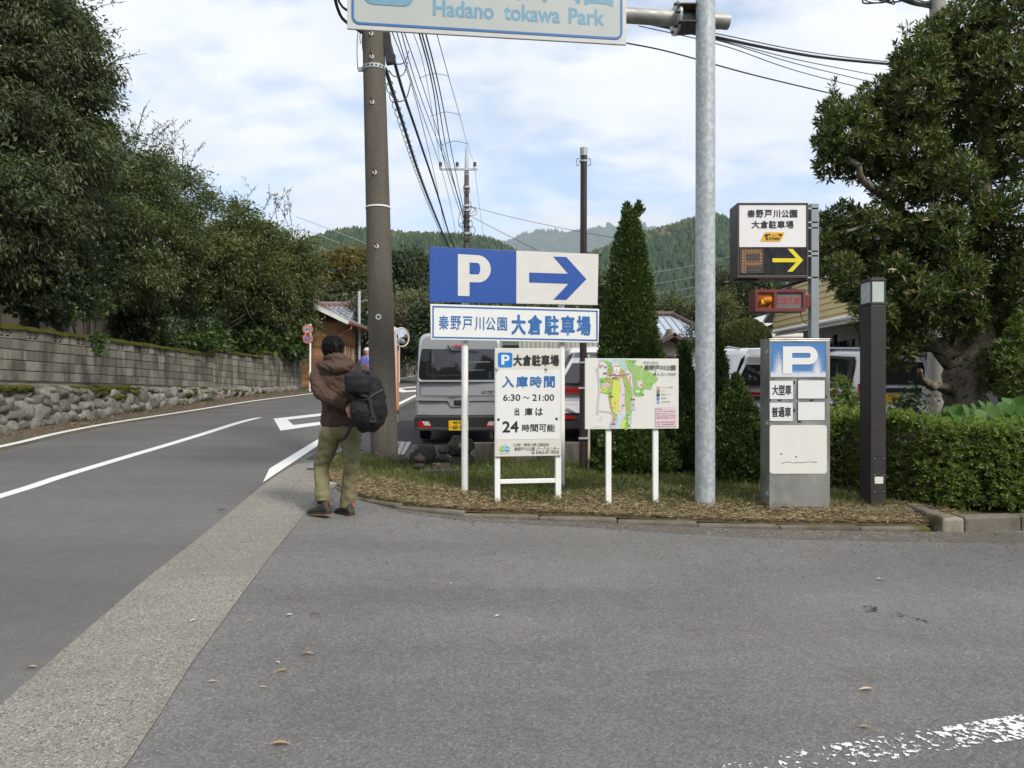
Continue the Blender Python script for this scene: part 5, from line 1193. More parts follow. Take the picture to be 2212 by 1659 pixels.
# far block wall and blue shed beyond the bend of the road
fw = [Vector((-6.75, 33, 0)), Vector((-6.25, 40, 0)), Vector((-5.2, 48, 0))]
wall_run('far concrete block wall beyond the bend behind the convex mirror', fw[0], fw[1], 2.75, 3.0, 6, False, 'far block walls beyond the bend'); wall_run('farthest concrete block wall where the road disappears behind the van', fw[1], fw[2], 3.05, 3.3, 6, False, 'far block walls beyond the bend')
kind(MB().slab([(-6.8, 33.1), (-6.35, 40), (-5.3, 48), (-5, 56), (-16, 56), (-16, 33.1)], 0.8, lambda x, y: 2.5 + (y - 33) * .04).build('bank', m_soil), 'structure')
bs = thing('shed', 'small blue shed above the far wall beside the convex mirror', 'shed', (-6.9, 38, 2.7)); m_blue_s = M('faded blue sheet', (.16, .32, .40), .6, var=.15)
MB().bx(-.4, .5, 0, 1.4, 0, 1.15).build('wall', m_blue_s, bs); MB().bx(-.6, .9, -.3, 1.6, 1.15, 1.28).build('roof', m_dwood, bs)
# ------------------------------------------------------------------ poles
def galv_mat():
    k = N('spangled galvanised steel'); v = k.mapped((1, 1, .8))
    sp = k.n('ShaderNodeSeparateColor'); k.l(k.voro(38, 'Color', 'SMOOTH_F1', v), sp.inputs[0])
    c = k.mix(k.ramp(k.math('ADD', k.math('MULTIPLY', sp.outputs[0], .5), k.math('MULTIPLY', k.noise(16, 5, .7, v, 1.0), .8)), .5, .78), (0.36, 0.395, 0.42), (0.50, 0.53, 0.55))
    c = k.mix(k.ramp(k.noise(3, 4, .6, k.mapped((8, 8, .5))), .5, .72, 0, .35), c, (0.22, 0.25, 0.28)); k.bump(k.noise(60, 3), .1, .01)
    return k.fin(c, .5, .15, .5)
m_galv = galv_mat()
m_rust = M('rusty steel', (0.16, 0.085, 0.05), .75, .3, .4, 14, .4, 60)
m_dsteel = M('dark weathered steel', (0.055, 0.055, 0.056), .5, .3, .25, 10)
def pole_mat():
    k = N('spun concrete pole'); v = k.mapped((2.5, 2.5, .3))
    c = k.mix(k.ramp(k.noise(75, 4, .8), .35, .7), (0.085, 0.075, 0.062), (0.165, 0.148, 0.124))
    c = k.mix(k.ramp(k.noise(2.2, 5, .65, v), .45, .7, 0, .6), c, (0.07, 0.062, 0.052)); c = k.mix(k.math('GREATER_THAN', k.noise(170, 1), .66), c, (.27, .25, .21))
    k.bump(k.noise(110, 4, .7), .5, .01); return k.fin(c, .9, 0, .2)
m_pole = pole_mat()
m_wire = M('black cable', (0.012, 0.012, 0.014), .6, var=0); m_wire2 = M('grey wire', (0.05, 0.055, 0.065), .5, var=0)
m_wht = M('white painted metal', (0.86, 0.86, 0.85), .42, var=.05, vs=9)
m_porc = M('white porcelain', (0.75, 0.75, 0.72), .25, var=.03)
m_blk = M('black plastic', (0.018, 0.018, 0.019), .5, var=.1)
up = Vector((G(817, 1010, .08).x, 10.0, 0)); up.z = gz(up.x, up.y) + .05
t = thing('utility_pole', 'thick brown concrete utility pole standing behind the walking man', 'utility pole', tuple(up), group='concrete utility poles')
tp = P(806, 60, 10.0); lean = (tp.x - up.x) / (tp.z - up.z)
m = MB(); m.tube([(lean * z, 0, z) for z in (-.3, 0, 2, 4, 6, 8, 10.6)], [.186 - .0066 * z for z in (-.3, 0, 2, 4, 6, 8, 10.6)], 32); m.build('shaft', m_pole, t, smooth=True)
def zl(v): return EYE + (VC - v) / RES_F * 10.0 - up.z
def rad(z): return .186 - .0066 * z
for v, a in ((84, -PI / 2), (230, -PI / 2 - .05), (380, -PI / 2), (537, -PI / 2), (133, -PI / 2)):
    z = zl(v); c = Vector((lean * z, 0, z)); d = Vector((math.cos(a), math.sin(a), 0)); b_ = MB()
    b_.tube([c + d * (rad(z) - .01), c + d * (rad(z) + .012)], .028, 12); bo = b_.build('bolt_washer', m_porc, t)
    b_ = MB(); b_.tube([c + d * rad(z), c + d * (rad(z) + .13) + Vector((0, 0, .02))], .011, 8); b_.tube([c + d * (rad(z) + .12) + Vector((0, 0, .01)), c + d * (rad(z) + .13) + Vector((0, 0, .05))], .012, 8); b_.build('step_bolt', m_rust, t)
z = zl(687); c = Vector((lean * z, -rad(z) + .002, z)); b_ = MB()
for i in range(16):
    a0, a1 = 2 * PI * i / 16, 2 * PI * (i + 1) / 16
    b_.add([c + Vector((r * math.cos(a), -.012, r * math.sin(a))) for a in (a0, a1) for r in (.021, .040)], [(0, 1, 3, 2)])
b_.build('ring_mark', m_porc, t)
for v, h, mm in ((150, .055, m_galv), (449, .02, m_wht), (30, .05, m_galv)):
    z = zl(v); b_ = MB(); b_.tube([(lean * (z - h / 2), 0, z - h / 2), (lean * (z + h / 2), 0, z + h / 2)], rad(z) + .008, 32); b_.build('band', mm, t, smooth=True)
z = zl(150)
for i in range(9):
    a = -PI * .95 + i * PI * .9 / 8; MB().box((lean * z + (rad(z) + .009) * math.cos(a), (rad(z) + .009) * math.sin(a), z), (.03, .006, .022), rz=a + PI / 2).build('band_slot', m_dsteel, t)
MB().box((lean * z - rad(z) - .03, 0, z), (.08, .04, .05)).build('band_lug', m_galv, t)
b_ = MB(); z = zl(105); b_.box((lean * z + rad(z) + .05, 0, z), (.10, .09, .42), ry=-.12); b_.box((lean * z + rad(z) + .10, .0, z - .14), (.10, .07, .10)); b_.build('cable_clamp', m_blk, t)
for k_, (dx, dz, rr) in enumerate(((.13, -.5, .10), (.16, -.8, .14), (.15, -.35, .08))):
    z = zl(105) + dz + .2; b_ = MB(); cc = [(lean * z + rad(z) + .05, 0, z), (lean * z + rad(z) + dx, -.05, z - rr), (lean * z + rad(z) + dx + .12, -.02, z - rr * .6), (lean * z + rad(z) + dx + .16, .1, z + .16)]
    b_.tube(smooth_curve(cc, 6), .008, 6); b_.build('cable_loop', m_wire2, t)
for k_, (x0, ln) in enumerate(((-.34, .55), (-.27, .30), (-.30, .2))):
    z = zl(66); b_ = MB(); b_.tube(smooth_curve([(x0 + .15, -.05, z + .1), (x0, -.05, z), (x0 - .03, -.05, z - ln * .5), (x0 - .02, -.05, z - ln)], 5), .006, 5); b_.build('loose_wire', m_wire2, t)
# second pole, far along the road
def far_pole():
    Y = 36; b = P(1008, 829, Y); b.z = gfar(b.x, Y); t = thing('utility_pole', 'slim distant utility pole with a crossarm and three black insulators', 'utility pole', tuple(b), group='concrete utility poles')
    top = P(1008, 372, Y).z - b.z; tip = P(1008, 316, Y).z - b.z
    MB().tube([(0, 0, -.3), (0, 0, top)], [.17, .115], 16).build('shaft', m_pole, t, smooth=True)
    MB().tube([(0, 0, top - .15), (0, 0, tip - .25), (0, 0, tip)], [.12, .07, .04], 10).build('top_rod', m_galv, t, smooth=True)
    za = P(1008, 367, Y).z - b.z; MB().box((-.38, -.1, za), (1.85, .09, .09)).build('crossarm', m_galv, t)
    for u in (952, 988, 1026):
        x = (u - UC) / RES_F * Y - b.x; q = MB(); q.tube([(x, -.1, za + .02), (x, -.1, za + .10), (x, -.1, za + .14)], [.07, .085, .05], 10); i_ = q.build('insulator', m_porc, t)
        q = MB(); q.tube([(x, -.1, za + .13), (x, -.1, za + .34)], [.085, .075], 10); q.build('insulator_cap', m_blk, t)
    for v in (405, 445, 455, 468, 478, 490, 505, 520):
        z = P(0, v, Y).z - b.z; q = MB(); q.tube([(0, 0, z - .05), (0, 0, z + .05)], .17, 12); q.build('band', m_galv if v % 2 else m_dsteel, t)
        for s_ in range(3): q = MB(); a = R.uniform(0, 6.28); r = R.uniform(.15, .45); q.tube(smooth_curve([(0, 0, z), (r * math.cos(a), -.15, z + R.uniform(-.3, .2)), (r * 1.2 * math.cos(a), -.2, z - R.uniform(.1, .5)), (0, -.1, z - .5)], 5), .014, 5); q.build('jumper_wire', m_wire, t)
far_pole()
# pole behind the clipped tree
b = P(2026, 829, 12.2); b.z = gz(b.x, b.y); t = thing('utility_pole', 'grey utility pole rising behind the clipped tree at the upper right', 'utility pole', tuple(b), group='concrete utility poles')
MB().tube([(0, 0, -.2), (0.0, 0, 3), (-.01, 0, 11)], [.165, .15, .10], 24).build('shaft', m_conc, t, smooth=True)
zt = P(0, 5, 12.2).z - b.z
q = MB(); q.box((-.92, -.1, zt + .07), (.22, .09, .07), ry=-.5); q.build('cable_joint', m_blk, t)
for i in range(9):
    q = MB(); rr_ = R.uniform(.10, .24); cxx, czz = R.uniform(-1.12, -.82), zt + R.uniform(-.02, .12); a0 = R.uniform(0, 2)
    lp = [(-.05, 0, zt - .12 + .02 * i), (-.45, -.1, zt - .05 + R.uniform(-.05, .05))] + [(cxx + rr_ * math.cos(a0 + k_ * .9) * R.uniform(.8, 1.2), -.1 + R.uniform(-.05, .05), czz + rr_ * .55 * math.sin(a0 + k_ * .9)) for k_ in range(7)] + [(-1.3, -.1, zt + .55)]
    q.tube(smooth_curve(lp, 5), R.choice((.010, .014, .018)), 6); q.build('cable_loop', m_wire, t)
# brown conduit pole and its white side post
b = G(1259, 1010, .09); b.y = 9.3; b.x = (1259 - UC) / RES_F * 9.3; b.z = gz(b.x, b.y) + .05
t = thing('conduit_pole', 'thin dark brown pole with a pale metal cap behind the signs', 'pole', tuple(b)); h = P(0, 320, 9.3).z - b.z
m_bpole = M('brown coated pole', (0.045, 0.032, 0.028), .4, .2, .15, 8)
MB().tube([(0, 0, -.1), (0.012, 0, h - .1)], [.046, .042], 20).build('shaft', m_bpole, t, smooth=True); MB().tube([(.012, 0, h - .1), (.012, 0, h)], .048, 20).build('cap', m_galv, t, smooth=True)
for z in (h - .17, P(0, 783, 9.3).z - b.z, P(0, 838, 9.3).z - b.z, P(0, 946, 9.3).z - b.z):
    q = MB(); q.tube([(.008, 0, z - .012), (.008, 0, z + .012)], .052, 20); q.build('clamp', m_galv, t); 
    if z > h - .3:
        for s_ in (-1, 1):
            q = MB(); q.tube([(.05 * s_ + .01, 0, z + .05), (.085 * s_ + .01, 0, z + .03), (.09 * s_ + .01, 0, z - .04), (.055 * s_ + .01, 0, z - .05)], .008, 6); q.build('hook', m_galv, t)
    else:
        q = MB(); q.bx(-.06, .08, -.06, -.052, z - .012, z + .012); q.build('clamp_strip', m_galv, t)
pz = P(0, 766, 9.3).z - b.z; MB().tube([(.075, -.01, -.05), (.07, -.01, pz)], .018, 10).build('conduit', M('cream plastic pipe', (.55, .50, .40), .5), t)

# ------------------------------------------------------------------ overhead direction sign on its galvanised pole
gp = P(1523, 829, 7.4); gp.z = gz(gp.x, gp.y) + .05
t = thing('sign_pole', 'tall galvanised steel pole carrying the overhead park sign', 'sign pole', tuple(gp))
ztop = 5.95 - gp.z; r0 = .0985
MB().tube([(0, 0, -.2), (0.005, 0, ztop)], [r0, r0 * .98], 40).build('shaft', m_galv, t, smooth=True); MB().tube([(0, 0, ztop), (0, 0, ztop + .03), (0, 0, ztop + .05)], [r0 * 1.03, r0 * 1.0, r0 * .5], 40).build('cap', m_galv, t, smooth=True)
Sg = Board(750, 6.87, 1353, 7.2)
ad = Vector((Sg.c, Sg.s, 0)); za = EYE + (VC - 20) / RES_F * 7.4 - gp.z - .02
off = Vector((.10, -.0, 0)) ; yo = Vector((0, .16, 0))
arm_a = -ad * 3.0; arm_b = ad * .30
q = MB(); q.tube([tuple(yo * 0 + arm_a * 1 + Vector((0, .18, za))), tuple(arm_b + Vector((0, .18, za)))], .077, 28); arm = q.build('arm', M('weathered steel tube', (.36, .36, .34), .55, .3, .3, 5), t, smooth=True)
ring_ = MB(); c = -ad * .26 + Vector((0, .18, za)); ring_.tube([tuple(c - ad * .012), tuple(c + ad * .012)], .165, 24); ring_.build('flange', m_galv, t)
for dz, l_, mt_ in ((-.115, .34, m_dsteel), (.06, .46, m_rust)):
    q = MB(); q.add([tuple(ad * x_ + Vector((0, .12 + y_, za + dz + z_))) for z_ in (0, .012) for x_, y_ in ((-.27, -.12), (-.27, .2), (.08, .10), (.08, -.16))], [(3, 2, 1, 0), (4, 5, 6, 7), (0, 1, 5, 4), (1, 2, 6, 5), (2, 3, 7, 6), (3, 0, 4, 7)]); q.build('gusset_plate', mt_, t)
q = MB(); q.add([tuple(ad * x_ + Vector((0, .15 + y_, za + z_))) for y_ in (0, .014) for x_, z_ in ((-.26, -.11), (.05, -.11), (.05, .09), (-.26, .15))], [(0, 1, 2, 3), (7, 6, 5, 4), (0, 4, 5, 1), (1, 5, 6, 2), (2, 6, 7, 3), (3, 7, 4, 0)]); q.build('web_plate', m_dsteel, t)
for k_ in range(6): q = MB(); a = k_ * PI / 3; p = c + Vector((0, math.cos(a) * .13, math.sin(a) * .13)); q.tube([tuple(p - ad * .04), tuple(p + ad * .04)], .013, 6); q.build('bolt', m_dsteel, t)
# the sign plate
X0, X1 = 0.0, Sg.W; zb = Sg.z(1353, 97); zt = zb + 1.15
s = thing('overhead_sign', 'large pale overhead sign with blue border naming the park', 'sign', (Sg.X0, Sg.Y0, zb), Sg.yaw)
m_sgn = M('aged white sign sheet', (0.44, 0.475, 0.465), .45, var=.04, vs=3); m_sgn_w = M('white sign margin', (0.56, 0.57, 0.57), .45, var=.03)
m_lblue = M('faded light blue letters', (0.15, 0.33, 0.46), .5, var=.06, vs=14); m_dblue = M('sign blue', (0.03, 0.15, 0.40), .45, var=.05)
q = MB(); q.bx(0, X1, 0, .025, 0, zt - zb); q.build('plate', m_sgn_w, s, bevel=.004)
def border(o, x0, x1, z0, z1, w, r, y=-.003, n=6, name='border', mat=None):
    a = rrect(x0, x1, z0, z1, r, n); b_ = rrect(x0 + w, x1 - w, z0 + w, z1 - w, max(r - w, .002), n); k_ = len(a)
    q = MB(); q.add([(x, y, z) for x, z in a] + [(x, y, z) for x, z in b_], [(i, (i + 1) % k_, k_ + (i + 1) % k_, k_ + i) for i in range(k_)]); return q.build(name, mat or m_dblue, o)
def panel(o, name, mat, x0, x1, z0, z1, y=-.003, r=.004, thick=.0, n=4, bevel=0):
    q = MB(); pr = rrect(x0, x1, z0, z1, r, n)
    if thick: q.prism(pr, y - thick, y)
    else: q.add([(x, y, z) for x, z in pr], [tuple(range(len(pr)))[::-1]])
    return q.build(name, mat, o, bevel=bevel)
H = zt - zb
panel(s, 'face', m_sgn, .045, X1 - .045, .05, H - .05, -.002, .05)
border(s, .04, X1 - .04, .045, H - .045, .022, .075, -.005)
def szbox(B, zb_, u0, v0, u1, v1): a, b_, c_, d_ = B.box(u0, v0, u1, v1); return a, b_, c_ - zb_, d_ - zb_
for word, (u0, u1, lv) in (('Hadano', (935, 1067, 0)), ('tokawa', (1088, 1210, 0)), ('Park', (1228, 1305, 0))):
    zz0 = Sg.z((u0 + u1) / 2, {'Hadano': 39, 'tokawa': 47.5, 'Park': 54.5}[word]) - zb
    text(word, m_lblue, s, Sg.x(u0), Sg.x(u1), zz0, zz0 + .162, -.0035, .036)
jz = Sg.z(1250, 10.5) - zb
text('秦野戸川公園', m_lblue, s, Sg.x(893), Sg.x(1325), jz, jz + .40, -.0035, .03)
panel(s, 'pictogram', m_lblue, Sg.x(783), Sg.x(893), Sg.z(838, 12) - zb, H - .12, -.006, .10)
for (u, w, h0) in ((805, 10, .03), (840, 12, .04), (868, 14, .05)):
    x = Sg.x(u); q = MB(); z_ = Sg.z(u, 6) - zb + h0; q.add([(x - .03, -.009, z_), (x + .05, -.009, z_), (x + .02, -.009, z_ + .28)], [(0, 1, 2)]); q.build('pictogram_mark', m_sgn, s)
for x in (.5, 1.35, 2.2): MB().bx(x - .03, x + .03, .03, .07, .05, H - .05).build('back_rail', m_galv, s)
# ------------------------------------------------------------------ wires
def wire(name, label, pts, r, mat=m_wire, n=24, cat='cable', group='overhead cables', coil=0, extra=None):
    Pn = [P(*p) for p in pts]; c = smooth_curve(Pn, n) if len(Pn) > 2 else [Pn[0].lerp(Pn[1], i / n) for i in range(n + 1)]
    q = MB(); q.tube(c, r, 6); b0 = Vector(c[0]); q.V = [tuple(Vector(v) - b0) for v in q.V]; o = q.build(name, mat, None, tuple(b0), smooth=True); tag(o, label, cat, group)
    if coil:
        kq = MB(); cc = run(c, coil)
        for i in range(len(cc) - 1):
            a = cc[i]; d = cc[i + 1] - cc[i]
            pts_ = [a + d * (j / 8) + Vector((math.cos(j * PI / 4) * .06, 0, math.sin(j * PI / 4) * .06 - .05)) - b0 for j in range(9)]; kq.tube(pts_, .006, 4, False)
        kq.build('hanger_coil', m_wire, o)
    return o
GRP = 'overhead cables'
wire('cable', 'thick black telephone cable with coiled hangers running from the near pole', [(833, 150, 10.1), (868, 260, 12.6), (905, 375, 17), (940, 465, 23), (968, 530, 30), (1000, 590, 35.6)], .028, coil=.42)
wire('cable', 'second thick black cable just right of the coiled one', [(836, 70, 10.1), (868, 190, 12.3), (905, 300, 16), (945, 420, 22), (975, 520, 30), (1003, 580, 35.6)], .026)
for i, (u0, u1, uu, vv, lb) in enumerate(((846, 880, 965, 520, 'thin grey wire right of the thick cables'), (856, 884, 985, 505, 'second thin wire leading to the distant pole'), (866, 893, 1003, 480, 'third thin wire leading to the distant pole'), (872, 905, 1004, 470, 'fourth thin wire ending at the distant pole bands'))):
    wire('wire', lb, [(u0, 66, 10.2), (u1 + 18, 215, 14.5), (uu - 22, 400, 24), (uu, vv, 35.6)], .008, m_wire2, cat='wire')
for i, (u0, u1, lb) in enumerate(((905, 952, 'leftmost of three dark power lines to the crossarm'), (911, 962, 'middle of three dark power lines to the crossarm'), (919, 972, 'rightmost of three dark power lines to the crossarm'))):
    wire('wire', lb, [(u0, 70, 11), (u0 + 32, 200, 16), (u1 + 8, 350, 26), (1004, 490 - 12 * i, 35.8)], .013, m_wire, cat='wire')
wire('wire', 'thin wire from under the sign to the left insulator', [(892, 68, 11), (917, 150, 14), (938, 270, 20), (952, 358, 35.8)], .006, m_wire2, cat='wire')
wire('wire', 'thin outer wire from under the sign to the right insulator', [(944, 75, 11), (969, 165, 14), (993, 250, 20), (1012, 320, 30), (1026, 358, 35.8)], .007, m_wire2, cat='wire')
wire('wire', 'thin wire dropping right of the distant pole behind the blue sign', [(1026, 367, 35.8), (1036, 450, 40), (1046, 520, 48)], .008, m_wire2, cat='wire')
for v, (a, b_), lb in ((163, (905, 970), 'uppermost'), (246, (930, 994), 'middle'), (309, (950, 1012), 'lowest')):
    wire('spacer_wire', f'{lb} thin spacer wire tying the power lines together', [(a, v + 6, 15), ((a + b_) / 2, v - 4, 15), (b_, v + 2, 15)], .005, m_wire2, 6, 'wire')
wire('wire', 'wire falling from the distant pole to the right behind the thuja', [(1014, 445, 36), (1100, 468, 34), (1250, 500, 30), (1400, 526, 27)], .012, m_wire2, cat='wire')
wire('wire', 'lower wire from the distant pole down to the top of the blue sign', [(1014, 465, 36), (1060, 490, 34), (1120, 520, 31), (1160, 540, 29)], .013, m_wire2, cat='wire')
wire('cable', 'thin cable crossing behind the concrete pole to the blue sign', [(690, 585, 30), (760, 579, 30), (830, 570, 29), (930, 552, 27)], .016, m_wire2)
wire('cable', 'thick black cable from the sign arm sagging to the clipped tree', [(1330, 30, 9.0), (1545, 80, 9.5), (1700, 112, 10.5), (1800, 127, 11.2), (1960, 142, 12.1)], .020)
wire('cable', 'thin cable just above the thick one reaching the clipped tree', [(1340, 33, 9.0), (1545, 72, 9.5), (1700, 104, 10.5), (1800, 120, 11.2), (1960, 138, 12.1)], .007, m_wire2)
for i, (dv, d2, lb) in enumerate(((4, 16, 'upper'), (6, 34, 'middle'), (14, 52, 'lower'))):
    wire('wire', f'{lb} thin wire fanning out under the thick cable on the right', [(1380, 42 + dv, 9.1), (1560, 84 + dv, 9.7), (1720, 118 + dv + d2 * .4, 10.6), (1910, 150 + d2, 12)], .006, m_wire2, cat='wire')
wire('wire', 'lowest dark wire from the overhead sign to the clipped tree', [(1353, 93, 9.2), (1450, 113, 9.6), (1620, 160, 10.3), (1800, 203, 11.2)], .009, m_wire, cat='wire')
wire('cable', 'two black cables hanging at the upper left beside the overhead sign', [(722, -12, 9.4), (730, 20, 9.6), (745, 45, 9.8), (790, 75, 10)], .022)
wire('cable', 'inner black cable at the upper left corner of the overhead sign', [(727, -12, 9.4), (735, 8, 9.6), (750, 22, 9.8), (795, 40, 10)], .016)
for i, (v0, v1, lb) in enumerate(((468, 560, 'uppermost'), (490, 590, 'middle'), (515, 612, 'lowest'))):
    wire('power_line', f'{lb} faint power line crossing the left hill', [(640, v0, 300), (720, v0 + 30, 310), (800, v0 + 62, 320), (880, v1 + 8, 330)], .11, M('pale line', (.30, .33, .34), .5, var=0), cat='power line')
for i, (v0, lb) in enumerate(((575, 'uppermost'), (600, 'second'), (622, 'third'), (640, 'lowest'))):
    wire('power_line', f'{lb} faint power line crossing the right hill', [(1380, v0 + 18, 300), (1480, v0 + 2, 290), (1580, v0 - 22, 280), (1620, v0 - 34, 275)], .10, M('pale line', (.30, .33, .34), .5, var=0), cat='power line')

# ------------------------------------------------------------------ blue and white parking sign
m_pblue = M('parking blue', (0.022, 0.085, 0.36), .42, var=.04, vs=20); m_pwht = M('warm white sheet', (0.66, 0.655, 0.63), .5, var=.04, vs=12); m_kblue = M('lettering blue', (0.035, 0.145, 0.40), .45, var=.03)
m_white_s = M('clean white sheet', (0.76, 0.775, 0.775), .42, var=.02); m_ink = M('black lettering', (0.022, 0.024, 0.025), .5, var=.05)
B = Board(928, 7.62, 1293, 8.18)
pb = Vector((B.X0, B.Y0, gz(B.X0, B.Y0) + .08)); t = thing('parking_sign', 'big blue and white parking sign on two white posts with an arrow', 'sign', tuple(pb), B.yaw); zb = pb.z
for u, vb, vt in ((1008, 1060, 600), (1219, 1062, 612)):
    x = B.x(u); z1 = B.z(u, 545) - zb; z0 = B.z(u, vb) - zb; q = MB(); q.tube([(x, .085, z0 - .06), (x, .085, z1)], .036, 24); q.build('post', m_wht, t, smooth=True)
    for v in (560, 635, 672, 722): q = MB(); z = B.z(u, v) - zb; q.bx(x - .07, x + .07, .032, .05, z - .018, z + .018); q.build('bracket', m_galv, t)
def quadpanel(o, name, mat, Bd, zb_, c4, y, thick):
    pr = [(Bd.x(u), Bd.z(u, v) - zb_) for u, v in c4]; q = MB(); q.prism(pr, y, y + thick); return q.build(name, mat, o, bevel=.002)
sb = quadpanel(t, 'blue_panel', m_pblue, B, zb, ((928, 652), (1115, 655.5), (1115, 541.5), (928, 533)), 0, .03)
sw = quadpanel(t, 'white_panel', m_pwht, B, zb, ((1115.3, 655.5), (1291, 659), (1293, 549), (1115.3, 541.5)), 0, .03)
# P: drawn as an outline with its counter
def poly(o, name, mat, Bd, zb_, pts, y):
    q = MB(); q.add([(Bd.x(u), y, Bd.z(u, v) - zb_) for u, v in pts], [tuple(range(len(pts)))]); return q.build(name, mat, o)
def letter_P(o, mat, x0, x1, z0, z1, y, stem=.34, bowl=.58, name='letter_p', arm=.2):
    W, Hh = x1 - x0, z1 - z0; R_ = bowl * Hh / 2; cz = z1 - R_; cxx = x1 - R_ * min(1, W / (2 * R_)); n = 14
    rx = x1 - cxx; tk = arm * Hh; q = MB(); out = [(cxx + rx * math.sin(PI * i / n), cz + R_ * math.cos(PI * i / n)) for i in range(n + 1)]
    ix = max(rx - stem * W * .95, rx * .2); iz = R_ - tk; inn = [(cxx + ix * math.sin(PI * i / n), cz + iz * math.cos(PI * i / n)) for i in range(n + 1)]
    V = [(x, y, z) for x, z in out] + [(x, y, z) for x, z in inn]; F = [(i, i + 1, n + 2 + i, n + 1 + i) for i in range(n)]
    b_ = len(V); sx = x0 + stem * W
    V += [(sx, y, z1), (sx, y, z1 - tk), (sx, y, cz - iz), (sx, y, cz - R_), (x0, y, z1), (x0, y, z0), (sx, y, z0)]
    F += [(b_, 0, n + 1, b_ + 1), (b_ + 2, 2 * n + 1, n, b_ + 3), (b_ + 4, b_ + 5, b_ + 6, b_)]
    q.add(V, F); return q.build(name, mat, o)
x0, x1, z0, z1 = szbox(B, zb, 989, 546.5, 1060, 640.5)
letter_P(t, m_pwht, x0, x1, z0 - .005, z1 - .012, -.003, .35, .66, arm=.19)
f_ = lambda px_, py_: (px_ * .2197 + 864, py_ * .2197 + 513)      # detail picture to frame
arrow = [f_(*p) for p in ((1270, 345), (1655, 357), (1507, 188), (1635, 192), (1832, 410), (1636, 613), (1508, 611), (1656, 455), (1270, 441))]
def fan(o, name, mat, Bd, zb_, pts, y):
    from mathutils.geometry import tessellate_polygon
    q = [Vector((Bd.x(u), y, Bd.z(u, v) - zb_)) for u, v in pts]; tr = tessellate_polygon([q]); return newobj(name, mesh(name, q, tr, mat), o)
fan(t, 'arrow', m_pblue, B, zb, arrow, -.003)
quadpanel(t, 'lower_panel', m_white_s, B, zb, ((931, 733.5), (1293, 740.5), (1294.5, 667.5), (930, 656.5)), 0, .028)
for (a, b_, c_, d_) in (((934, 660.5), (1291, 671), (1291, 673.8), (934, 663.6)), ((934, 727), (1291, 733.6), (1291, 736.6), (934, 730)), ((934, 663), (937, 663), (937, 728), (934, 728)), ((1288, 673), (1291, 673), (1291, 734), (1288, 734))):
    poly(t, 'border_line', m_kblue, B, zb, (d_, c_, b_, a), -.003)
cu = [f_(*p)[0] for p in ((380, 0), (480, 0), (497, 0), (600, 0), (615, 0), (712, 0), (735, 0), (828, 0), (843, 0), (940, 0), (958, 0), (1052, 0))]
vt = lambda u: 681.5 + (u - 947) * .030; vb = lambda u: 711.5 + (u - 947) * .020
for i, ch in enumerate('秦野戸川公園'):
    u0, u1 = cu[2 * i], cu[2 * i + 1]; um = (u0 + u1) / 2; text(ch, m_kblue, t, B.x(u0), B.x(u1), B.z(um, vb(um)) - zb, B.z(um, vt(um)) - zb, -.003, .012)
cu = [f_(p, 0)[0] for p in (1094, 1238, 1256, 1398, 1420, 1562, 1580, 1720, 1736, 1876)]
vt = lambda u: 679 + (u - 1104) * .022; vb = lambda u: 723 + (u - 1104) * .014
for i, ch in enumerate('大倉駐車場'):
    u0, u1 = cu[2 * i], cu[2 * i + 1]; um = (u0 + u1) / 2; text(ch, m_kblue, t, B.x(u0), B.x(u1), B.z(um, vb(um)) - zb, B.z(um, vt(um)) - zb, -.003, .034)

# ------------------------------------------------------------------ opening hours board
B2 = Board(1069, 7.42, 1212, 7.53); hb_ = Vector((B2.X0, B2.Y0, gz(B2.X0, B2.Y0) + .08)); zb = hb_.z
t = thing('hours_board', 'white opening hours board for the car park on a white square frame', 'sign', tuple(hb_), B2.yaw)
m_cream_s = M('cream sign sheet', (0.66, 0.65, 0.60), .5, var=.04, vs=9); m_green = M('leaf green print', (0.20, 0.52, 0.10), .5, var=0); m_cyan = M('sky blue print', (0.04, 0.38, 0.68), .5, var=0); m_cblue = M('bright blue print', (0.02, 0.20, 0.60), .45, var=.03)
g = lambda px_, py_: (px_ * .22784 + 1026, py_ * .22784 + 729)
sb2 = lambda a, b_, c_, d_: szbox(B2, zb, *g(a, b_), *g(c_, d_))
zbot = B2.z(1075, 1079) - zb
for x0, x1 in ((B2.x(1069.5), B2.x(1081)), (B2.x(1201), B2.x(1213))):
    q = MB(); q.bx(x0, x1, .012, .062, zbot - .08, B2.z(1140, 756) - zb - .01); q.build('leg', m_wht, t, bevel=.004)
zr = B2.z(1140, 1040) - zb; q = MB(); q.bx(B2.x(1081) + .001, B2.x(1201) - .001, .015, .058, zr - .021, zr + .021); q.build('crossbar', m_wht, t, bevel=.003)
zt_ = B2.z(1140, 752.5) - zb; zs = B2.z(1140, 798.5) - zb; zm = B2.z(1140, 949.5) - zb; ze = B2.z(1140, 985.5) - zb
q = MB(); q.bx(0, B2.W, -.008, .011, ze, zt_); q.build('board', m_cream_s, t, bevel=.003)
panel(t, 'white_sheet', m_white_s, .012, B2.W - .012, zm + .004, zs, -.010, .003)
panel(t, 'lower_sheet', m_cream_s, .012, B2.W - .004, ze + .004, zm - .004, -.011, .003)
x0, x1, z0, z1 = sb2(216, 142, 353, 284); panel(t, 'parking_mark', m_cblue, x0, x1, z0, z1, -.010, .02)
letter_P(t, m_white_s, x0 + (x1 - x0) * .24, x0 + (x1 - x0) * .80, z0 + (z1 - z0) * .18, z0 + (z1 - z0) * .84, -.012, .36, .62, arm=.19)
def T2(sx, box, mat=m_ink, bold=.02, y=-.013, **kw): a, b_, c_, d_ = sb2(*box); return text(sx, mat, t, a, b_, c_, d_, y, bold, **kw)
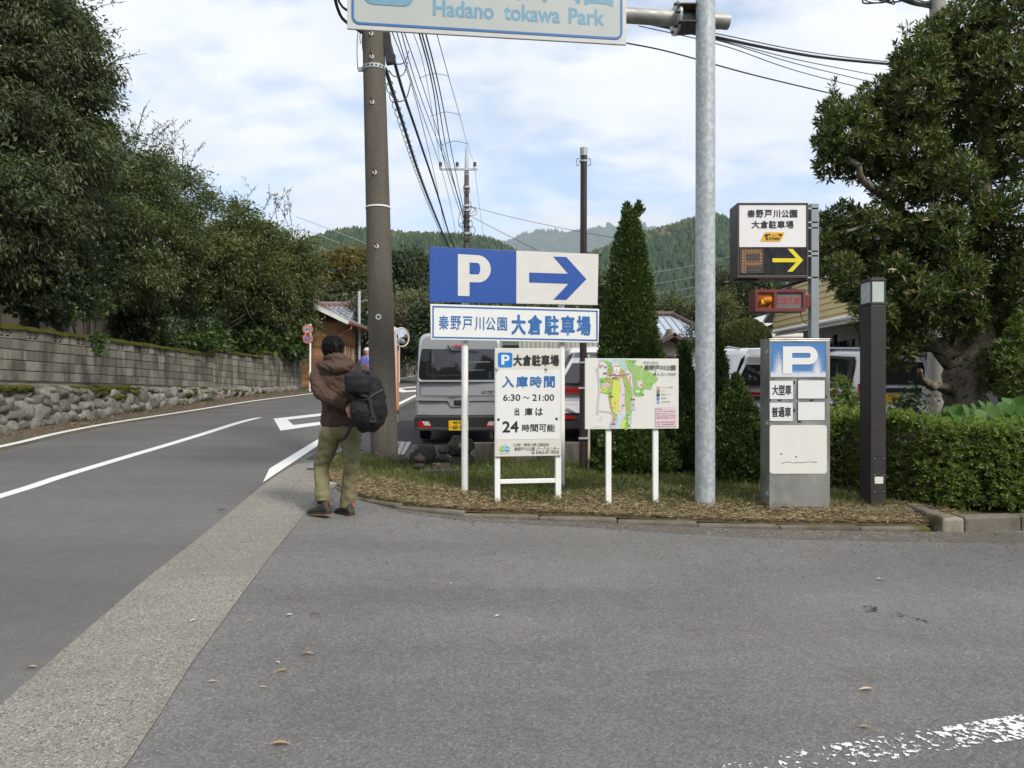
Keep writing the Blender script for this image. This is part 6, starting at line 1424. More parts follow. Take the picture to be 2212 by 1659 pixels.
for ch, x0, x1 in zip('大倉駐車場', (362, 450, 538, 626, 712), (446, 534, 624, 708, 796)): T2(ch, (x0, 164, x1, 270), m_ink, .034)
for ch, x0, x1 in zip('入庫時間', (256, 388, 522, 652), (368, 500, 632, 756)): T2(ch, (x0, 366, x1, 474), m_kblue, .03)
T2('6:30', (266, 538, 428, 600), bold=.018); T2('～', (454, 558, 516, 580), bold=.015); T2('21:00', (542, 538, 748, 600), bold=.018)
for ch, x0, x1 in zip('出庫は', (374, 470, 572), (418, 545, 642)): T2(ch, (x0, 666, x1, 740), bold=.02)
T2('24', (258, 793, 412, 898), bold=.035)
for ch, x0, x1 in zip('時間可能', (444, 524, 604, 680), (516, 596, 676, 756)): T2(ch, (x0, 822, x1, 892), bold=.018)
T2('（公財）神奈川県公園協会', (358, 1002, 700, 1030), bold=.0, y=-.014); T2('秦野戸川公園 パークセンター', (372, 1040, 798, 1068), bold=.0, y=-.014); T2('☎', (532, 1076, 566, 1102), bold=.0, y=-.014); T2('0463-87-9020', (576, 1072, 794, 1100), bold=.0, y=-.014)
for (cx, mt) in ((254, m_green), (301, m_cyan)):
    a, b_, c_, d_ = sb2(cx - 26, 1030, cx + 28, 1086); q = MB(); q.add([(x, -.013 - (.001 if cx > 280 else 0), z) for x, z in ellipse((a + b_) / 2, (c_ + d_) / 2, (b_ - a) / 2, (d_ - c_) / 2)], [tuple(range(24))[::-1]]); q.build('logo_disc', mt, t)
for (p0, p1, p2, mt) in (((256, 1016), (276, 1022), (278, 1032), m_green), ((300, 1014), (282, 1020), (279, 1032), m_cyan)):
    q = MB(); q.add([(B2.x(g(*p)[0]), -.013, B2.z(*g(*p)) - zb) for p in (p0, p1, p2)], [(0, 1, 2)]); q.build('logo_leaf', mt, t)
T2('coen', (232, 1046, 324, 1066), m_white_s, .008, -.0165); T2('kanagawacoen', (226, 1092, 330, 1106), m_green, .0, -.014)
for (x, y_) in ((210, 290), (676, 290)):
    u, v = g(x, y_); q = MB(); xx, z_ = B2.x(u), B2.z(u, v) - zb; q.tube([(xx, -.011, z_), (xx, -.022, z_)], .018, 14); ho = q.build('suction_hook', M('cream plastic', (.62, .58, .46), .4), t); q = MB(); q.tube([(xx, -.024, z_ - .004), (xx + .004, -.035, z_ - .018), (xx, -.03, z_ - .028)], .004, 6); q.build('hook', m_galv, ho)
for (x, y_) in ((221, 778), (771, 771)): u, v = g(x, y_); xx, z_ = B2.x(u), B2.z(u, v) - zb; panel(t, 'tape_patch', m_blk, xx - .012, xx + .012, z_ - .012, z_ + .012, -.0125, .003)

# ------------------------------------------------------------------ map board
B3 = Board(1264, 7.30, 1466, 7.42); mb_ = Vector((B3.X0, B3.Y0, gz(B3.X0, B3.Y0) + .08)); zb = mb_.z
t = thing('map_board', 'illustrated park map board on two white legs', 'sign', tuple(mb_), B3.yaw)
h_ = lambda px_, py_: (px_ * .10086 + 1269, py_ * .10086 + 766.8)
zt_ = B3.z(1365, 774.5) - zb; zl_ = B3.z(1365, 926.5) - zb
q = MB(); q.bx(0, B3.W, 0, .022, zl_, zt_); q.build('board', M('map board sheet', (.71, .71, .67), .45, var=.02), t, bevel=.003)
for u, vb in ((1316.5, 1088), (1418.5, 1090)):
    x = B3.x(u); q = MB(); q.bx(x - .027, x + .027, .024, .064, B3.z(u, vb) - zb - .08, zt_ - .05); o = q.build('leg', m_wht, t, bevel=.004)
_ly = [-.003]
def mp(pts, mat, name='map_area', sm=False, dy=.00003):
    from mathutils.geometry import tessellate_polygon
    _ly[0] -= dy; q = [Vector((B3.x(h_(*p)[0]), _ly[0], B3.z(*h_(*p)) - zb)) for p in pts]
    if sm: q = smooth_curve(q + [q[0]], 4)[:-1]
    return newobj(name, mesh(name, q, tessellate_polygon([q]), mat), t)
def mline(pts, w, mat, name='map_path', dy=.00003):
    _ly[0] -= dy; c = smooth_curve([Vector((B3.x(h_(*p)[0]), 0, B3.z(*h_(*p)) - zb)) for p in pts], 5); V = []
    for i, p in enumerate(c):
        d = (c[min(i + 1, len(c) - 1)] - c[max(i - 1, 0)]).normalized(); nn = Vector((-d.z, 0, d.x)); V += [p + nn * w / 2 + Vector((0, _ly[0], 0)), p - nn * w / 2 + Vector((0, _ly[0], 0))]
    return newobj(name, mesh(name, V, [(2 * i, 2 * i + 1, 2 * i + 3, 2 * i + 2) for i in range(len(c) - 1)], mat), t)
pm = lambda n_, c: M('map ' + n_, c, .5, var=0)
m_mg, m_mgd, m_ml, m_my, m_mw, m_mp, m_mt, m_mo, m_mgr, m_mbl = pm('green', (.30, .52, .15)), pm('dark green', (.13, .36, .08)), pm('lilac', (.55, .53, .60)), pm('lime', (.58, .68, .12)), pm('water', (.50, .65, .74)), pm('pink', (.74, .58, .62)), pm('teal', (.36, .63, .53)), pm('orange', (.78, .22, .07)), pm('grey', (.45, .45, .47)), pm('navy', (.03, .16, .42))
mp([(275, 95), (860, 95), (800, 380), (560, 240), (440, 150), (330, 140)], m_mt); mp([(830, 95), (1060, 120), (1010, 210), (1200, 270), (1480, 470), (1500, 540), (1400, 640), (1360, 740), (1230, 730), (1150, 870), (1060, 880), (1000, 840), (990, 480), (870, 300), (800, 180)], m_mg, sm=True)
mp([(360, 130), (480, 130), (540, 240), (540, 380), (460, 440), (430, 330), (480, 300), (400, 180)], m_mg, sm=True); mp([(630, 180), (720, 300), (830, 380), (820, 470), (700, 440), (690, 280)], m_mg, sm=True)
mp([(260, 490), (720, 490), (720, 640), (560, 760), (500, 840), (270, 790), (270, 640)], m_mg, sm=True); mp([(470, 780), (540, 760), (560, 1250), (500, 1150), (450, 900)], m_mg, sm=True); mp([(560, 540), (690, 560), (700, 760), (680, 1040), (690, 1200), (560, 1240), (510, 1000), (520, 800)], m_my)
mp([(280, 710), (430, 720), (400, 800), (275, 795)], m_my); mp([(740, 500), (860, 480), (960, 760), (920, 1270), (880, 1290), (870, 1560), (790, 1580), (800, 1280), (800, 700)], m_mg, sm=True)
mp([(510, 190), (630, 130), (700, 300), (660, 440), (560, 420), (560, 330)], m_mp); mp([(690, 490), (730, 480), (800, 700), (790, 900), (820, 1270), (690, 1280), (670, 960), (710, 780)], m_mp)
mp([(620, 1260), (830, 1270), (830, 1320), (760, 1330), (700, 1580), (600, 1580), (640, 1400)], m_mw); mp([(400, 95), (510, 95), (590, 180), (540, 210)], m_mw); mline([(740, 650), (760, 800), (720, 920), (700, 1000), (745, 1100), (720, 1260)], .006, m_mw)
mp([(770, 1340), (830, 1400), (780, 1580), (700, 1580)], m_my); mp([(520, 1480), (600, 1470), (590, 1580), (500, 1580)], m_ml); mp([(560, 1260), (640, 1260), (640, 1440), (560, 1440)], m_mg); mp([(600, 1315), (622, 1315), (622, 1440), (565, 1440)], m_ml)
R2 = random.Random(3)
for i in range(95):
    a = R2.choice([(1020, 1480, 230, 700), (850, 1040, 100, 260), (760, 930, 560, 1250), (280, 480, 500, 600), (830, 900, 1280, 1560), (455, 520, 760, 1150), (420, 540, 150, 420), (1020, 1200, 660, 870)]); x, y_ = R2.uniform(a[0], a[1]), R2.uniform(a[2], a[3]); r = R2.uniform(10, 26)
    if x + y_ * .35 > 1600: continue
    mp([(x + r * math.cos(k_ * PI / 4), y_ + r * .9 * math.sin(k_ * PI / 4)) for k_ in range(8)], m_mgd, 'map_tree', dy=.000005)
mline([(250, 95), (270, 150), (225, 290), (235, 500), (255, 760), (230, 1000), (210, 1280)], .018, m_ml); mline([(215, 1200), (420, 1215), (530, 1260), (540, 1360), (490, 1480), (495, 1580)], .013, m_ml); mline([(1045, 110), (975, 260), (970, 480), (990, 700), (960, 940)], .010, m_mgr); mline([(740, 95), (850, 250), (820, 400), (930, 640), (970, 800), (970, 960), (950, 1180), (915, 1580)], .011, m_ml); mp([(945, 960), (1000, 960), (1025, 1180), (930, 1170)], m_ml); mline([(165, 310), (215, 310)], .008, m_ml)
mline([(480, 280), (490, 400), (430, 430), (410, 520), (390, 590), (440, 620), (480, 590), (460, 520), (520, 490), (540, 560), (520, 700), (510, 850), (495, 1050), (540, 1240), (560, 1300), (540, 1440)], .0075, m_mo); mline([(520, 490), (640, 490), (750, 460), (770, 340), (740, 320), (705, 340), (720, 390), (760, 470), (830, 470), (870, 590), (910, 580), (915, 440)], .0075, m_mo); mline([(850, 590), (850, 700), (890, 730), (930, 930)], .006, m_mo); mline([(910, 960), (855, 1020), (850, 1100), (905, 1175)], .006, m_mo); mline([(540, 1240), (610, 1270), (620, 1310)], .006, m_mo)
mline([(460, 450), (590, 415), (600, 440), (780, 430), (900, 400)], .013, pm('mauve', (.28, .20, .25))); mline([(640, 110), (700, 170), (780, 200), (840, 230)], .004, pm('white', (.8, .8, .8))); mline([(1200, 280), (1150, 330), (1155, 510)], .004, pm('white', (.8, .8, .8)))
mp([(1060, 560), (1170, 540), (1180, 640), (1150, 720), (1080, 680)], m_mp); mp([(1130, 630), (1165, 620), (1170, 660), (1135, 665)], pm('red', (.65, .04, .05))); mp([(1020, 700), (1120, 700), (1130, 800), (1040, 830), (1000, 790)], m_mg, sm=True); mp([(1035, 760), (1115, 765), (1115, 800), (1035, 800)], pm('white', (.8, .8, .8)))
mp([(300, 620), (440, 600), (470, 650), (400, 700), (320, 690)], m_mp, sm=True)
for x, y_ in ((325, 630), (370, 650), (410, 630), (345, 665), (400, 670), (435, 655)): mp([(x + 12 * math.cos(k_), y_ + 12 * math.sin(k_)) for k_ in range(6)], pm('rose', (.42, .06, .12)), 'map_flower', dy=.000005)
mp([(555, 255), (690, 225), (690, 350), (560, 350)], pm('white', (.8, .8, .8))); mp([(550, 260), (600, 222), (690, 222), (685, 265)], pm('roof pink', (.72, .35, .38))); mp([(600, 300), (640, 290), (640, 340), (600, 345)], m_mgr)
mp([(990, 330), (1060, 280), (1095, 300), (1030, 350)], pm('play orange', (.75, .42, .08))); mp([(1040, 300), (1090, 285), (1085, 320)], pm('play blue', (.1, .4, .6))); mp([(545, 1100), (610, 1095), (610, 1135), (545, 1140)], pm('peach', (.72, .4, .3))); mp([(570, 1015), (605, 1015), (605, 1050), (570, 1050)], m_mo); mp([(315, 740), (360, 740), (360, 765), (315, 765)], pm('brown', (.4, .22, .12)))
for x, y_ in ((340, 375), (545, 475), (470, 875), (935, 935), (515, 1460)):
    for k_, mt in enumerate((m_ink, pm('pictogram red', (.6, .2, .18)), m_ink)): mp([(x + k_ * 26, y_), (x + k_ * 26 + 24, y_), (x + k_ * 26 + 24, y_ + 36), (x + k_ * 26, y_ + 36)], mt, 'map_symbol', dy=.00001)
def pbox(x, y_, s_):
    mp([(x, y_), (x + s_, y_), (x + s_, y_ + s_), (x, y_ + s_)], m_mbl, 'map_symbol'); a, b_ = h_(x + s_ * .3, y_ + s_ * .85), h_(x + s_ * .75, y_ + s_ * .15); text('P', m_white_s, t, B3.x(a[0]), B3.x(b_[0]), B3.z(*a) - zb, B3.z(*b_) - zb, _ly[0] - .001, .02)
pbox(365, 240, 40); pbox(955, 1050, 36); pbox(575, 1360, 36); pbox(1483, 893, 60)
def T3(sx, x0, y0, x1, y1, mat=m_ink, bold=.006): a, b_ = h_(x0, y1), h_(x1, y0); _ly[0] -= .0001; return text(sx, mat, t, B3.x(a[0]), B3.x(b_[0]), B3.z(*a) - zb, B3.z(*b_) - zb, -.0075, bold)
m_mgrey = M('grey print', (.10, .11, .10), .5, var=0)
T3('神奈川県立', 1195, 135, 1515, 192, m_mgrey); T3('秦野戸川公園', 1215, 215, 1885, 322, m_mgrey, .03); T3('あんないMAP', 1400, 372, 1895, 445, m_mgrey, .004); T3('現在地', 245, 208, 360, 245, pm('red', (.65, .04, .05)), .01)
mp([(262 + 14 + 13 * math.cos(k_ * .63), 266 + 13 * math.sin(k_ * .63)) for k_ in range(10)], pm('red', (.65, .04, .05)), 'map_dot')
mp([(1475, 682), (1555, 682), (1555, 698), (1475, 698)], m_mo, 'legend_bar')
for (y_, s_) in ((735, 0), (818, 1)): mp([(1483, y_), (1545, y_), (1545, y_ + 62), (1483, y_ + 62)], m_ink, 'legend_symbol')
mp([(1494, 748), (1508, 748), (1508, 788), (1494, 788)], m_white_s, 'legend_symbol'); mp([(1520, 748), (1536, 748), (1536, 788), (1520, 788)], pm('pictogram red', (.6, .2, .18)), 'legend_symbol'); mline([(1508, 828), (1508, 852), (1528, 854), (1534, 870)], .0012, m_white_s, 'legend_symbol'); mp([(1493, 970), (1538, 970), (1538, 1038), (1493, 1038)], pm('vending blue', (.2, .36, .6)), 'legend_symbol'); mp([(1505, 1018), (1528, 1018), (1528, 1028), (1505, 1028)], m_white_s, 'legend_symbol')
for sx, y_, x1 in (('スロープの道路', 672, 1825), ('トイレ', 750, 1668), ('障害者トイレ', 826, 1784), ('駐車場', 903, 1690), ('自動販売機', 982, 1764)): T3(sx, 1580, y_, x1, y_ + 34, m_mgrey)
mp([(1450, 1112), (1898, 1106), (1902, 1530), (1455, 1532)], pm('pale pink', (.72, .55, .60)), 'legend_panel'); mp([(1565, 1470), (1872, 1464), (1872, 1500), (1565, 1504)], pm('mid pink', (.66, .36, .56)), 'legend_panel')
for sx, x0, y0, x1, y1 in (('指定管理者', 1468, 1145, 1595, 1172), ('（公財）神奈川県公園協会', 1515, 1190, 1868, 1218), ('秦野戸川公園パークセンター', 1470, 1245, 1868, 1274), ('TEL.0463-87-9020', 1472, 1290, 1870, 1317), ('秦野市堀山1513', 1472, 1332, 1872, 1363), ('神奈川県平塚土木事務所', 1472, 1424, 1872, 1456), ('TEL.', 1476, 1476, 1560, 1504), ('0463-45-3150', 1615, 1476, 1828, 1496)): T3(sx, x0, y0, x1, y1, m_mgrey, .003)
mp([(1470 + 16 + 16 * math.cos(k_ * .63), 1208 + 12 * math.sin(k_ * .63)) for k_ in range(10)], m_cyan, 'legend_symbol')
mline([(115, 1535), (400, 1530)], .0015, m_mgr, 'scale_bar'); mline([(115, 1536), (255, 1533)], .003, m_mgr, 'scale_bar'); mline([(250, 1410), (290, 1345)], .002, m_mgrey, 'compass_needle'); mline([(310, 1380), (272, 1418), (234, 1380), (272, 1342), (310, 1380)], .0008, m_mgr, 'compass_ring')
T3('N', 288, 1322, 302, 1336, m_mgrey); T3('水無川', 738, 1050, 762, 1056, m_mbl) if False else None
for i, ch in enumerate('水無川'): T3(ch, 732, 1050 + i * 40, 762, 1084 + i * 40, m_mbl)
# ------------------------------------------------------------------ illuminated car park sign, warning lamp, their post
Y = 8.3
m_box = M('dark brown sign housing', (0.05, 0.042, 0.042), .45, .2, .1); m_brn2 = M('brown frame', (0.085, 0.058, 0.055), .45, .2, .1); m_face = M('white acrylic face', (0.82, 0.82, 0.82), .25, var=.015); m_blkf = M('dark grey panel', (0.022, 0.023, 0.026), .3, var=.06); m_yelp = M('yellow print', (0.78, 0.66, 0.03), .4, var=.02)
pp = P(1757, 829, Y); pp.z = gz(pp.x, Y) + .06
t = thing('post', 'grey steel post behind the cabinet carrying the lit sign and warning lamp', 'post', tuple(pp)); zt_ = P(0, 441, Y).z - pp.z
m_gpost = M('grey painted post', (.30, .33, .35), .45, .2, .1, 5); MB().bx(-.045, .045, -.05, .05, -.1, zt_).build('shaft', m_gpost, t, bevel=.006)
def fb(Y): return lambda u, v: ((u - UC) / RES_F * Y, EYE + (VC - v) / RES_F * Y)
F8 = fb(8.2); x0, zb_ = F8(1593, 600.5); x1, zt = F8(1746, 438)
s = thing('lit_sign', 'brown boxed car park sign with a yellow arrow and dot matrix letter', 'sign', (x0, 8.2, zb_)); w, hh = x1 - x0, zt - zb_
L8 = lambda u, v: (F8(u, v)[0] - x0, F8(u, v)[1] - zb_)
MB().bx(0, w, .02, .30, 0, hh).build('housing', m_box, s, bevel=.006)
for (a, b_, c_, d_) in ((0, w, 0, .028), (0, w, hh - .02, hh), (0, .02, .028, hh - .02), (w - .02, w, .028, hh - .02)): MB().bx(a, b_, -.004, .022, c_, d_).build('frame_bar', m_brn2, s, bevel=.003)
zsplit = L8(1670, 533.5)[1]
panel(s, 'white_face', m_face, .022, w - .022, zsplit, hh - .022, .004, .006); panel(s, 'dark_face', m_blkf, .022, w - .022, .03, zsplit - .002, .002, .006)
e_ = lambda px_, py_: (px_ * .1953 + 1512, py_ * .1953 + 405)
def T8(sx, box, mat=m_ink, bold=.02, y=.0, **kw): a = L8(*e_(box[0], box[3])); b_ = L8(*e_(box[2], box[1])); return text(sx, mat, s, a[0], b_[0], a[1], b_[1], y, bold, **kw)
for ch, a, b_ in zip('秦野戸川公園', (524, 620, 714, 812, 900, 995), (610, 704, 798, 888, 986, 1078)): T8(ch, (a, 246, b_, 332), bold=.026)
for ch, a, b_ in zip('大倉駐車場', (572, 668, 762, 856, 950), (660, 756, 848, 942, 1036)): T8(ch, (a, 366, b_, 452), bold=.026)
def poly8(name, mat, pts, y):
    from mathutils.geometry import tessellate_polygon
    q = [Vector((L8(*e_(*p))[0], y, L8(*e_(*p))[1])) for p in pts]; return newobj(name, mesh(name, q, tessellate_polygon([q]), mat), s)
m_tam = M('amber badge', (.80, .46, .04), .35, var=.02); m_redp = M('red print', (.62, .05, .03), .4, var=0)
poly8('badge', m_tam, [(722, 495), (930, 495), (938, 503), (896, 588), (880, 596), (680, 596), (672, 588), (712, 503)], .001)
poly8('badge_mark', m_ink, [(722, 516), (800, 514), (745, 538), (752, 582), (730, 582), (728, 540), (708, 552)], -.0008); poly8('badge_mark', m_ink, [(850, 514), (914, 514), (900, 548), (880, 532)], -.0008)
T8('imes', (758, 540, 886, 582), y=-.001, bold=.03, shear=.25); T8('24', (798, 520, 832, 540), m_redp, .02, -.001, shear=.2); T8('h', (834, 526, 846, 540), m_redp, .02, -.001)
poly8('arrow', m_yelp, [(802, 783), (1062, 783), (970, 679), (1025, 679), (1142, 804), (1024, 931), (966, 931), (1064, 827), (802, 827)], -.001)
panel(s, 'dot_screen', M('smoked screen', (.075, .065, .065), .15, var=0), *[L8(*e_(440, 944))[0], L8(*e_(708, 944))[0], L8(*e_(440, 944))[1], L8(*e_(440, 672))[1]], -.0005, .003)
def emit(name, col, st):
    k = N(name); k.set(k.b.inputs['Emission Color'], col); k.b.inputs['Emission Strength'].default_value = st; return k.fin(col, .4)
m_led = emit('lit amber dots', (1.0, .45, .14), .22); m_dot = M('unlit dots', (.22, .20, .19), .5, var=0)
pat = ['1111111110', '1111111111', '1100000011', '1100000011', '1100000011', '1100000011', '1111111111', '1111111110', '1100000000', '1100000000', '1100000000', '1100000000']
lit = MB(); un = MB()
for r_ in range(16):
    for c_ in range(15):
        on = c_ > 0 and r_ < 16 and pat[min(11, int(r_ * .75))][min(9, int((c_ - 1) * .72))] == '1'
        a = L8(*e_(452 + c_ * 16.6, 692 + r_ * 16.4)); q = lit if on else un; d = .0042
        q.add([(a[0] - d, -.0015, a[1]), (a[0], -.0015, a[1] - d), (a[0] + d, -.0015, a[1]), (a[0], -.0015, a[1] + d)], [(0, 1, 2, 3)])
lit.build('lit_dots', m_led, s); un.build('unlit_dots', m_dot, s)
for v in (448, 478, 490, 541, 551, 598):
    z = F8(0, v)[1] - zb_; q = MB(); q.bx(w, w + .13, .05, .07, z - .008, z + .008); q.bx(w + .105, w + .112, .05, .22, z - .008, z + .008); q.build('clamp_strap', m_galv, s)
q = MB(); q.tube([(.12, .15, -.01), (.42, .18, -.10)], .008, 6); q.build('stay_rod', m_dsteel, s); q = MB(); q.box((w - .12, .15, -.05), (.34, .04, .03), ry=-.28); q.build('stay_bracket', m_dsteel, s)
MB().bx(.02, .25, .05, .2, -.022, -.002).build('cable_tray', m_dsteel, s)
F9 = fb(8.15); x0, zb_ = F9(1631.5, 672.6); x1, zt = F9(1740.5, 624.7); w, hh = x1 - x0, zt - zb_
s = thing('warning_lamp', 'maroon exit warning box with an amber lamp and dim red lettering', 'warning light', (x0, 8.15, zb_)); m_mar = M('maroon paint', (.17, .045, .042), .4, .1, .06)
MB().bx(0, w, .03, .24, 0, hh).build('housing', m_mar, s, bevel=.004)
zz0, zz1 = hh * .14, hh * .86; xa, xb_, xc, xd = w * .055, w * .365, w * .425, w * .945
for (a, b_, c_, d_) in ((0, w, 0, zz0), (0, w, zz1, hh), (0, xa, zz0, zz1), (xb_, xc, zz0, zz1), (xd, w, zz0, zz1)): MB().bx(a, b_, 0, .03, c_, d_).build('frame_bar', m_mar, s)
def amber():
    k = N('amber lens'); k.b.inputs['Transmission Weight'].default_value = .6; return k.fin((.62, .18, .01), .12)
panel(s, 'lamp_recess', M('deep orange interior', (.30, .085, .01), .4, var=.2, vs=30), xa, xb_, zz0, zz1, .026, .002)
q = MB(); q.tube([(xa + .055, .012, hh * .5), (xa + .145, .012, hh * .5)], [.034, .046], 18); q.build('amber_lamp', M('amber lamp lens', (.58, .18, .012), .15, var=.25, vs=40), s, smooth=False)  # plain amber colour without emission
q = MB(); q.tube([(xa + .035, .018, hh * .42), (xa + .09, .018, hh * .42)], [.04, .028], 12); q.build('reflector', m_tam, s)
panel(s, 'text_window', M('tinted text window', (.20, .165, .165), .12, var=.12, vs=9), xc, xd, zz0, zz1, .02, .012)
for i, ch in enumerate('出庫注意'):
    a = L8(*e_(862 + i * 65, 1285)); xx0 = (F9(*e_(862 + i * 65, 1285))[0] - x0); xx1 = F9(*e_(918 + i * 65, 1285))[0] - x0; text(ch, M('dim red lettering', (.42, .07, .07), .5, var=0), s, xx0, xx1, F9(*e_(0, 1284))[1] - zb_, F9(*e_(0, 1208))[1] - zb_, .017, .012)
MB().bx(w, w + .07, .04, .2, hh * .22, hh * .78).build('mount', m_mar, s, bevel=.004)
for xx in (.09, .36): MB().tube([(xx, .12, hh), (xx, .12, hh + .012)], .018, 10).build('bolt', m_galv, s)
q = MB(); q.tube(smooth_curve([(w - .02, .1, 0), (w, .1, -.08), (w + .05, .1, -.13), (w + .09, .12, -.1)], 5), .005, 5); q.build('lead', m_blk, s)

# ------------------------------------------------------------------ stainless cabinet
Yc = 7.22; FC = fb(Yc); cx0, _ = FC(1662, 1100); cx1, _ = FC(1793, 1100); zg = gz((cx0 + cx1) / 2, Yc) + .06
t = thing('ticket_cabinet', 'stainless steel parking fee cabinet with a faded blue parking panel', 'cabinet', (cx0, Yc, zg)); w = cx1 - cx0; zt = FC(0, 734)[1] - zg; zp = FC(0, 1097)[1] - zg
def steel_mat():
    k = N('brushed stainless'); c = k.mix(k.ramp(k.noise(3, 5, .65, k.mapped((1.5, 1.5, .6))), .35, .7), (.40, .40, .39), (.62, .62, .60)); c = k.mix(k.ramp(k.noise(30, 4, .7), .62, .75, 0, .4), c, (.72, .72, .70))
    return k.fin(c, k.ramp(k.noise(3, 4), .3, .7, .32, .5), .85)
m_ss = steel_mat()
MB().bx(0, w, 0, .27, zp, zt).build('housing', m_ss, t, bevel=.006)
MB().bx(.004, w - .004, .005, .265, -.12, zp).build('plinth', m_conc, t, bevel=.004)
kk = lambda px_, py_: (px_ * .2604 + 1566, py_ * .2604 + 702)
def LC(px_, py_): u, v = kk(px_ - (py_ - 140) * .0165, py_); a = FC(u, v); return a[0] - cx0, a[1] - zg
def pan(name, mat, b4, y, r=.003, thick=0): a = LC(b4[0], b4[3]); b_ = LC(b4[2], b4[1]); return panel(t, name, mat, a[0], b_[0], a[1], b_[1], y, r, thick)
a = LC(380, 432); b_ = LC(838, 143)
def faded_blue():
    k = N('faded blue panel'); tcn = k.n('ShaderNodeTexCoord'); mpn = k.n('ShaderNodeSeparateXYZ'); k.l(tcn.outputs['Generated'], mpn.inputs[0])
    gx, gzz = mpn.outputs[0], mpn.outputs[2]
    g1 = k.math('SUBTRACT', 1.0, k.math('MULTIPLY', k.math('ABSOLUTE', k.math('SUBTRACT', gx, .16)), 6)); g2_ = k.math('SUBTRACT', 1.0, k.math('MULTIPLY', k.math('ABSOLUTE', k.math('SUBTRACT', gx, .84)), 7)); g3 = k.math('SUBTRACT', 1.0, k.math('MULTIPLY', gzz, 4.2))
    low = k.math('MULTIPLY', k.math('MAXIMUM', g1, g2_), k.math('SUBTRACT', .95, gzz)); f = k.math('ADD', k.math('MAXIMUM', k.math('MAXIMUM', low, g3), 0.0), k.math('MULTIPLY', k.math('SUBTRACT', k.noise(55, 6, .8), .5), 1.3))
    c = k.mix(k.ramp(f, .18, .62), (.075, .22, .50), (.66, .69, .74)); return k.fin(c, .5)
panel(t, 'parking_panel', faded_blue(), a[0], b_[0], a[1], b_[1], -.004, .003)
border(t, a[0] - .006, b_[0] + .006, a[1] - .006, b_[1] + .006, .008, .004, -.007, 3, 'panel_frame', m_ss)
a1 = LC(483, 405); b1 = LC(768, 178); letter_P(t, m_face, a1[0], b1[0], a1[1], b1[1], -.008, .265, .66, arm=.24)
pan('name_plate', m_white_s, (380, 463, 570, 614), -.004); pan('name_plate', m_white_s, (382, 645, 570, 796), -.004)
for (x_, y_) in ((604, 460), (607, 640)): pan('recess', m_blk, (x_, y_, x_ + 234, y_ + 154), -.003); pan('blank_plate', m_white_s, (x_ + 8, y_, x_ + 228, y_ + 150), -.006, .002)
for sx, y_ in (('大型車', 497), ('普通車', 680)):
    for i, ch in enumerate(sx): a = LC(397 + i * 54, y_ + 84); b_ = LC(448 + i * 54, y_); text(ch, m_ink, t, a[0], b_[0], a[1], b_[1], -.006, .022)
def board_mat():
    k = N('scuffed white board'); c = k.mix(k.ramp(k.noise(2.5, 4, .6, k.mapped((3, 3, 1))), .5, .75, 0, .5), (.74, .74, .70), (.66, .645, .59)); c = k.mix(k.ramp(k.noise(26, 6, .8, k.mapped((1, 1, 3))), .68, .72, 0, .6), c, (.35, .34, .32)); return k.fin(c, .5)
pan('notice_board', board_mat(), (388, 830, 855, 1233), -.006, .03, .0)
for i in range(16): xx = 484 + i * 18.5; yy = 1134 + (R.uniform(0, 10) if i < 9 else R.uniform(-3, 4)); pan('scratch', m_dsteel, (xx, yy, xx + 17, yy + R.uniform(2.5, 5)), -.008, .0005)
for (x_, y_) in ((475, 1064), (598, 1088)): pan('chip', m_dsteel, (x_, y_, x_ + 12, y_ + 11), -.008, .001)
for (x_, y_, ww, h_2) in ((600, 449, 40, 8), (790, 449, 40, 8), (572, 462, 22, 56), (443, 618, 52, 20), (708, 618, 54, 20), (576, 690, 22, 50), (374, 610, 22, 28), (845, 580, 14, 40), (612, 796, 44, 18), (374, 796, 60, 10), (384, 452, 38, 6)):
    for j in range(2): d = R.uniform(0, .5); pan('tape_residue', m_blk, (x_ + ww * d * .3, y_ + h_2 * d * .5, x_ + ww * (.55 + d * .45), y_ + h_2 * (.5 + d * .5)), -.0025 - .0006 * j, .002)
for zz_ in (FC(0, 760)[1], FC(0, 914)[1], FC(0, 1068)[1]): MB().bx(-.016, .0, .03, .06, zz_ - zg - .02, zz_ - zg + .02).build('hinge', m_galv, t, bevel=.003)
MB().bx(-.004, w + .004, -.004, .274, zt, zt + .012).build('top_edge', m_ss, t, bevel=.003)
cs = thing('brick_piece', 'broken brick piece lying against the foot of the cabinet', 'brick', (cx0 + w * .78, Yc - .05, zg - .02)); q = MB(); q.box((0, 0, .015), (.13, .05, .035), rz=.15); q.build('brick', m_rust, cs, bevel=.012)

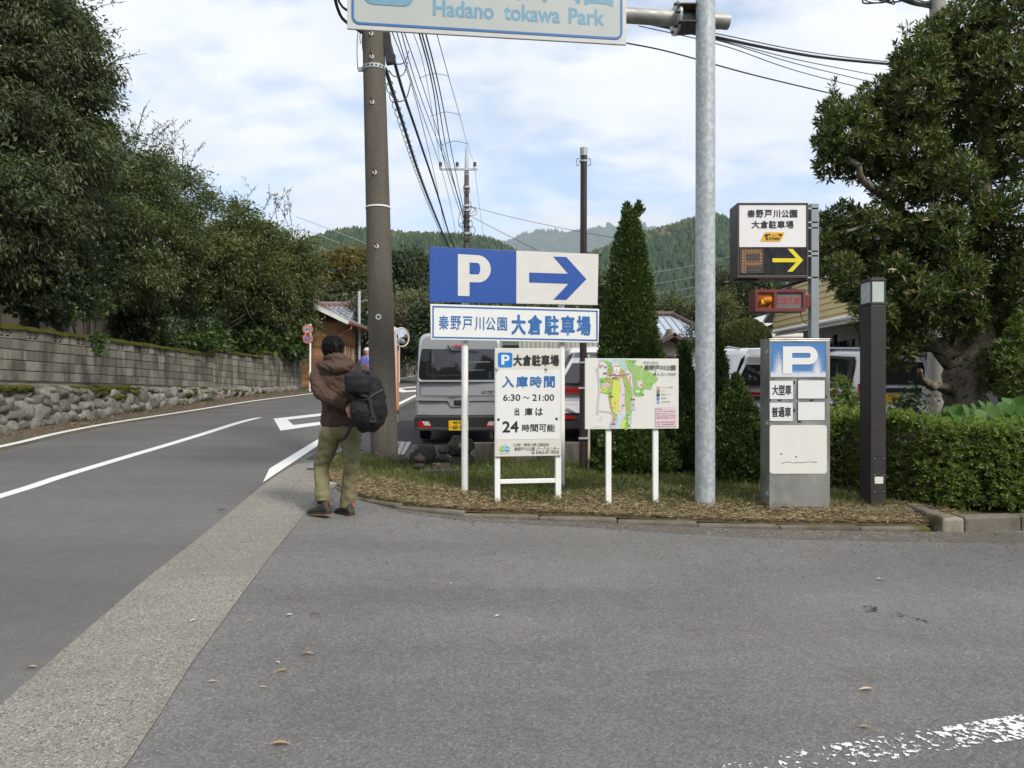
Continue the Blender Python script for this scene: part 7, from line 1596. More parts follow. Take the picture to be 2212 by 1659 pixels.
# ------------------------------------------------------------------ square lamp post
Yb = 7.35; FB = fb(Yb); bx0, _ = FB(1881.5, 1100); bx1, _ = FB(1914, 1100); bw = bx1 - bx0; zg = gz(bx0, Yb) + .05
t = thing('lamp_post', 'square dark brown garden lamp post with a frosted lantern on top', 'lamp post', (bx0, Yb, zg)); dep = .24; zl1 = FB(0, 659)[1] - zg; zt = FB(0, 600)[1] - zg
m_lp = M('textured dark brown coating', (0.038, 0.034, 0.034), .5, .1, .08, 6, .15, 300); m_fr = M('frosted glass', (.50, .56, .53), .25, var=.08, vs=6)
MB().bx(0, bw, 0, dep, -.1, zl1).build('shaft', m_lp, t, bevel=.004)
for xx in (0, bw - .014):
    for yy in (0, dep - .014): MB().bx(xx, xx + .014, yy, yy + .014, zl1 + .03, zt - .03).build('lantern_post', m_lp, t)
MB().bx(-.004, bw + .004, -.004, dep + .004, zl1 + .004, zl1 + .03).build('lantern_base', m_lp, t, bevel=.003); MB().bx(-.004, bw + .004, -.004, dep + .004, zt - .03, zt - .012).build('lantern_rim', m_lp, t, bevel=.003); MB().bx(.01, bw - .01, .01, dep - .01, zt - .012, zt + .004).build('lantern_top', m_lp, t, bevel=.004)
MB().bx(.006, bw - .006, .006, dep - .006, zl1 + .032, zt - .032).build('lantern_glass', m_fr, t)
ha = FB(0, 986)[1] - zg; hb2 = FB(0, 1066)[1] - zg; border(t, bw * .17, bw * .92, hb2, ha, .004, .003, -.002, 2, 'hatch', m_blk); 
for xx in (bw * .24, bw * .85):
    for zz_ in (ha - .02, hb2 + .02, (ha + hb2) / 2): q = MB(); q.tube([(xx, 0, zz_), (xx, -.004, zz_)], .005, 8); q.build('screw', m_galv, t)
lz0, lz1 = FB(0, 1045)[1] - zg, FB(0, 1030)[1] - zg; panel(t, 'foot_light', M('foot light lens', (.72, .71, .62), .3, var=.04), bw * .24, bw * .80, lz0, lz1, -.003, .002)
for i in range(4): q = MB(); z = lz0 + (i + .5) * (lz1 - lz0) / 4; q.bx(bw * .23, bw * .81, -.007, -.003, z - .0025, z + .0025); q.build('louvre', m_wht, t)
q = MB(); q.slab([(bx0 - .3, Yb - .12), (bx0 + .55, Yb - .14), (bx0 + .6, Yb + .5), (bx0 - .25, Yb + .5)], lambda x, y: gz(x, y), lambda x, y: gz(x, y) + .115); kind(q.build('concrete_pad', m_kerb, None, bevel=.02), 'structure')

# ------------------------------------------------------------------ small road signs on the left
Ys = 26.8; FS = fb(Ys); x_, _ = FS(670.5, 840); zg = gz(x_, Ys); t = thing('road_sign', 'round speed limit and no parking signs on a thin white post', 'road sign', (x_, Ys, zg))
zt = FS(0, 700)[1] - zg; q = MB(); q.tube([(-.02, 0, -.1), (0, 0, zt)], .034, 12); q.build('post', m_wht, t, smooth=True)
m_rr = M('faded sign red', (.62, .17, .09), .5, var=.08); m_rb = M('faded sign blue', (.06, .16, .50), .5, var=.06); m_dw = M('dirty sign white', (.52, .47, .38), .5, var=.1)
def disc(o, name, mat, cx, cz, r, y, r_in=0, n=32):
    q = MB()
    if r_in: q.add([(cx + r * math.cos(a), y, cz + r * math.sin(a)) for a in np.linspace(0, 2 * PI, n, False)] + [(cx + r_in * math.cos(a), y, cz + r_in * math.sin(a)) for a in np.linspace(0, 2 * PI, n, False)], [(i, (i + 1) % n, n + (i + 1) % n, n + i) for i in range(n)])
    else: q.add([(cx + r * math.cos(a), y, cz + r * math.sin(a)) for a in np.linspace(0, 2 * PI, n, False)], [tuple(range(n))])
    return q.build(name, mat, o)
rr = 10.2 / RES_F * Ys; sx_ = FS(665.2, 0)[0] - x_
for i, v in enumerate((711.5, 731.5)):
    z = FS(0, v)[1] - zg; q = MB(); q.tube([(sx_, -.05, z), (sx_, -.035, z)], rr * 1.06, 32); q.build('disc', m_dw, t)
    disc(t, 'red_ring', m_rr, sx_, z, rr, -.054, rr * .66)
    if i == 0: text('40', m_rb, t, sx_ - rr * .56, sx_ + rr * .56, z - rr * .36, z + rr * .36, -.056, .03)
    else:
        disc(t, 'blue_disc', m_rb, sx_, z, rr * .66, -.055); q = MB(); q.add([(sx_ + a * rr, -.0575, z + b_ * rr) for a, b_ in ((-.56, .40), (-.40, .56), (.56, -.40), (.40, -.56))], [(3, 2, 1, 0)]); q.build('red_bar', m_rr, t)
    MB().bx(sx_ - .02, .04, -.034, -.0, z - .02, z + .02).build('bracket', m_galv, t)
# small steel pole behind the wooden house
b = P(776, 829, 33.5); b.z = gz(b.x, b.y); t = thing('steel_pole', 'slim grey steel pole beside the wooden house', 'pole', tuple(b)); z1 = P(0, 629, 33.5).z - b.z
q = MB(); q.tube([(0, 0, -.1), (0, 0, z1)], .065, 14); q.build('shaft', m_galv, t, smooth=True)
for dz in (.5, 1.9): q = MB(); q.tube(smooth_curve([(.06, 0, z1 - dz), (.35, -.05, z1 - dz + .08), (.6, 0, z1 - dz - .1), (.35, -.05, z1 - dz - .5)], 5), .015, 5); q.build('bracket', m_galv, t)
# convex mirror, beige post and edge-on boards
Ym = 16.1; FM = fb(Ym); x_, _ = FM(853.3, 0); zg = gz(x_, Ym); t = thing('gate_post', 'beige square post on a concrete base at the car park entrance', 'post', (x_, Ym, zg)); m_bei = M('beige painted steel', (.56, .49, .42), .5, var=.06)
MB().bx(-.037, .037, -.037, .037, .1, FM(0, 713.5)[1] - zg).build('shaft', m_bei, t, bevel=.005); q = MB(); V = [(sx * a, sy * a, z) for z, a in ((-.1, .10), (.17, .07)) for sx, sy in ((-1, -1), (1, -1), (1, 1), (-1, 1))]; q.add(V, [(0, 1, 5, 4), (1, 2, 6, 5), (2, 3, 7, 6), (3, 0, 4, 7), (4, 5, 6, 7)]); q.build('base', m_conc, t, bevel=.01)
Yn = 16.6; FN = fb(Yn); x_, _ = FN(844, 0); zg = gz(x_, Yn); t = thing('notice_board', 'white notice boards seen edge on behind the utility pole', 'sign', (x_, Yn, zg))
for i, (u, v0, v1) in enumerate(((843.5, 702, 980), (847.5, 714, 826))):
    x1_ = FN(u, 0)[0] - x_; q = MB(); q.bx(x1_ - .018, x1_ + .018, .1 * i, .9 + .1 * i, max(FN(0, v1)[1] - zg, .05), FN(0, v0)[1] - zg); q.build('panel', m_wht, t, bevel=.004)
x1_ = FN(841, 0)[0] - x_; q = MB(); q.tube([(x1_, .4, -.05), (x1_, .4, 1.9)], .03, 8); q.build('leg', m_wht, t)
Yo = 16.3; FO = fb(Yo); x_, _ = FO(860, 0); zg = gz(x_, Yo); t = thing('convex_mirror', 'orange pole with a round convex traffic mirror turned to the road', 'traffic mirror', (x_, Yo, zg)); m_or = M('orange enamel', (.70, .25, .04), .4, var=.06)
q = MB(); q.tube([(0, 0, -.05), (0, 0, FO(0, 716)[1] - zg)], .023, 12); q.build('post', m_or, t, smooth=True); q = MB(); q.tube([(0, 0, -.05), (0, 0, .26)], .028, 12); q.build('post_foot', m_rust, t)
mz = FO(0, 728.7)[1] - zg; mx_ = FO(868.5, 0)[0] - x_; rm = .205; ang = math.radians(48)
mroot = newobj('mirror', None) if False else None
q = MB(); n = 28; V = [(0, -.045, 0)]; 
for j in range(1, 6):
    r = rm * j / 5; V += [(r * math.cos(a), -.045 * (1 - (j / 5) ** 2), r * math.sin(a)) for a in np.linspace(0, 2 * PI, n, False)]
Fm = [(0, 1 + i, 1 + (i + 1) % n) for i in range(n)]
for j in range(4): Fm += [(1 + j * n + i, 1 + (j + 1) * n + i, 1 + (j + 1) * n + (i + 1) % n, 1 + j * n + (i + 1) % n) for i in range(n)]
q.add(V, Fm); m_mir = M('mirror', (.62, .63, .64), .03, 1.0, 0); o = q.build('mirror', m_mir, t, (mx_, -.06, mz), smooth=True); o.rotation_euler = (0, 0, ang)
q = MB(); q.tube([((rm + .004) * math.cos(a), 0, (rm + .004) * math.sin(a)) for a in np.linspace(0, 2 * PI, 33)], .014, 6, False); o = q.build('rim', m_bei, t, (mx_, -.06, mz), smooth=True); o.rotation_euler = (0, 0, ang)
q = MB(); q.tube([(0, 0, mz), (mx_, -.03, mz)], .018, 8); q.build('arm', m_galv, t)

# ------------------------------------------------------------------ vehicles
def paint(name, col, metal=.0): return M(name, col, .34, metal, 0, 2, coat=.35)
m_silver = paint('silver car paint', (.44, .455, .47), .45); m_pearl = paint('pearl white car paint', (.70, .71, .73)); m_whitecar = paint('white car paint', (.74, .745, .75)); m_sil2 = paint('pale silver car paint', (.55, .57, .58), .4)
def carglass():
    k = N('tinted car glass'); return k.fin((.012, .014, .016), .03, 0, .9)
m_cg = carglass(); m_tyre = M('tyre rubber', (.018, .018, .019), .85, var=.15); m_rim = M('alloy wheel', (.5, .5, .51), .35, .8, .05)
m_tail = M('red tail lamp', (.42, .012, .014), .12, var=.1, vs=30, coat=.6); m_clear = M('clear lamp lens', (.55, .53, .52), .12, var=.15, vs=30, coat=.6); m_plate = M('yellow number plate', (.80, .50, .02), .4, var=.02); m_seam = M('panel gap', (.02, .02, .02), .8, var=0); m_bump = M('black bumper', (.022, .023, .024), .55, var=.08)
def outline(w, zb, zbelt, zr, wr, rt=.12, n=5, rb=.05):
    """half width w, roof half width wr: closed ring of (x, z), counter clockwise"""
    right = [(w - rb, zb), (w, zb + rb), (w + .005, zb + (zbelt - zb) * .5), (w - .01, zbelt)]
    for i in range(n + 1):
        a = PI / 2 * i / n; right.append((wr - rt + rt * math.cos(a), zr - rt + rt * math.sin(a)))
    right.append((wr * .5, zr + .012)); return right + [(0, zr + .018)] + [(-x, z) for x, z in right[::-1]]
def shell(rings, name, mat, parent, sub=1):
    """rings: list of (y, outline, shear function)"""
    V = []; F = []; n = len(rings[0][1])
    for y, o, sh in rings: V += [(x, y + (sh(z) if sh else 0), z) for x, z in o]
    for r_ in range(len(rings) - 1):
        for i in range(n): F.append((r_ * n + i, r_ * n + (i + 1) % n, (r_ + 1) * n + (i + 1) % n, (r_ + 1) * n + i))
    F.append(tuple(range(n))[::-1]); F.append(tuple((len(rings) - 1) * n + i for i in range(n)))
    q = MB(); q.add(V, F); o = q.build(name, mat, parent, smooth=True); o.data.polygons[-1].use_smooth = False; o.data.polygons[-2].use_smooth = False; return o
def wheel(parent, x, y, r, w=.17):
    q = MB(); prof = [(-w / 2, r * .75), (-w / 2, r * .95), (-w / 2 + .02, r), (w / 2 - .02, r), (w / 2, r * .95), (w / 2, r * .75)]; n = 28; V = []
    for px_, rr_ in prof: V += [(px_, rr_ * math.cos(2 * PI * i / n), rr_ * math.sin(2 * PI * i / n)) for i in range(n)]
    F = [(j * n + i, j * n + (i + 1) % n, (j + 1) * n + (i + 1) % n, (j + 1) * n + i) for j in range(5) for i in range(n)] + [tuple(range(n)), tuple(5 * n + i for i in range(n))[::-1]]
    q.add(V, F); wl2 = q.build('wheel', m_tyre, parent, (x, y, r), smooth=False)
    q = MB()
    for s_ in (-1, 1):
        q.tube([(s_ * w * .40, 0, 0), (s_ * w * .51, 0, 0)], r * .62, 20)
        for k_ in range(5): a = k_ * 2 * PI / 5; q.box((s_ * w * .52, math.cos(a) * r * .32, math.sin(a) * r * .32), (.012, .07, r * .55), rx=-a + PI / 2)
    q.build('rim', m_rim, wl2); return wl2
def inset(o, d):
    """shrinks a ring towards its middle by about d"""
    zs = [z for _, z in o]; zm_ = (min(zs) + max(zs)) / 2; hw = max(x for x, _ in o); hh_ = (max(zs) - min(zs)) / 2
    return [(x * (1 - d / hw), zm_ + (z - zm_) * (1 - d / hh_)) for x, z in o]
def pland(o, name, mat, pts, y, thick=.006, sh=None, bev=0):
    """a panel lying on the rear face: polygon (x, z), following the shear of the face"""
    n = len(pts); f = sh or (lambda z: 0); q = MB()
    V = [(x, y + f(z) - thick, z) for x, z in pts] + [(x, y + f(z) + .01, z) for x, z in pts]
    from mathutils.geometry import tessellate_polygon
    F = [tuple(reversed(tr)) for tr in tessellate_polygon([[Vector((x, z, 0)) for x, z in pts]])] + [(i, n + i, n + (i + 1) % n, (i + 1) % n) for i in range(n)]
    q.add(V, F); return q.build(name, mat, o, bevel=bev)
def side_panel(o, name, mat, pts, xf, thick=.004):
    from mathutils.geometry import tessellate_polygon
    n = len(pts); s_ = -1; q = MB(); V = [(xf(z) - thick, y, z) for y, z in pts] + [(xf(z) + .01, y, z) for y, z in pts]
    q.add(V, tessellate_polygon([[Vector((y, z, 0)) for y, z in pts]]) + [(i, n + i, n + (i + 1) % n, (i + 1) % n) for i in range(n)]); return q.build(name, mat, o)
# --- silver van seen from behind
Yv = 12.35; xv = (992 - UC) / RES_F * Yv; zv = gz(xv, Yv + .6) + .01
t = thing('parked_van', 'silver box van parked with its tailgate towards the camera', 'van', (xv, Yv, zv), group='vehicles parked in the lot'); t.rotation_euler = (math.atan(.047), 0, 0)
hw = .737; vsh = lambda z: .035 * max(0, z - .7) ** 2 + max(0, z - .98) * .13
o = outline(hw, .30, .98, 1.86, .70, .15, 6)
shell([(.0, inset(o, .055), vsh), (.0005, inset(o, .052), vsh), (.006, inset(o, .03), vsh), (.022, inset(o, .012), vsh), (.07, o, vsh), (.4, o, None), (1.2, o, None), (2.5, o, None), (2.95, outline(hw, .30, .98, 1.72, .64, .15, 6), None), (3.25, outline(hw * .97, .32, .9, 1.05, .66, .1, 6), None), (3.35, outline(hw * .9, .36, .8, .95, .62, .1, 6), None)], 'body', m_silver, t)
vv = lambda px_, py_: ((px_ * .2773 + 1640, py_ * .2773 + 1330))
def VL(px_, py_): u, v = vv(px_, py_); u *= .54; v *= .54; return (u - UC) / RES_F * Yv - xv, EYE + (VC - v) / RES_F * Yv - zv
def vpoly(pts): return [VL(*p) for p in pts]
def vrr(x0, y0, x1, y1, r): a = VL(x0, y1); b_ = VL(x1, y0); return rrect(a[0], b_[0], a[1], b_[1], r, 5)
xr = 1312
pland(t, 'rear_window', m_cg, [VL(145, 660), VL(133, 640), VL(131, 560), VL(140, 440), VL(152, 330), VL(163, 262), VL(178, 240), VL(1225, 240), VL(1242, 262), VL(1255, 330), VL(1268, 440), VL(1276, 560), VL(1274, 640), VL(1262, 660), VL(1225, 676), VL(180, 676)], 0, .004, vsh)
pland(t, 'window_reflection', M('grey reflection on glass', (.035, .037, .04), .12, var=.15, vs=3), vpoly([(350, 250), (645, 250), (652, 500), (358, 506)]), 0, .0055, vsh); pland(t, 'window_reflection', M('grey reflection on glass', (.035, .037, .04), .12, var=.15, vs=3), vpoly([(165, 255), (280, 250), (278, 410), (210, 430), (160, 400)]), 0, .0055, vsh)  # grey reflections painted on the glass as flat sheets
pland(t, 'reflection_patch', M('brown reflection on glass', (.03, .022, .016), .15, var=.2, vs=5), vpoly([(235, 450), (350, 450), (350, 470), (265, 475), (265, 600), (520, 610), (760, 600), (760, 625), (300, 640), (240, 610)]), 0, .005, vsh)  # brown reflected shape, painted flat on the glass
pland(t, 'reflection_patch', M('pale reflection on glass', (.16, .16, .16), .2, var=0), vpoly([(860, 425), (1120, 415), (1160, 425), (1160, 432), (860, 436)]), 0, .005, vsh); pland(t, 'reflection_patch', M('pale reflection on glass', (.16, .16, .16), .2, var=0), vpoly([(860, 540), (1080, 538), (1080, 546), (860, 550)]), 0, .005, vsh)  # pale reflected lines, likewise painted on the glass
pland(t, 'window_surround', m_silver, vpoly([(132, 640), (128, 665), (160, 708), (1250, 708), (1282, 665), (1278, 640), (1262, 668), (1225, 682), (180, 682), (146, 668)]), 0, .016, vsh, .004)
pland(t, 'brake_light', m_tail, vrr(642, 178, 770, 215, .01), 0, .012, vsh, .002)
pland(t, 'tailgate_shade', M('silver with painted shade', (.20, .21, .22), .4, .4, .03), vpoly([(160, 905), (1250, 905), (1250, 928), (160, 928)]), 0, .002, vsh)  # flat darker strip, the shade of a recess painted into the silver
pland(t, 'garnish', m_silver, vpoly([(100, 928), (545, 932), (585, 955), (835, 955), (875, 932), (1310, 928), (1312, 975), (868, 980), (830, 1060), (600, 1066), (552, 980), (98, 975)]), 0, .022, vsh, .006)
pland(t, 'handle_recess', m_bump, vrr(636, 975, 800, 1052, .015), 0, .026, vsh, .004); pland(t, 'handle', m_blk, vrr(660, 1010, 760, 1040, .01), 0, .034, vsh, .004)
pland(t, 'tailgate_seam', m_seam, vpoly([(95, 1188), (1318, 1188), (1318, 1196), (95, 1196)]), 0, .003, vsh)
for x_ in (156, 1250): pland(t, 'tailgate_seam', m_seam, vpoly([(x_, 712), (x_ + 4, 712), (x_ + 4, 905), (x_, 905)]), 0, .003, vsh)
bq = MB(); zb0 = VL(0, 1408)[1]; zb1 = VL(0, 1200)[1]; zb2 = VL(0, 1362)[1]
bq.prism(rrect(-hw - .012, hw + .012, zb0, zb1, .04, 4), -.075, .55); bq.build('bumper', m_bump, t, bevel=.02)
bq = MB(); bq.prism(rrect(-hw * .97, hw * .97, zb0 - .0, zb2, .02, 3), -.10, -.02); bq.build('bumper_lip', M('grey bumper step', (.045, .046, .048), .5, var=.06), t, bevel=.012)
a = VL(548, 1405); b_ = VL(880, 1245); pland(t, 'plate_recess', m_blk, [(a[0], a[1]), (b_[0], a[1]), (b_[0] - .02, b_[1]), (a[0] + .02, b_[1])], -.075, .003)
px0 = VL(568, 0)[0]; pw = .33; z0 = VL(0, 1402)[1]; z1 = z0 + .165; pl_ = pland(t, 'number_plate', m_plate, rrect(px0, px0 + pw, z0, z1, .008), -.105, .005)
def ptext(sx, fx0, fz0, fx1, fz1, o=pl_, y=-.1125, bold=.01): return text(sx, m_ink, o, px0 + fx0 * pw, px0 + fx1 * pw, z0 + fz0 * .165, z0 + fz1 * .165, y, bold)
ptext('相模', .22, .66, .45, .93); ptext('48', .47, .67, .63, .93); ptext('つ', .06, .22, .17, .38); ptext('68', .20, .10, .44, .56, bold=.02); ptext('-', .47, .28, .53, .35, bold=.02); ptext('8', .56, .10, .67, .56, bold=.02)
def mirror_x(pts): return [(-x, z) for x, z in pts][::-1]
lw_ = vpoly([(132, 1270), (282, 1272), (322, 1345), (322, 1358), (132, 1358)]); 
for pts, sgn in ((lw_, 1), (mirror_x(lw_), -1)):
    lo = pland(t, 'tail_lamp', m_tail, pts, -.075, .012, None, .003)
    rp = vpoly([(185, 1274), (280, 1276), (310, 1334), (218, 1332)]); pland(lo, 'clear_lens', m_clear, rp if sgn > 0 else mirror_x(rp), -.087, .003)
pland(t, 'lettering_emblem', m_seam, [(VL(1068, 861)[0] + .043 * math.cos(a), VL(0, 861)[1] + .027 * math.sin(a)) for a in np.linspace(0, 2 * PI, 20, False)], 0, .004, vsh); pland(t, 'lettering_emblem', m_silver, [(VL(1068, 861)[0] + .036 * math.cos(a), VL(0, 861)[1] + .020 * math.sin(a)) for a in np.linspace(0, 2 * PI, 20, False)], 0, .006, vsh)
def vt(sx, b4, bold=.02): a = VL(b4[0], b4[3]); b_ = VL(b4[2], b4[1]); return text(sx, m_seam, t, a[0], b_[0], a[1], b_[1], vsh(a[1]) - .006, bold)
vt('D', (1052, 850, 1086, 872), .0); vt('HIJET', (1113, 836, 1232, 874), .012); vt('CARGO', (1113, 878, 1232, 890), .01); vt('e-SMART', (178, 1159, 250, 1168), .0)
wq = MB(); w0 = VL(545, 190); w1 = VL(600, 262); w2 = VL(770, 268); w3 = VL(985, 281); wq.tube([(w0[0], vsh(w0[1]) - .02, w0[1]), (w1[0], vsh(w1[1]) - .04, w1[1]), (w1[0] + .05, vsh(w1[1]) - .04, w1[1] - .012), (w2[0], vsh(w2[1]) - .035, w2[1]), (w3[0], vsh(w3[1]) - .025, w3[1])], [.016, .016, .013, .010, .006], 8); wq.build('wiper', m_blk, t, smooth=True)
c_ = VL(612, 204); wq = MB(); wq.tube([(c_[0], vsh(c_[1]) - .012, c_[1]), (c_[0], vsh(c_[1]) + .02, c_[1])], .012, 12); wq.build('washer_jet', m_blk, t)
for x_ in (195, 452, 970, 1222):
    c_ = VL(x_, 1232); wq = MB(); wq.tube([(c_[0], -.080, c_[1]), (c_[0], -.07, c_[1])], .015, 14); wq.build('sensor', m_seam, t)
for sx in (-1, 1):
    for yy in (.62, 2.75): wheel(t, sx * (hw - .10), yy, .275, .165)
q = MB(); q.box((0, .62, .26), (1.2, .09, .09)); q.box((0, 1.5, .30), (1.2, 2.4, .08)); q.tube([(.2, .2, .26), (.2, .5, .26)], .07, 10); q.build('underside', m_blk, t)
for sx in (-1, 1): side = MB(); side.bx(sx * hw - .01, sx * hw + .012, .75, 2.6, 1.02, 1.5); side.build('side_window', m_cg, t)
# --- generic hatch / suv used for the other parked vehicles
def suv(label, xc, Y, hw, zr, wr, length, mat, zbelt, low, tail, name='parked_car', cat='car', rake=.42):
    z0 = gz(xc, Y + .7) + .01; t = thing(name, label, cat, (xc, Y, z0), group='vehicles parked in the lot'); t.rotation_euler = (math.atan(.047), 0, 0)
    sh = lambda z: max(0, z - zbelt) * rake + .05 * max(0, zbelt - z) ** 2
    o = outline(hw, low, zbelt, zr, wr, .16, 6); ov = lambda k1, k2, k3: outline(hw * k1, low, zbelt, zbelt + (zr - zbelt) * k2, wr * k3, .14, 6)
    shell([(.0, inset(o, .09), sh), (.0005, inset(o, .087), sh), (.012, inset(o, .05), sh), (.04, inset(o, .018), sh), (.12, o, sh), (.9, o, None), (length * .45, o, None), (length * .56, ov(1, .93, .97), None), (length * .72, ov(1, .12, 1.05), None), (length * .9, ov(.97, -.02, 1.1), None), (length, ov(.82, -.25, .95), None)], 'body', mat, t)
    for sx in (-1, 1):
        for yy in (length * .19, length * .78): wheel(t, sx * (hw - .11), yy, .33, .21)
    q = MB(); q.prism(rrect(-hw * .96, hw * .96, low - .06, low + .16, .03, 3), -.02, length * .9); q.build('lower_trim', m_bump, t, bevel=.01)
    return t, sh, z0
xh = .73 + .93; t, sh, z0 = suv('silver sport utility car with a red light bar behind the map board', xh, 12.95, .925, 1.66, .63, 4.6, m_pearl, 1.02, .28, None, cat='car')
pland(t, 'rear_window', m_cg, [(-.82, 1.03), (-.85, 1.10), (-.66, 1.50), (-.58, 1.56), (.58, 1.56), (.66, 1.50), (.85, 1.10), (.82, 1.03), (.40, .985), (-.40, .985)], 0.02, .006, sh)
pland(t, 'light_bar', m_tail, [(-.88, .86), (-.70, .855), (.70, .855), (.88, .86), (.86, .95), (.6, .945), (-.6, .945), (-.86, .95)], 0.015, .022, sh, .004); pland(t, 'light_bar_trim', m_seam, [(-.80, .895), (.80, .895), (.80, .91), (-.80, .91)], .015, .025, sh)
text('HARRIER', m_seam, t, -.74, -.44, .715, .742, -.008, .012, shear=.25)
pland(t, 'spoiler', m_pearl, [(-.62, 1.58), (.62, 1.58), (.58, 1.66), (-.58, 1.66)], -.10, .02, sh, .01); pland(t, 'rear_bumper', m_bump, [(-.86, .30), (.86, .30), (.84, .50), (-.84, .50)], 0.0, .03, sh, .015)
for sx in (-1, 1): pland(t, 'reflector', m_tail, [(sx * .84 - .0, .41), (sx * .56, .40), (sx * .56, .45), (sx * .84, .47)][::1 if sx > 0 else -1], 0.0, .04, None, .003)
pland(t, 'tailgate_crease', m_sil2, [(-.7, .58), (-.5, .48), (.5, .48), (.7, .58), (.68, .60), (.5, .50), (-.5, .50), (-.68, .60)], 0.0, .012, sh); pland(t, 'number_plate', m_white_s, rrect(-.165, .165, .62, .785, .01), 0.0, .02, sh)
q = MB(); q.tube([(.30, .05, .27), (.30, .25, .27)], .045, 12); q.tube([(-.55, .02, .27), (-.55, .25, .27)], .045, 12); q.build('exhaust', m_rim, t)
xs2 = 3.78 + .925; t, sh, z0 = suv('pearl white sport utility car with a shark fin left of the cabinet', xs2, 12.75, .925, 1.68, .64, 4.6, m_whitecar, 1.05, .28, None)
pland(t, 'rear_window', m_cg, [(-.82, 1.05), (-.85, 1.11), (-.67, 1.50), (-.60, 1.56), (.60, 1.56), (.67, 1.50), (.85, 1.11), (.82, 1.05)], 0.02, .006, sh)
pland(t, 'light_bar', m_tail, [(-.93, .90), (-.55, .875), (.55, .875), (.93, .90), (.91, 1.0), (.88, .97), (.5, .93), (-.5, .93), (-.88, .97), (-.91, 1.0)], 0.02, .022, sh, .004); pland(t, 'light_bar_trim', m_seam, [(-.9, .80), (.9, .80), (.88, .875), (.5, .86), (-.5, .86), (-.88, .875)], .015, .012, sh)
pland(t, 'tailgate_crease', m_sil2, [(-.62, .52), (.62, .52), (.58, .58), (-.2, .62), (-.58, .58)], 0.0, .016, sh, .01); pland(t, 'rear_bumper', m_bump, [(-.88, .30), (.88, .30), (.86, .44), (-.86, .44)], 0.0, .03, sh, .015)
pland(t, 'spoiler', m_whitecar, [(-.63, 1.59), (.63, 1.59), (.58, 1.67), (-.58, 1.67)], -.16, .03, sh, .01)
q = MB(); q.add([(-.05, .62, 1.69), (.05, .62, 1.69), (.05, .86, 1.70), (-.05, .86, 1.70), (-.008, .62, 1.80), (.008, .62, 1.80), (0, .80, 1.72)], [(0, 1, 5, 4), (1, 2, 6, 5), (3, 0, 4, 6), (2, 3, 6), (4, 5, 6)]); q.build('aerial_fin', m_whitecar, t, smooth=True)
xf = lambda z: -(.925 - max(0, z - 1.05) * .46)
side_panel(t, 'quarter_window', m_cg, [(.50, 1.10), (.72, 1.42), (1.15, 1.48), (1.15, 1.10)], xf, .012); side_panel(t, 'side_window', m_cg, [(1.2, 1.10), (1.2, 1.49), (2.1, 1.50), (2.7, 1.40), (3.1, 1.10)], xf, .012)
side_panel(t, 'tail_lamp', m_tail, [(.02, .90), (.04, 1.0), (.30, .97), (.45, .92)], lambda z: -.925, .012)
for sx in (-1, 1): q = MB(); q.tube([(sx * .58, .6, 1.68), (sx * .60, 1.2, 1.715), (sx * .60, 2.1, 1.70), (sx * .58, 2.6, 1.64)], .018, 8); q.build('roof_rail', m_rim, t, smooth=True)
# white kei wagon, boxy
xk = 7.14 + .737; t, sh, z0 = suv('white boxy wagon with a yellow number plate behind the lamp post', xk, 15.0, .737, 1.74, .63, 3.39, m_whitecar, .98, .26, None, cat='car', rake=.12)
pland(t, 'rear_window', m_cg, rrect(-.58, .58, 1.0, 1.52, .06), .01, .006, sh)
xf = lambda z: -(.737 - max(0, z - .98) * .13)
side_panel(t, 'side_window', m_cg, [(.42, 1.0), (.45, 1.5), (1.15, 1.53), (1.15, 1.0)], xf, .012); side_panel(t, 'side_window', m_cg, [(1.22, 1.0), (1.22, 1.53), (1.95, 1.50), (2.3, 1.0)], xf, .012); side_panel(t, 'window_visor', m_seam, [(.46, 1.50), (.47, 1.56), (1.9, 1.58), (1.9, 1.53)], xf, .03)
q = MB(); q.tube([(-.765, .95, .83), (-.79, .98, .835), (-.79, 1.12, .835), (-.765, 1.16, .83)], .014, 8); q.build('door_handle', m_rim, t, smooth=True)
side_panel(t, 'door_seam', m_seam, [(.48, .45), (.40, .75), (.40, 1.5), (.41, 1.5), (.41, .75), (.49, .45)], xf, .004); q = MB(); q.tube([(-.748, .22 + .09 * math.cos(a), .83 + .11 * math.sin(a)) for a in np.linspace(0, 2 * PI, 25)], .004, 4, False); q.build('fuel_lid', m_seam, t)
for sx in (-1, 1): pl2 = pland(t, 'tail_lamp', m_tail, [(sx * .735, .66), (sx * .62, .66), (sx * .64, 1.0), (sx * .735, 1.02)][::-1 if sx > 0 else 1], 0.01, .022, sh, .004)
side_panel(t, 'tail_lamp', m_tail, [(.03, .66), (.05, 1.02), (.12, 1.0), (.10, .66)], lambda z: -.737, .012)
pk0, pz0 = -.10 - .165 + .0, .64; pl3 = pland(t, 'number_plate', m_plate, rrect(pk0, pk0 + .33, pz0, pz0 + .165, .008), 0.0, .025, sh); yy = sh(pz0) - .03
def kt(sx, a, b_, c_, d_, bold=.012): return text(sx, m_ink, pl3, pk0 + a * .33, pk0 + c_ * .33, pz0 + b_ * .165, pz0 + d_ * .165, yy, bold)
kt('横浜', .24, .66, .48, .93); kt('581', .50, .67, .74, .93); kt('に', .06, .22, .17, .38); kt('・3', .28, .10, .55, .56, .02); kt('59', .60, .10, .86, .56, .02)
pland(t, 'plate_garnish', m_blk, rrect(-.5, .5, .84, .93, .02), .0, .02, sh, .004); pland(t, 'bumper_panel', m_sil2, rrect(-.5, .5, .34, .52, .04), 0, .012, sh, .006)
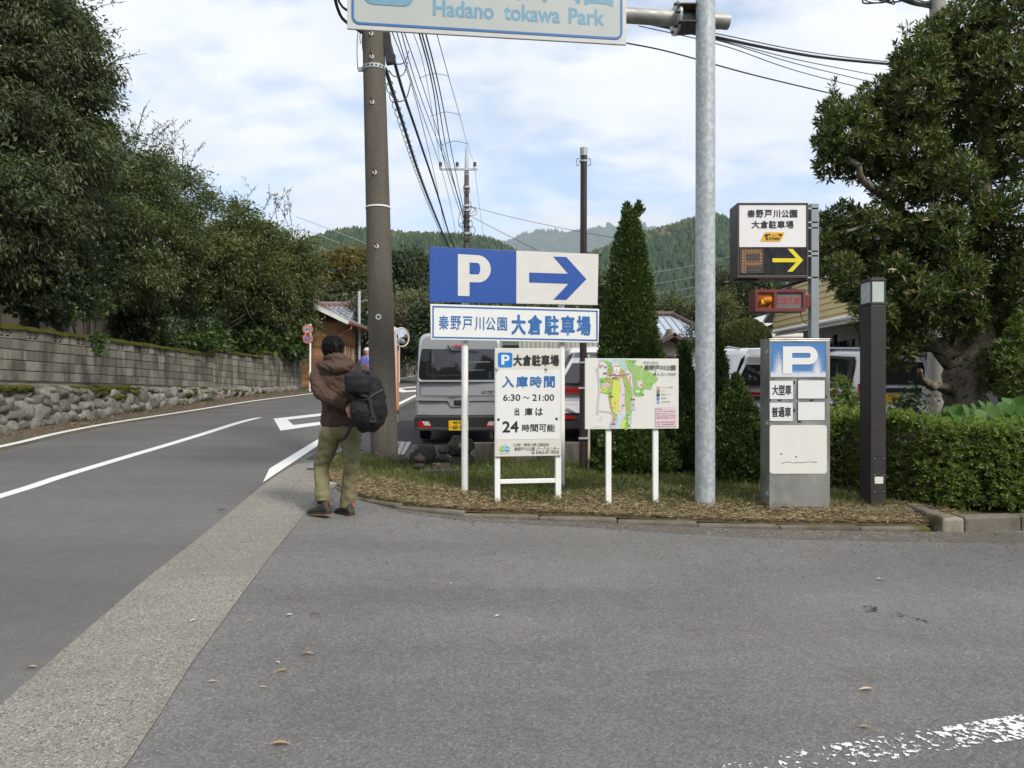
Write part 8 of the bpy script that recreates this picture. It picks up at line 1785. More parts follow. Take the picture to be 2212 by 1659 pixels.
roofp = MB(); roofp.add([(-.6, .25, 1.765), (.6, .25, 1.765), (.6, 2.0, 1.77), (-.6, 2.0, 1.77), (-.63, .2, 1.72), (.63, .2, 1.72), (.63, 2.05, 1.73), (-.63, 2.05, 1.73)], [(0, 1, 2, 3), (4, 5, 1, 0), (5, 6, 2, 1), (6, 7, 3, 2), (7, 4, 0, 3)]); roofp.build('roof_panel', M('dark blue roof paint', (.05, .07, .12), .3, .2, .03, coat=.6), t, smooth=False)
xq = 10.3; t, sh, z0 = suv('white car with a red lamp glimpsed behind the thick tree trunk', xq, 15.2, .87, 1.55, .62, 4.3, m_whitecar, .95, .26, None)
pland(t, 'rear_window', m_cg, rrect(-.60, .60, .98, 1.42, .06), .01, .006, sh)
for sx in (-1, 1): pland(t, 'tail_lamp', m_tail, [(sx * .85, .72), (sx * .5, .72), (sx * .5, .86), (sx * .85, .88)][::-1 if sx > 0 else 1], .01, .022, sh, .004)
pland(t, 'number_plate', m_white_s, rrect(-.165, .165, .5, .665, .01), 0.0, .02, sh); pland(t, 'rear_bumper', m_bump, [(-.8, .28), (.8, .28), (.8, .46), (-.8, .46)], 0, .03, sh, .01)
# ------------------------------------------------------------------ people
def loft(rings, n=18, ex=2.0):
    """rings: (cx, cy, cz, rx, ry[, tilt_x, tilt_y]) stacked into a closed body"""
    V = []; F = []
    for r in rings:
        cx, cy, cz, rx, ry = r[:5]; tx = r[5] if len(r) > 5 else 0; ty = r[6] if len(r) > 6 else 0
        for k_ in range(n):
            a = 2 * PI * k_ / n; c, s_ = math.cos(a), math.sin(a); x = math.copysign(abs(c) ** (2 / ex), c) * rx; y = math.copysign(abs(s_) ** (2 / ex), s_) * ry
            V.append((cx + x, cy + y, cz + tx * x + ty * y))
    m = len(rings)
    for j in range(m - 1):
        for k_ in range(n): F.append((j * n + k_, j * n + (k_ + 1) % n, (j + 1) * n + (k_ + 1) % n, (j + 1) * n + k_))
    F.append(tuple(range(n))[::-1]); F.append(tuple((m - 1) * n + k_ for k_ in range(n))); return V, F
def limb_tube(pts, rad, n=14, sub=4):
    c = smooth_curve(pts, sub); k_ = len(c); rr = np.interp(np.linspace(0, 1, k_), np.linspace(0, 1, len(rad)), rad); q = MB(); q.tube(c, list(rr), n); return q.V, q.F
def ball(c, r, n=2):
    bm = bmesh.new(); bmesh.ops.create_icosphere(bm, subdivisions=n, radius=1); V = [(c[0] + v.co.x * r[0], c[1] + v.co.y * r[1], c[2] + v.co.z * r[2]) for v in bm.verts]; F = [tuple(v.index for v in f.verts) for f in bm.faces]; bm.free(); return V, F
def joined(parts, voxel, it, name, mat, parent, disp=None, loc=None):
    q = MB(); [q.add(*p) for p in parts]; me = remesh(q.V, q.F, voxel, it); me.name = name; me.materials.append(mat)
    if disp:
        for v, nn in zip(me.vertices, [vn.vector.copy() for vn in me.vertex_normals]): v.co += nn * disp(v.co)
        me.update()
    return newobj(name, me, parent, loc)
def cloth_mat(name, col, var, bs=900):
    k = N(name); c = k.mix(k.ramp(k.noise(6, 4), .3, .7), sc3(col, 1 - var), sc3(col, 1 + var)); k.bump(k.noise(bs, 2), .12, .002); return k.fin(c, .75, 0, .25)
m_jac = cloth_mat('brown jacket cloth', (.075, .046, .033), .08); m_trs = cloth_mat('olive trouser cloth', (.185, .168, .092), .07); m_hair = M('black hair', (.004, .0035, .0035), .6, var=.2, vs=60, spec=.12); m_skin = M('skin', (.50, .27, .18), .5, var=.06, vs=20); m_pack = cloth_mat('black pack nylon', (.012, .0125, .0145), .1); m_web = cloth_mat('grey black webbing', (.035, .036, .04), .05); m_shoe = cloth_mat('grey olive shoe fabric', (.055, .055, .042), .15); m_sole = M('dark sole', (.03, .028, .026), .8, var=.2); m_orange = M('orange tab', (.50, .09, .04), .6, var=0); m_gum = M('tan outsole', (.24, .12, .06), .8, var=.2)
Yp = 7.08; base = Vector(((735 - UC) / RES_F * Yp, Yp, 0)); base.z = gz(base.x, base.y) + .01
pers = thing('person', 'person seen from behind in a brown hooded jacket and olive trousers walking', 'person', tuple(base))
kx = Yp / RES_F
def Q(px_, py_, y=0.0): return P(658.8 + .254 * px_, 712.8 + .254 * py_, Yp + y) - base
# body: head, neck, trunk, arms with hands, legs
hc = Q(237, 162, -.01)
def hand_parts(w, d1, side):
    """palm with four bent fingers and a thumb leaving the side of the palm"""
    d1 = d1.normalized(); n_ = Vector((0, -1, 0)); s_ = d1.cross(n_).normalized() * side; out = []
    pc = w + d1 * .045; out.append(limb_tube([w - d1 * .02, w + d1 * .01, pc, w + d1 * .085], [.027, .030, .036, .034], 12, 3))
    for i, (l, off) in enumerate(((.070, -.028), (.078, -.009), (.072, .010), (.056, .028))):
        b_ = w + d1 * .078 + s_ * off; k1 = b_ + d1 * l * .45 + s_ * off * .25 + Vector((0, -.004, 0)); tip = b_ + d1 * l * .95 + s_ * off * .4 + Vector((0, .022, 0)); out.append(limb_tube([b_ - d1 * .02, b_, k1, tip], [.0105, .0105, .0095, .0075], 8, 3))
    b_ = w + d1 * .02 - s_ * .022; out.append(limb_tube([b_, b_ - s_ * .03 + d1 * .022, b_ - s_ * .045 + d1 * .055, b_ - s_ * .040 + d1 * .08], [.014, .013, .011, .008], 8, 3)); return out
shL, elL, wrL = Q(118, 352, -.01), Q(132, 520, -.12), Q(354, 638, -.225)
shR = Q(480, 360, .02); elR = Vector((shR.x + .09, .10, 1.17)); wrR = Vector((shR.x - .02, .30, 1.12))
hipL, knL, anL = Q(215, 900, 0), Q(140, 1140, .07), Q(152, 1440, -.07); hipR, knR, anR = Q(400, 900, 0), Q(388, 1140, -.02), Q(362, 1500, .06)
body = [ball(hc, (.078, .098, .118), 3), limb_tube([hc + Vector((0, .02, -.08)), hc + Vector((.02, 0, -.20))], [.056, .062]), ball(hc + Vector((.072, .0, -.02)), (.014, .02, .032)), ball(hc + Vector((-.076, .0, -.02)), (.014, .02, .032)), ball(hc + Vector((.03, .098, -.035)), (.015, .022, .022)), ball(hc + Vector((.02, .085, -.075)), (.028, .016, .010)), ball(hc + Vector((.02, .07, -.10)), (.035, .03, .028)),
        loft([(.02, 0, .86, .14, .10), (.02, 0, 1.0, .13, .09), (.0, .0, 1.2, .15, .10), (-.005, 0, 1.38, .17, .09), (0, 0, 1.46, .09, .07)]), limb_tube([shL, elL, wrL], [.05, .042, .03]), limb_tube([shR, elR, wrR], [.05, .042, .03]), limb_tube([hipL, knL, anL], [.07, .042, .034]), limb_tube([hipR, knR, anR], [.07, .042, .034])]
body += hand_parts(wrL, Q(398, 712, -.245) - wrL, 1) + hand_parts(wrR, Vector((-.4, .5, -.1)), -1)
joined(body, .0075, 2, 'body', m_skin, pers)
# jacket with hood
def folds(p):
    a = mnoise.noise(Vector((p.x * 9 + p.z * 4, p.y * 7, p.z * 13 - p.x * 6))); b_ = mnoise.noise(Vector((p.x * 22, p.y * 18, p.z * 34 + p.x * 18)))
    return .008 * a + .005 * b_ - .014 * abs(mnoise.noise(Vector((p.x * 17 + p.z * 15, p.y * 8, p.z * 9 - p.x * 5)))) - .008 * abs(mnoise.noise(Vector((p.x * 34, p.y * 16, p.z * 30 + p.x * 20)))) + .005
jk = [loft([(.006, .0, .868, .183, .135), (.004, .0, .90, .190, .140), (0, 0, 1.0, .176, .132), (-.004, 0, 1.10, .170, .128), (-.008, 0, 1.22, .183, .136), (-.012, 0, 1.33, .205, .136), (-.010, .0, 1.41, .215, .125), (-.006, 0, 1.465, .165, .105), (-.006, .0, 1.51, .09, .08)], 24, 2.3),
      limb_tube([Q(150, 350, 0), Q(108, 400, -.03), Q(110, 470, -.08), Q(145, 540, -.15), Q(235, 585, -.215), Q(335, 626, -.225), Q(352, 634, -.225)], [.080, .080, .072, .070, .060, .052, .048], 16, 3), limb_tube([Q(440, 350, .0), Q(490, 375, .03), Vector((elR.x, .08, 1.20)), Vector((wrR.x, .26, 1.13))], [.085, .085, .075, .055], 16, 3)]
# hood lying on the back of the neck: a thick sagging roll
jk += [limb_tube([Q(118, 285, .02), Q(150, 305, -.07), Q(250, 322, -.125), Q(350, 318, -.105), Q(425, 292, -.01)], [.030, .048, .058, .050, .024], 14, 4), limb_tube([Q(180, 262, .02), Q(215, 235, -.07), Q(262, 238, -.085), Q(330, 262, -.06), Q(400, 285, .02)], [.035, .052, .058, .052, .034], 14, 4), limb_tube([Q(165, 290, -.02), Q(260, 285, -.10), Q(380, 295, -.04)], [.045, .06, .045], 14, 4), ball(Q(275, 270, -.0), (.125, .10, .075), 3)]
jo = joined(jk, .0075, 2, 'jacket', m_jac, pers, folds)
q = MB(); c = [Q(140, 822, 0)]; q.tube([((.004) + .187 * math.cos(a), .138 * math.sin(a), .885) for a in np.linspace(0, 2 * PI, 33)], .006, 6, False); q.build('hem', m_jac, jo)
cuff = limb_tube([Q(305, 612, -.218), Q(357, 637, -.226)], [.056, .052], 14, 2); q = MB(); q.add(*cuff); q.build('cuff', m_jac, jo, smooth=True)
# trousers
def tf(p):
    kn = math.exp(-((p.z - .55) / .10) ** 2) + math.exp(-((p.z - .20) / .10) ** 2)
    return (.006 + .006 * kn) * mnoise.noise(Vector((p.x * 14 + p.z * 12, p.y * 9, p.z * 17 - p.x * 9))) + .004 * mnoise.noise(Vector((p.x * 26, p.y * 20, p.z * 12)))
tr = [loft([(.008, .0, .75, .150, .10), (.006, 0, .80, .182, .135), (.006, .0, .87, .178, .130), (.006, 0, .95, .165, .115)], 22, 2.2), ball(Q(215, 880, -.055), (.092, .085, .10)), ball(Q(395, 880, -.055), (.092, .085, .10)),
      limb_tube([Q(212, 880, -.01), Q(195, 980, .02), Q(150, 1130, .07), Q(140, 1190, .06), Q(145, 1320, -.02), Q(150, 1462, -.07)], [.106, .098, .080, .074, .070, .070], 18, 4), limb_tube([Q(395, 880, 0), Q(388, 980, -.015), Q(392, 1140, -.02), Q(388, 1220, .01), Q(372, 1360, .04), Q(355, 1515, .06)], [.105, .096, .080, .074, .071, .070], 18, 4)]
joined(tr, .011, 3, 'trousers', m_trs, pers, tf)
# hair
hr = [ball(hc + Vector((0, -.005, .038)), (.098, .115, .098), 3), ball(hc + Vector((0, -.045, -.012)), (.090, .075, .085), 3), ball(hc + Vector((-.045, -.01, .0)), (.052, .08, .085), 2), ball(hc + Vector((.045, -.01, .01)), (.050, .08, .08), 2)]
def hd(p): a = math.atan2(p.x - hc.x, p.y - hc.y); return .004 * math.sin(a * 26 + 7 * mnoise.noise(p * 18)) + .006 * mnoise.noise(p * 30)
joined(hr, .008, 2, 'hair', m_hair, pers, hd)
hv = Leafy(); n = 520; cr = np.array(hc) + np.array([.02, -.055, .105]); d = rdir(n); d = d[(d[:, 2] > -.55) & (d[:, 1] < .45)]; n = len(d)
sf = np.array(hc) + np.array([0, -.012, .028]) + d * np.array([.098, .112, .102]); dr = sf - cr; dr = nrm(dr - d * (dr * d).sum(1, keepdims=True)) + RNG.normal(size=(n, 3)) * .22 + np.array([0, 0, -.25]) + d * .10
hv.add(*leaves(sf, dr, .055 * RNG.uniform(.6, 1.3, n), .007, .2, d)); hv.build('hair_strands', M('glossy black hair', (.006, .005, .005), .42, var=0, spec=.2), pers)
# shoes
def shoe(ank, toe, heel_z, name='shoe'):
    d = (toe - ank); d.z = 0; d.normalize(); n_ = Vector((-d.y, d.x, 0)); hl = ank - d * .075; rise = heel_z
    zt_ = toe.z; L = .285
    def at(f, off, h): p = hl + d * L * f + n_ * off; return Vector((p.x, p.y, zt_ + (rise) * (1 - f) + h))
    prof = [(-.0, .030, .02, .05), (.06, .040, .012, .13), (.2, .043, .012, .16), (.38, .040, .012, .125), (.55, .046, .012, .088), (.75, .052, .014, .070), (.92, .042, .022, .052), (1.0, .018, .03, .04)]
    V = []; F = []; n = 14
    for f, w, lo, hi in prof:
        for k_ in range(n):
            a = 2 * PI * k_ / n; V.append(at(f, math.cos(a) * w, lo + (hi - lo) * (.5 + .5 * math.sin(a))))
    for j in range(len(prof) - 1): F += [(j * n + k_, j * n + (k_ + 1) % n, (j + 1) * n + (k_ + 1) % n, (j + 1) * n + k_) for k_ in range(n)]
    F += [tuple(range(n)), tuple((len(prof) - 1) * n + k_ for k_ in range(n))[::-1]]
    q = MB(); q.add(V, F); so = q.build(name, m_shoe, pers, smooth=True, subsurf=1)
    def solepoly(w0, z0, z1, mat, nm):
        o_ = [(0, .026), (.08, .040), (.3, .036), (.6, .050), (.8, .053), (.93, .042), (1.0, .02)]; pts = [(f * 1.02 - .01, w * w0) for f, w in o_] + [(f * 1.02 - .01, -w * w0) for f, w in o_[::-1]]; m_ = len(pts)
        V = [at(f, w, z0) for f, w in pts] + [at(f, w, z1) for f, w in pts]; qq = MB(); qq.add(V, [tuple(range(m_)), tuple(range(2 * m_ - 1, m_ - 1, -1))] + [(i, (i + 1) % m_, m_ + (i + 1) % m_, m_ + i) for i in range(m_)]); qq.build(nm, mat, so)
    solepoly(1.06, .012, .034, m_sole, 'midsole'); solepoly(1.03, -.002, .0115, m_gum, 'outsole')
    qq = MB(); p0 = at(-.03, 0, .115); qq.box(tuple(p0), (.014, .010, .034), math.atan2(d.y, d.x) + PI / 2); qq.build('heel_tab', m_orange, so)
    qq = MB(); 
    for f in (.40, .48, .56): qq.tube([at(f, -.028, .115 - .09 * (f - .4)), at(f, 0, .128 - .1 * (f - .4)), at(f, .028, .115 - .09 * (f - .4))], .005, 6)
    qq.build('laces', m_sole, so)
gl_ = lambda x, y: gz(base.x + x, base.y + y) - base.z
tL = Q(60, 1545, .03); tL.z = gl_(tL.x, tL.y) + .006; shoe(Vector((anL.x + .015, anL.y, anL.z)), tL, .022)
tR = Q(285, 1585, .16); tR.z = gl_(tR.x, tR.y) - .012; aR = Vector((anR.x + .01, anR.y - .02, anR.z)); shoe(aR, tR, .004)
# ---- backpack hanging from the right shoulder
pk = thing('backpack', 'black daypack hanging from one shoulder of the walking person', 'backpack', tuple(base + Q(540, 860, -.2)))
po = Q(540, 860, -.2)
def K(px_, py_, y=0.0): return Q(px_, py_, y - .0) - po
rings = []
for py_, a, b_, dy in ((868, 480, 590, .07), (840, 452, 632, .11), (790, 432, 668, .145), (720, 424, 688, .165), (640, 420, 692, .17), (560, 410, 680, .165), (490, 392, 660, .155), (430, 380, 636, .14), (385, 385, 610, .115), (358, 450, 570, .08)):
    c0 = K((a + b_) / 2, py_, -.30 + (py_ - 600) * -.00008); rings.append((c0.x, c0.y, c0.z, (b_ - a) / 2 * .254 * kx, dy))
def pkd(p): return .012 * mnoise.noise(Vector((p.x * 14, p.y * 11, p.z * 9 + p.x * 6))) + .006 * mnoise.noise(p * 26) - .006 * abs(mnoise.noise(Vector((p.x * 20 + p.z * 26, p.y * 9, p.z * 12))))
joined([loft(rings, 22, 2.5)], .010, 2, 'main_bag', m_pack, pk, pkd)
joined([loft([(K(545, 545).x, -.245, K(0, 545).z, .10, .06), (K(540, 520).x, -.25, K(0, 520).z, .115, .085), (K(530, 450).x, -.235, K(0, 450).z, .125, .10), (K(515, 390).x, -.20, K(0, 390).z, .115, .11), (K(505, 356).x, -.15, K(0, 356).z, .06, .07)], 18, 2.4)], .010, 2, 'lid', m_pack, pk, pkd)
joined([loft([(K(560, 800).x, -.215, K(0, 800).z, .08, .05), (K(560, 760).x, -.235, K(0, 760).z, .095, .07), (K(556, 680).x, -.245, K(0, 680).z, .10, .08), (K(545, 620).x, -.235, K(0, 620).z, .09, .07), (K(540, 590).x, -.215, K(0, 590).z, .06, .04)], 18, 2.6)], .010, 2, 'front_pocket', m_pack, pk, pkd)
def strap(name, pts, w, mat=m_web, th=.006, n=5):
    c = smooth_curve(pts, n); q = MB(); V = []
    for i, p in enumerate(c):
        d = (c[min(i + 1, len(c) - 1)] - c[max(i - 1, 0)]).normalized(); s_ = d.cross(Vector((0, -1, 0))).normalized() * w / 2
        V += [p + s_ + Vector((0, -th, 0)), p - s_ + Vector((0, -th, 0)), p - s_, p + s_]
    m_ = len(c); q.add(V, [(i * 4 + k_, i * 4 + (k_ + 1) % 4, i * 4 + 4 + (k_ + 1) % 4, i * 4 + 4 + k_) for i in range(m_ - 1) for k_ in range(4)] + [(0, 3, 2, 1), tuple((m_ - 1) * 4 + k_ for k_ in range(4))]); return q.build(name, mat, pk)
strap('shoulder_strap', [K(452, 290, .03), K(450, 300, -.10), K(456, 335, -.155), K(464, 392, -.19)], .058, m_web, .016)
strap('haul_loop', [K(480, 372, -.36), K(500, 352, -.385), K(530, 358, -.385), K(545, 375, -.36)], .02)
strap('compression_strap', [K(412, 515, -.40), K(450, 535, -.475), K(490, 552, -.49), K(530, 565, -.48)], .028); strap('compression_strap', [K(560, 570, -.48), K(600, 540, -.46), K(640, 520, -.42), K(665, 500, -.36)], .02)
strap('hip_strap', [K(408, 700, -.22), K(396, 760, -.25), K(402, 830, -.26)], .034); strap('loose_strap', [K(396, 790, -.27), K(378, 850, -.21), K(350, 905, -.19), K(318, 936, -.185)], .03); strap('side_strap', [K(425, 760, -.42), K(445, 820, -.37), K(490, 858, -.31)], .025)
q = MB(); c = K(492, 553, -.495); q.box(tuple(c), (.032, .012, .026), ry=.25); q.build('buckle', m_blk, pk, bevel=.003)
q = MB(); c = K(578, 760, -.475); q.box(tuple(c), (.062, .008, .060)); q.build('patch', cloth_mat('plum grey patch', (.040, .038, .05), .05), pk, bevel=.002)
q = MB(); c = K(566, 660, -.487); q.box(tuple(c), (.03, .006, .20), ry=-.18); q.build('daisy_strap', m_web, pk)
for pts in ([K(440, 425, -.42), K(450, 450, -.455), K(458, 478, -.46), K(450, 455, -.465)], [K(486, 605, -.48), K(496, 622, -.485), K(500, 646, -.485), K(490, 630, -.485)], [K(572, 410, -.44), K(590, 385, -.41), K(605, 395, -.40), K(590, 412, -.42)]):
    q = MB(); q.tube(smooth_curve(pts, 4), .004, 5); q.build('zip_pull', m_web, pk)
q = MB(); q.tube(smooth_curve([K(400, 430, -.36), K(412, 520, -.405), K(418, 640, -.425), K(430, 760, -.40)], 6), .004, 5); q.tube(smooth_curve([K(430, 600, -.44), K(480, 596, -.482), K(560, 590, -.48)], 6), .004, 5); q.build('zip', m_web, pk)
q = MB(); q.tube(smooth_curve([K(660, 480, -.33), K(672, 500, -.33), K(664, 520, -.34)], 5), .004, 5); q.build('cord_loop', m_web, pk)

# ---- walker farther up the road, half hidden by the pole
Yh = 22.0; hb_ = Vector(((793 - UC) / RES_F * Yh, Yh, 0)); hb_.z = gz(hb_.x, Yh); wk = thing('person', 'distant walker in a blue patterned jacket and pale hat behind the pole', 'person', tuple(hb_)); m_bj = N('blue patterned jacket')
cc = m_bj.mix(m_bj.ramp(m_bj.noise(9, 4, .6, None, 1.5), .5, .56), (.07, .13, .42), (.45, .05, .12)); cc = m_bj.mix(m_bj.ramp(m_bj.noise(14, 3), .6, .64), cc, (.25, .40, .62)); m_bj = m_bj.fin(cc, .7)
joined([ball((0, 0, 1.50), (.085, .1, .12)), limb_tube([(0, 0, 1.42), (0, 0, 1.3)], [.055, .06]), loft([(0, 0, .78, .15, .11), (0, 0, 1.0, .16, .11), (0, 0, 1.25, .2, .12), (0, 0, 1.38, .1, .08)]), limb_tube([(-.2, 0, 1.28), (-.27, .02, 1.0), (-.24, .06, .78), (-.23, .08, .68)], [.055, .045, .035, .03]), limb_tube([(.2, 0, 1.28), (.27, .02, 1.0), (.24, .06, .78), (.23, .08, .68)], [.055, .045, .035, .03]), limb_tube([(-.09, 0, .8), (-.10, .06, .45), (-.10, -.05, .04), (-.1, .12, .03)], [.09, .06, .045, .04]), limb_tube([(.09, 0, .8), (.10, -.02, .45), (.10, .10, .04), (.1, .26, .03)], [.09, .06, .045, .04])], .018, 2, 'body', m_skin, wk)
joined([loft([(0, 0, .74, .19, .14), (0, 0, 1.0, .19, .14), (0, 0, 1.22, .225, .15), (0, 0, 1.34, .19, .13), (0, 0, 1.40, .08, .08)], 18, 2.3), limb_tube([(-.19, 0, 1.28), (-.28, .02, 1.0), (-.25, .06, .76)], [.075, .062, .05]), limb_tube([(.19, 0, 1.28), (.28, .02, 1.0), (.25, .06, .76)], [.075, .062, .05])], .02, 2, 'jacket', m_bj, wk)
joined([loft([(0, 0, .72, .17, .12), (0, 0, .85, .17, .12)]), limb_tube([(-.09, 0, .8), (-.10, .06, .45), (-.10, -.05, .10)], [.10, .08, .065]), limb_tube([(.09, 0, .8), (.10, -.02, .45), (.10, .10, .10)], [.10, .08, .065])], .02, 2, 'trousers', m_dsteel, wk)
joined([ball((0, 0, 1.56), (.105, .12, .085)), loft([(0, .03, 1.535, .13, .15), (0, .03, 1.548, .12, .14)])], .014, 2, 'hat', M('cream hat', (.62, .57, .48), .8, var=.05), wk)

# ------------------------------------------------------------------ old stones beside the pole
def lichen_mat(name, base, lich, lo, spot=(.42, .40, .36)):
    k = N(name); c = k.mix(k.ramp(k.noise(16, 6, .7), .3, .7), sc3(base, .65), sc3(base, 1.25)); c = k.mix(k.ramp(k.noise(4.5, 6, .75), lo, lo + .06), c, lich); c = k.mix(k.math('MULTIPLY', k.math('LESS_THAN', k.voro(14, 'Distance'), .22), k.math('GREATER_THAN', k.noise(5, 2), .56)), c, spot); k.bump(k.noise(38, 6, .75), .7, .02); return k.fin(c, .92, 0, .2)
m_st1 = lichen_mat('dark boulder', (.060, .054, .050), (.10, .095, .085), .68); m_st2 = lichen_mat('lichen boulder', (.052, .050, .045), (.30, .31, .19), .52); m_st3 = lichen_mat('reddish carved stone', (.085, .066, .056), (.16, .15, .13), .70)
def rock(t, name, c, r, mat, seed, base_, rot=0, sub=4, amp=.26, flat=None):
    bm = bmesh.new(); bmesh.ops.create_icosphere(bm, subdivisions=sub, radius=1)
    for v in bm.verts:
        d = v.co.copy(); f = 1 + amp * mnoise.noise(d * 1.3 + Vector((seed * 5.1, 0, 0))) + amp * .35 * mnoise.noise(d * 3.1 + Vector((0, seed * 2.7, 0))) + amp * .12 * mnoise.noise(d * 9 + Vector((0, 0, seed)))
        p = Vector((d.x * r[0] * f, d.y * r[1] * f, d.z * r[2] * f)); 
        if flat: p.z = max(min(p.z, flat), -flat)
        v.co = p
    bmesh.ops.rotate(bm, verts=bm.verts, cent=(0, 0, 0), matrix=Matrix.Rotation(rot, 3, 'Y')); me = bpy.data.meshes.new(name); bm.to_mesh(me); bm.free(); me.materials.append(mat); me.polygons.foreach_set('use_smooth', [True] * len(me.polygons)); return newobj(name, me, t, Vector(c) - Vector(base_))
ss = lambda px_, py_, Y: P((px_ * .22604 + 1500) * .54, (py_ * .22604 + 1680) * .54, Y)
sc_px = lambda n, Y: n * .22604 * .54 / RES_F * Y
def stone_thing(label, items, group='old stones beside the pole', name='stone_monument', cat='stone'):
    Y = items[0][2]; b_ = ss(items[0][0], items[0][1], Y); b_.z = gz(b_.x, Y) + .08; t = thing(name, label, cat, tuple(b_), group=group)
    for i, (px_, py_, Y, rx, rz, mat, seed, kw) in enumerate(items):
        r = (sc_px(rx, Y), sc_px(rx, Y) * kw.pop('dep', .8), sc_px(rz, Y)); rock(t, kw.pop('name', 'stone'), ss(px_, py_, Y), r, mat, seed, b_, **kw)
stone_thing('large smooth dark boulder with a rounded shoulder behind the small pagoda', [(870, 660, 9.45, 235, 245, m_st1, 1, dict(amp=.22, rot=.25))], name='boulder', cat='boulder')
stone_thing('tall angular boulder covered with pale green lichen behind the white post', [(1500, 480, 9.5, 240, 190, m_st2, 2.3, dict(amp=.30)), (1530, 800, 9.5, 260, 220, m_st1, 3.1, dict(amp=.2, name='lower_stone'))], name='boulder', cat='boulder')
stone_thing('rough dark rock at the right foot of the lichen boulder', [(1780, 950, 9.3, 100, 110, m_st1, 4.4, dict(amp=.3))], name='boulder', cat='boulder')
stone_thing('brown mossy rock between the pole and the dark boulder', [(470, 770, 9.55, 160, 130, m_st3, 5.2, dict(amp=.3))], name='boulder', cat='boulder')
stone_thing('small white quartz stone in the grass by the pole', [(385, 920, 9.0, 75, 52, M('pale quartz', (.42, .39, .33), .9, var=.3, vs=30, bump=.6, bs=50), 6.6, dict(amp=.35))], name='boulder', cat='boulder')
stone_thing('small carved stone pagoda with a pointed round top', [(780, 950, 8.95, 120, 95, m_st3, 7, dict(amp=.15, flat=.045, name='base_stone')), (785, 810, 8.95, 96, 56, m_st3, 8, dict(amp=.07, name='middle_stone')), (788, 695, 8.95, 98, 76, m_st3, 9, dict(amp=.06, name='top_stone')), (790, 625, 8.95, 42, 40, m_st3, 9.5, dict(amp=.04, name='finial'))])
stone_thing('taller stack of carved stones with a rounded knob top', [(1170, 840, 9.1, 190, 110, m_st3, 11, dict(amp=.12, flat=.055, name='base_stone')), (1195, 665, 9.15, 115, 76, m_st1, 12, dict(amp=.08, name='middle_stone')), (1210, 535, 9.15, 106, 78, m_st3, 13, dict(amp=.06, name='top_stone')), (1215, 455, 9.15, 42, 34, m_st3, 14, dict(amp=.05, name='finial')), (1150, 965, 9.1, 150, 60, m_st1, 15, dict(amp=.1, flat=.03, name='foundation_stone'))])
q = MB(); b_ = ss(1180, 1075, 8.8); b_.z = gz(b_.x, b_.y) + .09; t = thing('stone_slab', 'long mossy stone slab lying in the grass before the stacked stones', 'stone', tuple(b_)); q.box((0, 0, .04), (sc_px(600, 8.8), .16, .11), rz=.05); q.build('slab', m_st1, t, bevel=.02)
fl = thing('flat_stone', 'pale flat stone set in the path behind the walking person', 'stone', tuple(G(726, 1047, .02))); q = MB(); q.slab([(.13 * math.cos(a) * (1 + .2 * math.sin(3 * a)), .11 * math.sin(a)) for a in np.linspace(0, 2 * PI, 12, False)], -.03, .03); q.build('stone', m_conc, fl, bevel=.01)

# ------------------------------------------------------------------ fallen leaves and scraps on the asphalt
def curl_leaf(seed):
    rr = random.Random(seed); V = []; F = []; n = 7
    for i in range(n):
        f = i / (n - 1); w = math.sin(PI * min(.97, f * .93 + .05)) * .17; z = .10 * math.sin(f * PI) + rr.uniform(-.015, .015); b_ = rr.uniform(-.04, .04)
        V += [(f - .5, -w, z + w * .7), (f - .5, 0, z), (f - .5, w, z + w * .55 + b_)]
    for i in range(n - 1): F += [(i * 3, i * 3 + 3, i * 3 + 4, i * 3 + 1), (i * 3 + 1, i * 3 + 4, i * 3 + 5, i * 3 + 2)]
    return V, F
m_fl = [M('tan fallen leaf', (.40, .24, .10), .8, var=.2, vs=40), M('pale dry leaf', (.50, .40, .26), .8, var=.2, vs=40), M('rust fallen leaf', (.40, .16, .05), .8, var=.2, vs=40), M('white scrap', (.68, .66, .60), .7, var=.1), M('dead twig', (.22, .12, .06), .85, var=.2)]
z4 = lambda x, y: (x * .3814, y * .3814 + 1026); z5 = lambda x, y: (x * .3814 + 756, y * .3814 + 1026); z6 = lambda x, y: (x * .3815 + 1458, y * .3815 + 1026)
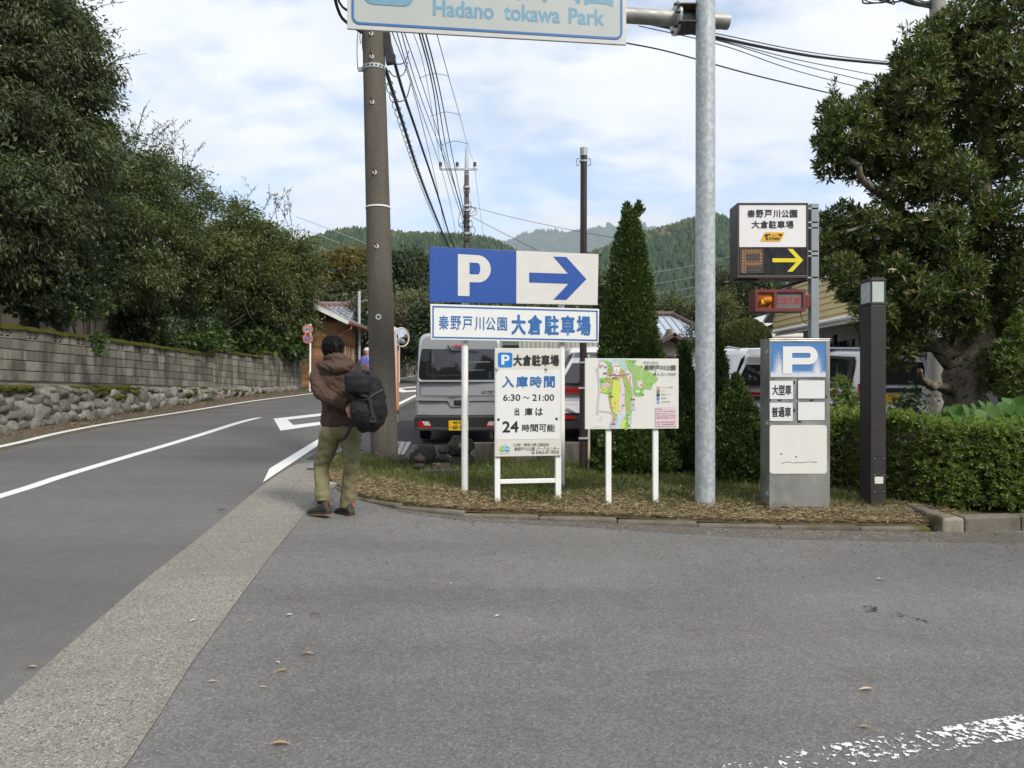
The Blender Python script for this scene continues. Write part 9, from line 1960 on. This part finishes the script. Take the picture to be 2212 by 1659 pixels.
fl_ = [(z4(1585, 1522), 0.078, 0, .3, 'long curled tan leaf lying nearest the bottom edge of the forecourt'), (z4(1745, 1012), 0.075, 0, -.1, 'tan leaf with a raised edge in the middle left of the forecourt'), (z4(1600, 1108), 0.061, 0, .5, 'small tan leaf just below the raised tan leaf'), (z4(1785, 792), 0.088, 4, -.15, 'brown bark strip lying to the right of the white scrap'), (z4(1637, 792), 0.048, 3, .1, 'white petal shaped scrap on the forecourt left of the bark strip'), (z4(1640, 690), 0.061, 4, -.8, 'forked brown twig on the asphalt above the white scrap'), (z4(1410, 825), 0.037, 0, .6, 'tiny tan leaf beside the edge of the gutter strip'), (z4(1200, 1168), 0.044, 1, .4, 'pale narrow leaf next to the gutter strip joint'), (z4(1098, 822), 0.051, 3, .9, 'white scrap lying on the washed gutter strip'), (z4(1152, 562), 0.054, 1, 0, 'pale leaf flat on the upper gutter strip'), (z4(180, 1087), 0.061, 0, -.05, 'tan leaf on the road near the left edge of the photo'), (z4(1260, 200), 0.109, 4, -.2, 'curved dark twig on the road beside the gutter strip'), (z4(1088, 400), 0.041, 2, .4, 'small red brown leaf at the edge of the road'), (z4(1492, 1200), 0.034, 1, 0, 'tiny pale leaf low on the left forecourt'), (z4(1572, 1060), 0.034, 3, -.6, 'small white scrap between the tan leaves'),
       (z5(836, 798), 0.048, 3, .9, 'white feather shaped scrap in the middle of the forecourt'), (z5(573, 612), 0.027, 3, 0, 'small white speck of litter on the upper forecourt'), (z6(1088, 1213), 0.075, 1, -.08, 'long pale leaf in the lower right of the forecourt'), (z6(1078, 1425), 0.051, 0, -.2, 'tan leaf just above the worn white line'), (z6(1163, 590), 0.061, 3, -.3, 'thin white scrap on the right of the forecourt'), (z6(960, 411), 0.034, 2, .2, 'small orange leaf below the cabinet on the asphalt'), (z6(318, 325), 0.037, 2, .1, 'orange leaf lying against the kerb under the galvanised pole'), (z6(250, 321), 0.037, 2, -.3, 'red brown leaf against the kerb left of the orange leaf'), (z6(888, 870), 0.034, 2, .2, 'small brown leaf in the middle right of the forecourt')]
for i, ((u, v), L, mi, rz_, lb) in enumerate(fl_):
    V, F = curl_leaf(i); p = G(u, v, .014); me = mesh('fallen_leaf', V, F, m_fl[mi], True); o = newobj('twig' if mi == 4 else ('paper_scrap' if mi == 3 else 'fallen_leaf'), me, None, p); o.scale = (L, L * (.35 if mi == 4 else .9), L * .6); o.rotation_euler = (R.uniform(-.1, .1), R.uniform(-.1, .1), rz_ + R.uniform(-.1, .1)); tag(o, lb, 'twig' if mi == 4 else ('scrap' if mi == 3 else 'leaf'), 'leaves and scraps fallen on the asphalt')
# oil marks and manhole covers are flat marks on the asphalt
m_oil = worn_paint('oil stain', .50, .56, 38, (.028, .027, .026))
for pts in ([(1060, 745), (1140, 750), (1150, 785), (1070, 785)], [(1250, 785), (1310, 790), (1300, 815), (1260, 805)], [(1330, 805), (1420, 820), (1440, 845), (1340, 825)], [(1790, 325), (1850, 330), (1840, 345), (1800, 342)]):
    kind(sheet('oil_stain', g2(*[z6(*p) for p in pts]), m_oil, .007), 'structure')
w4 = lambda x, y: (x * .18455, y * .18455 + 540)
m_iron = M('cast iron', (.07, .075, .085), .6, .3, .2, 20)
for (x_, y_), lb in (((1340, 1256), 'dark round manhole cover in the road nearer the centre line'), ((1515, 1290), 'dark round manhole cover in the road nearer the edge line')):
    p = G(*w4(x_, y_)); t = thing('manhole_cover', lb, 'manhole cover', tuple(p), group='small round covers in the road')
    q = MB(); V = []; 
    for rr_, z_ in ((.16, .007), (.15, .011), (.11, .011), (.105, .008), (0.02, .008)): V += [(rr_ * math.cos(a), rr_ * math.sin(a), z_ + .047 * rr_ * math.sin(a)) for a in np.linspace(0, 2 * PI, 24, False)]
    q.add(V, [(j * 24 + i, j * 24 + (i + 1) % 24, (j + 1) * 24 + (i + 1) % 24, (j + 1) * 24 + i) for j in range(4) for i in range(24)] + [tuple(4 * 24 + i for i in range(24))]); q.build('lid', m_iron, t)
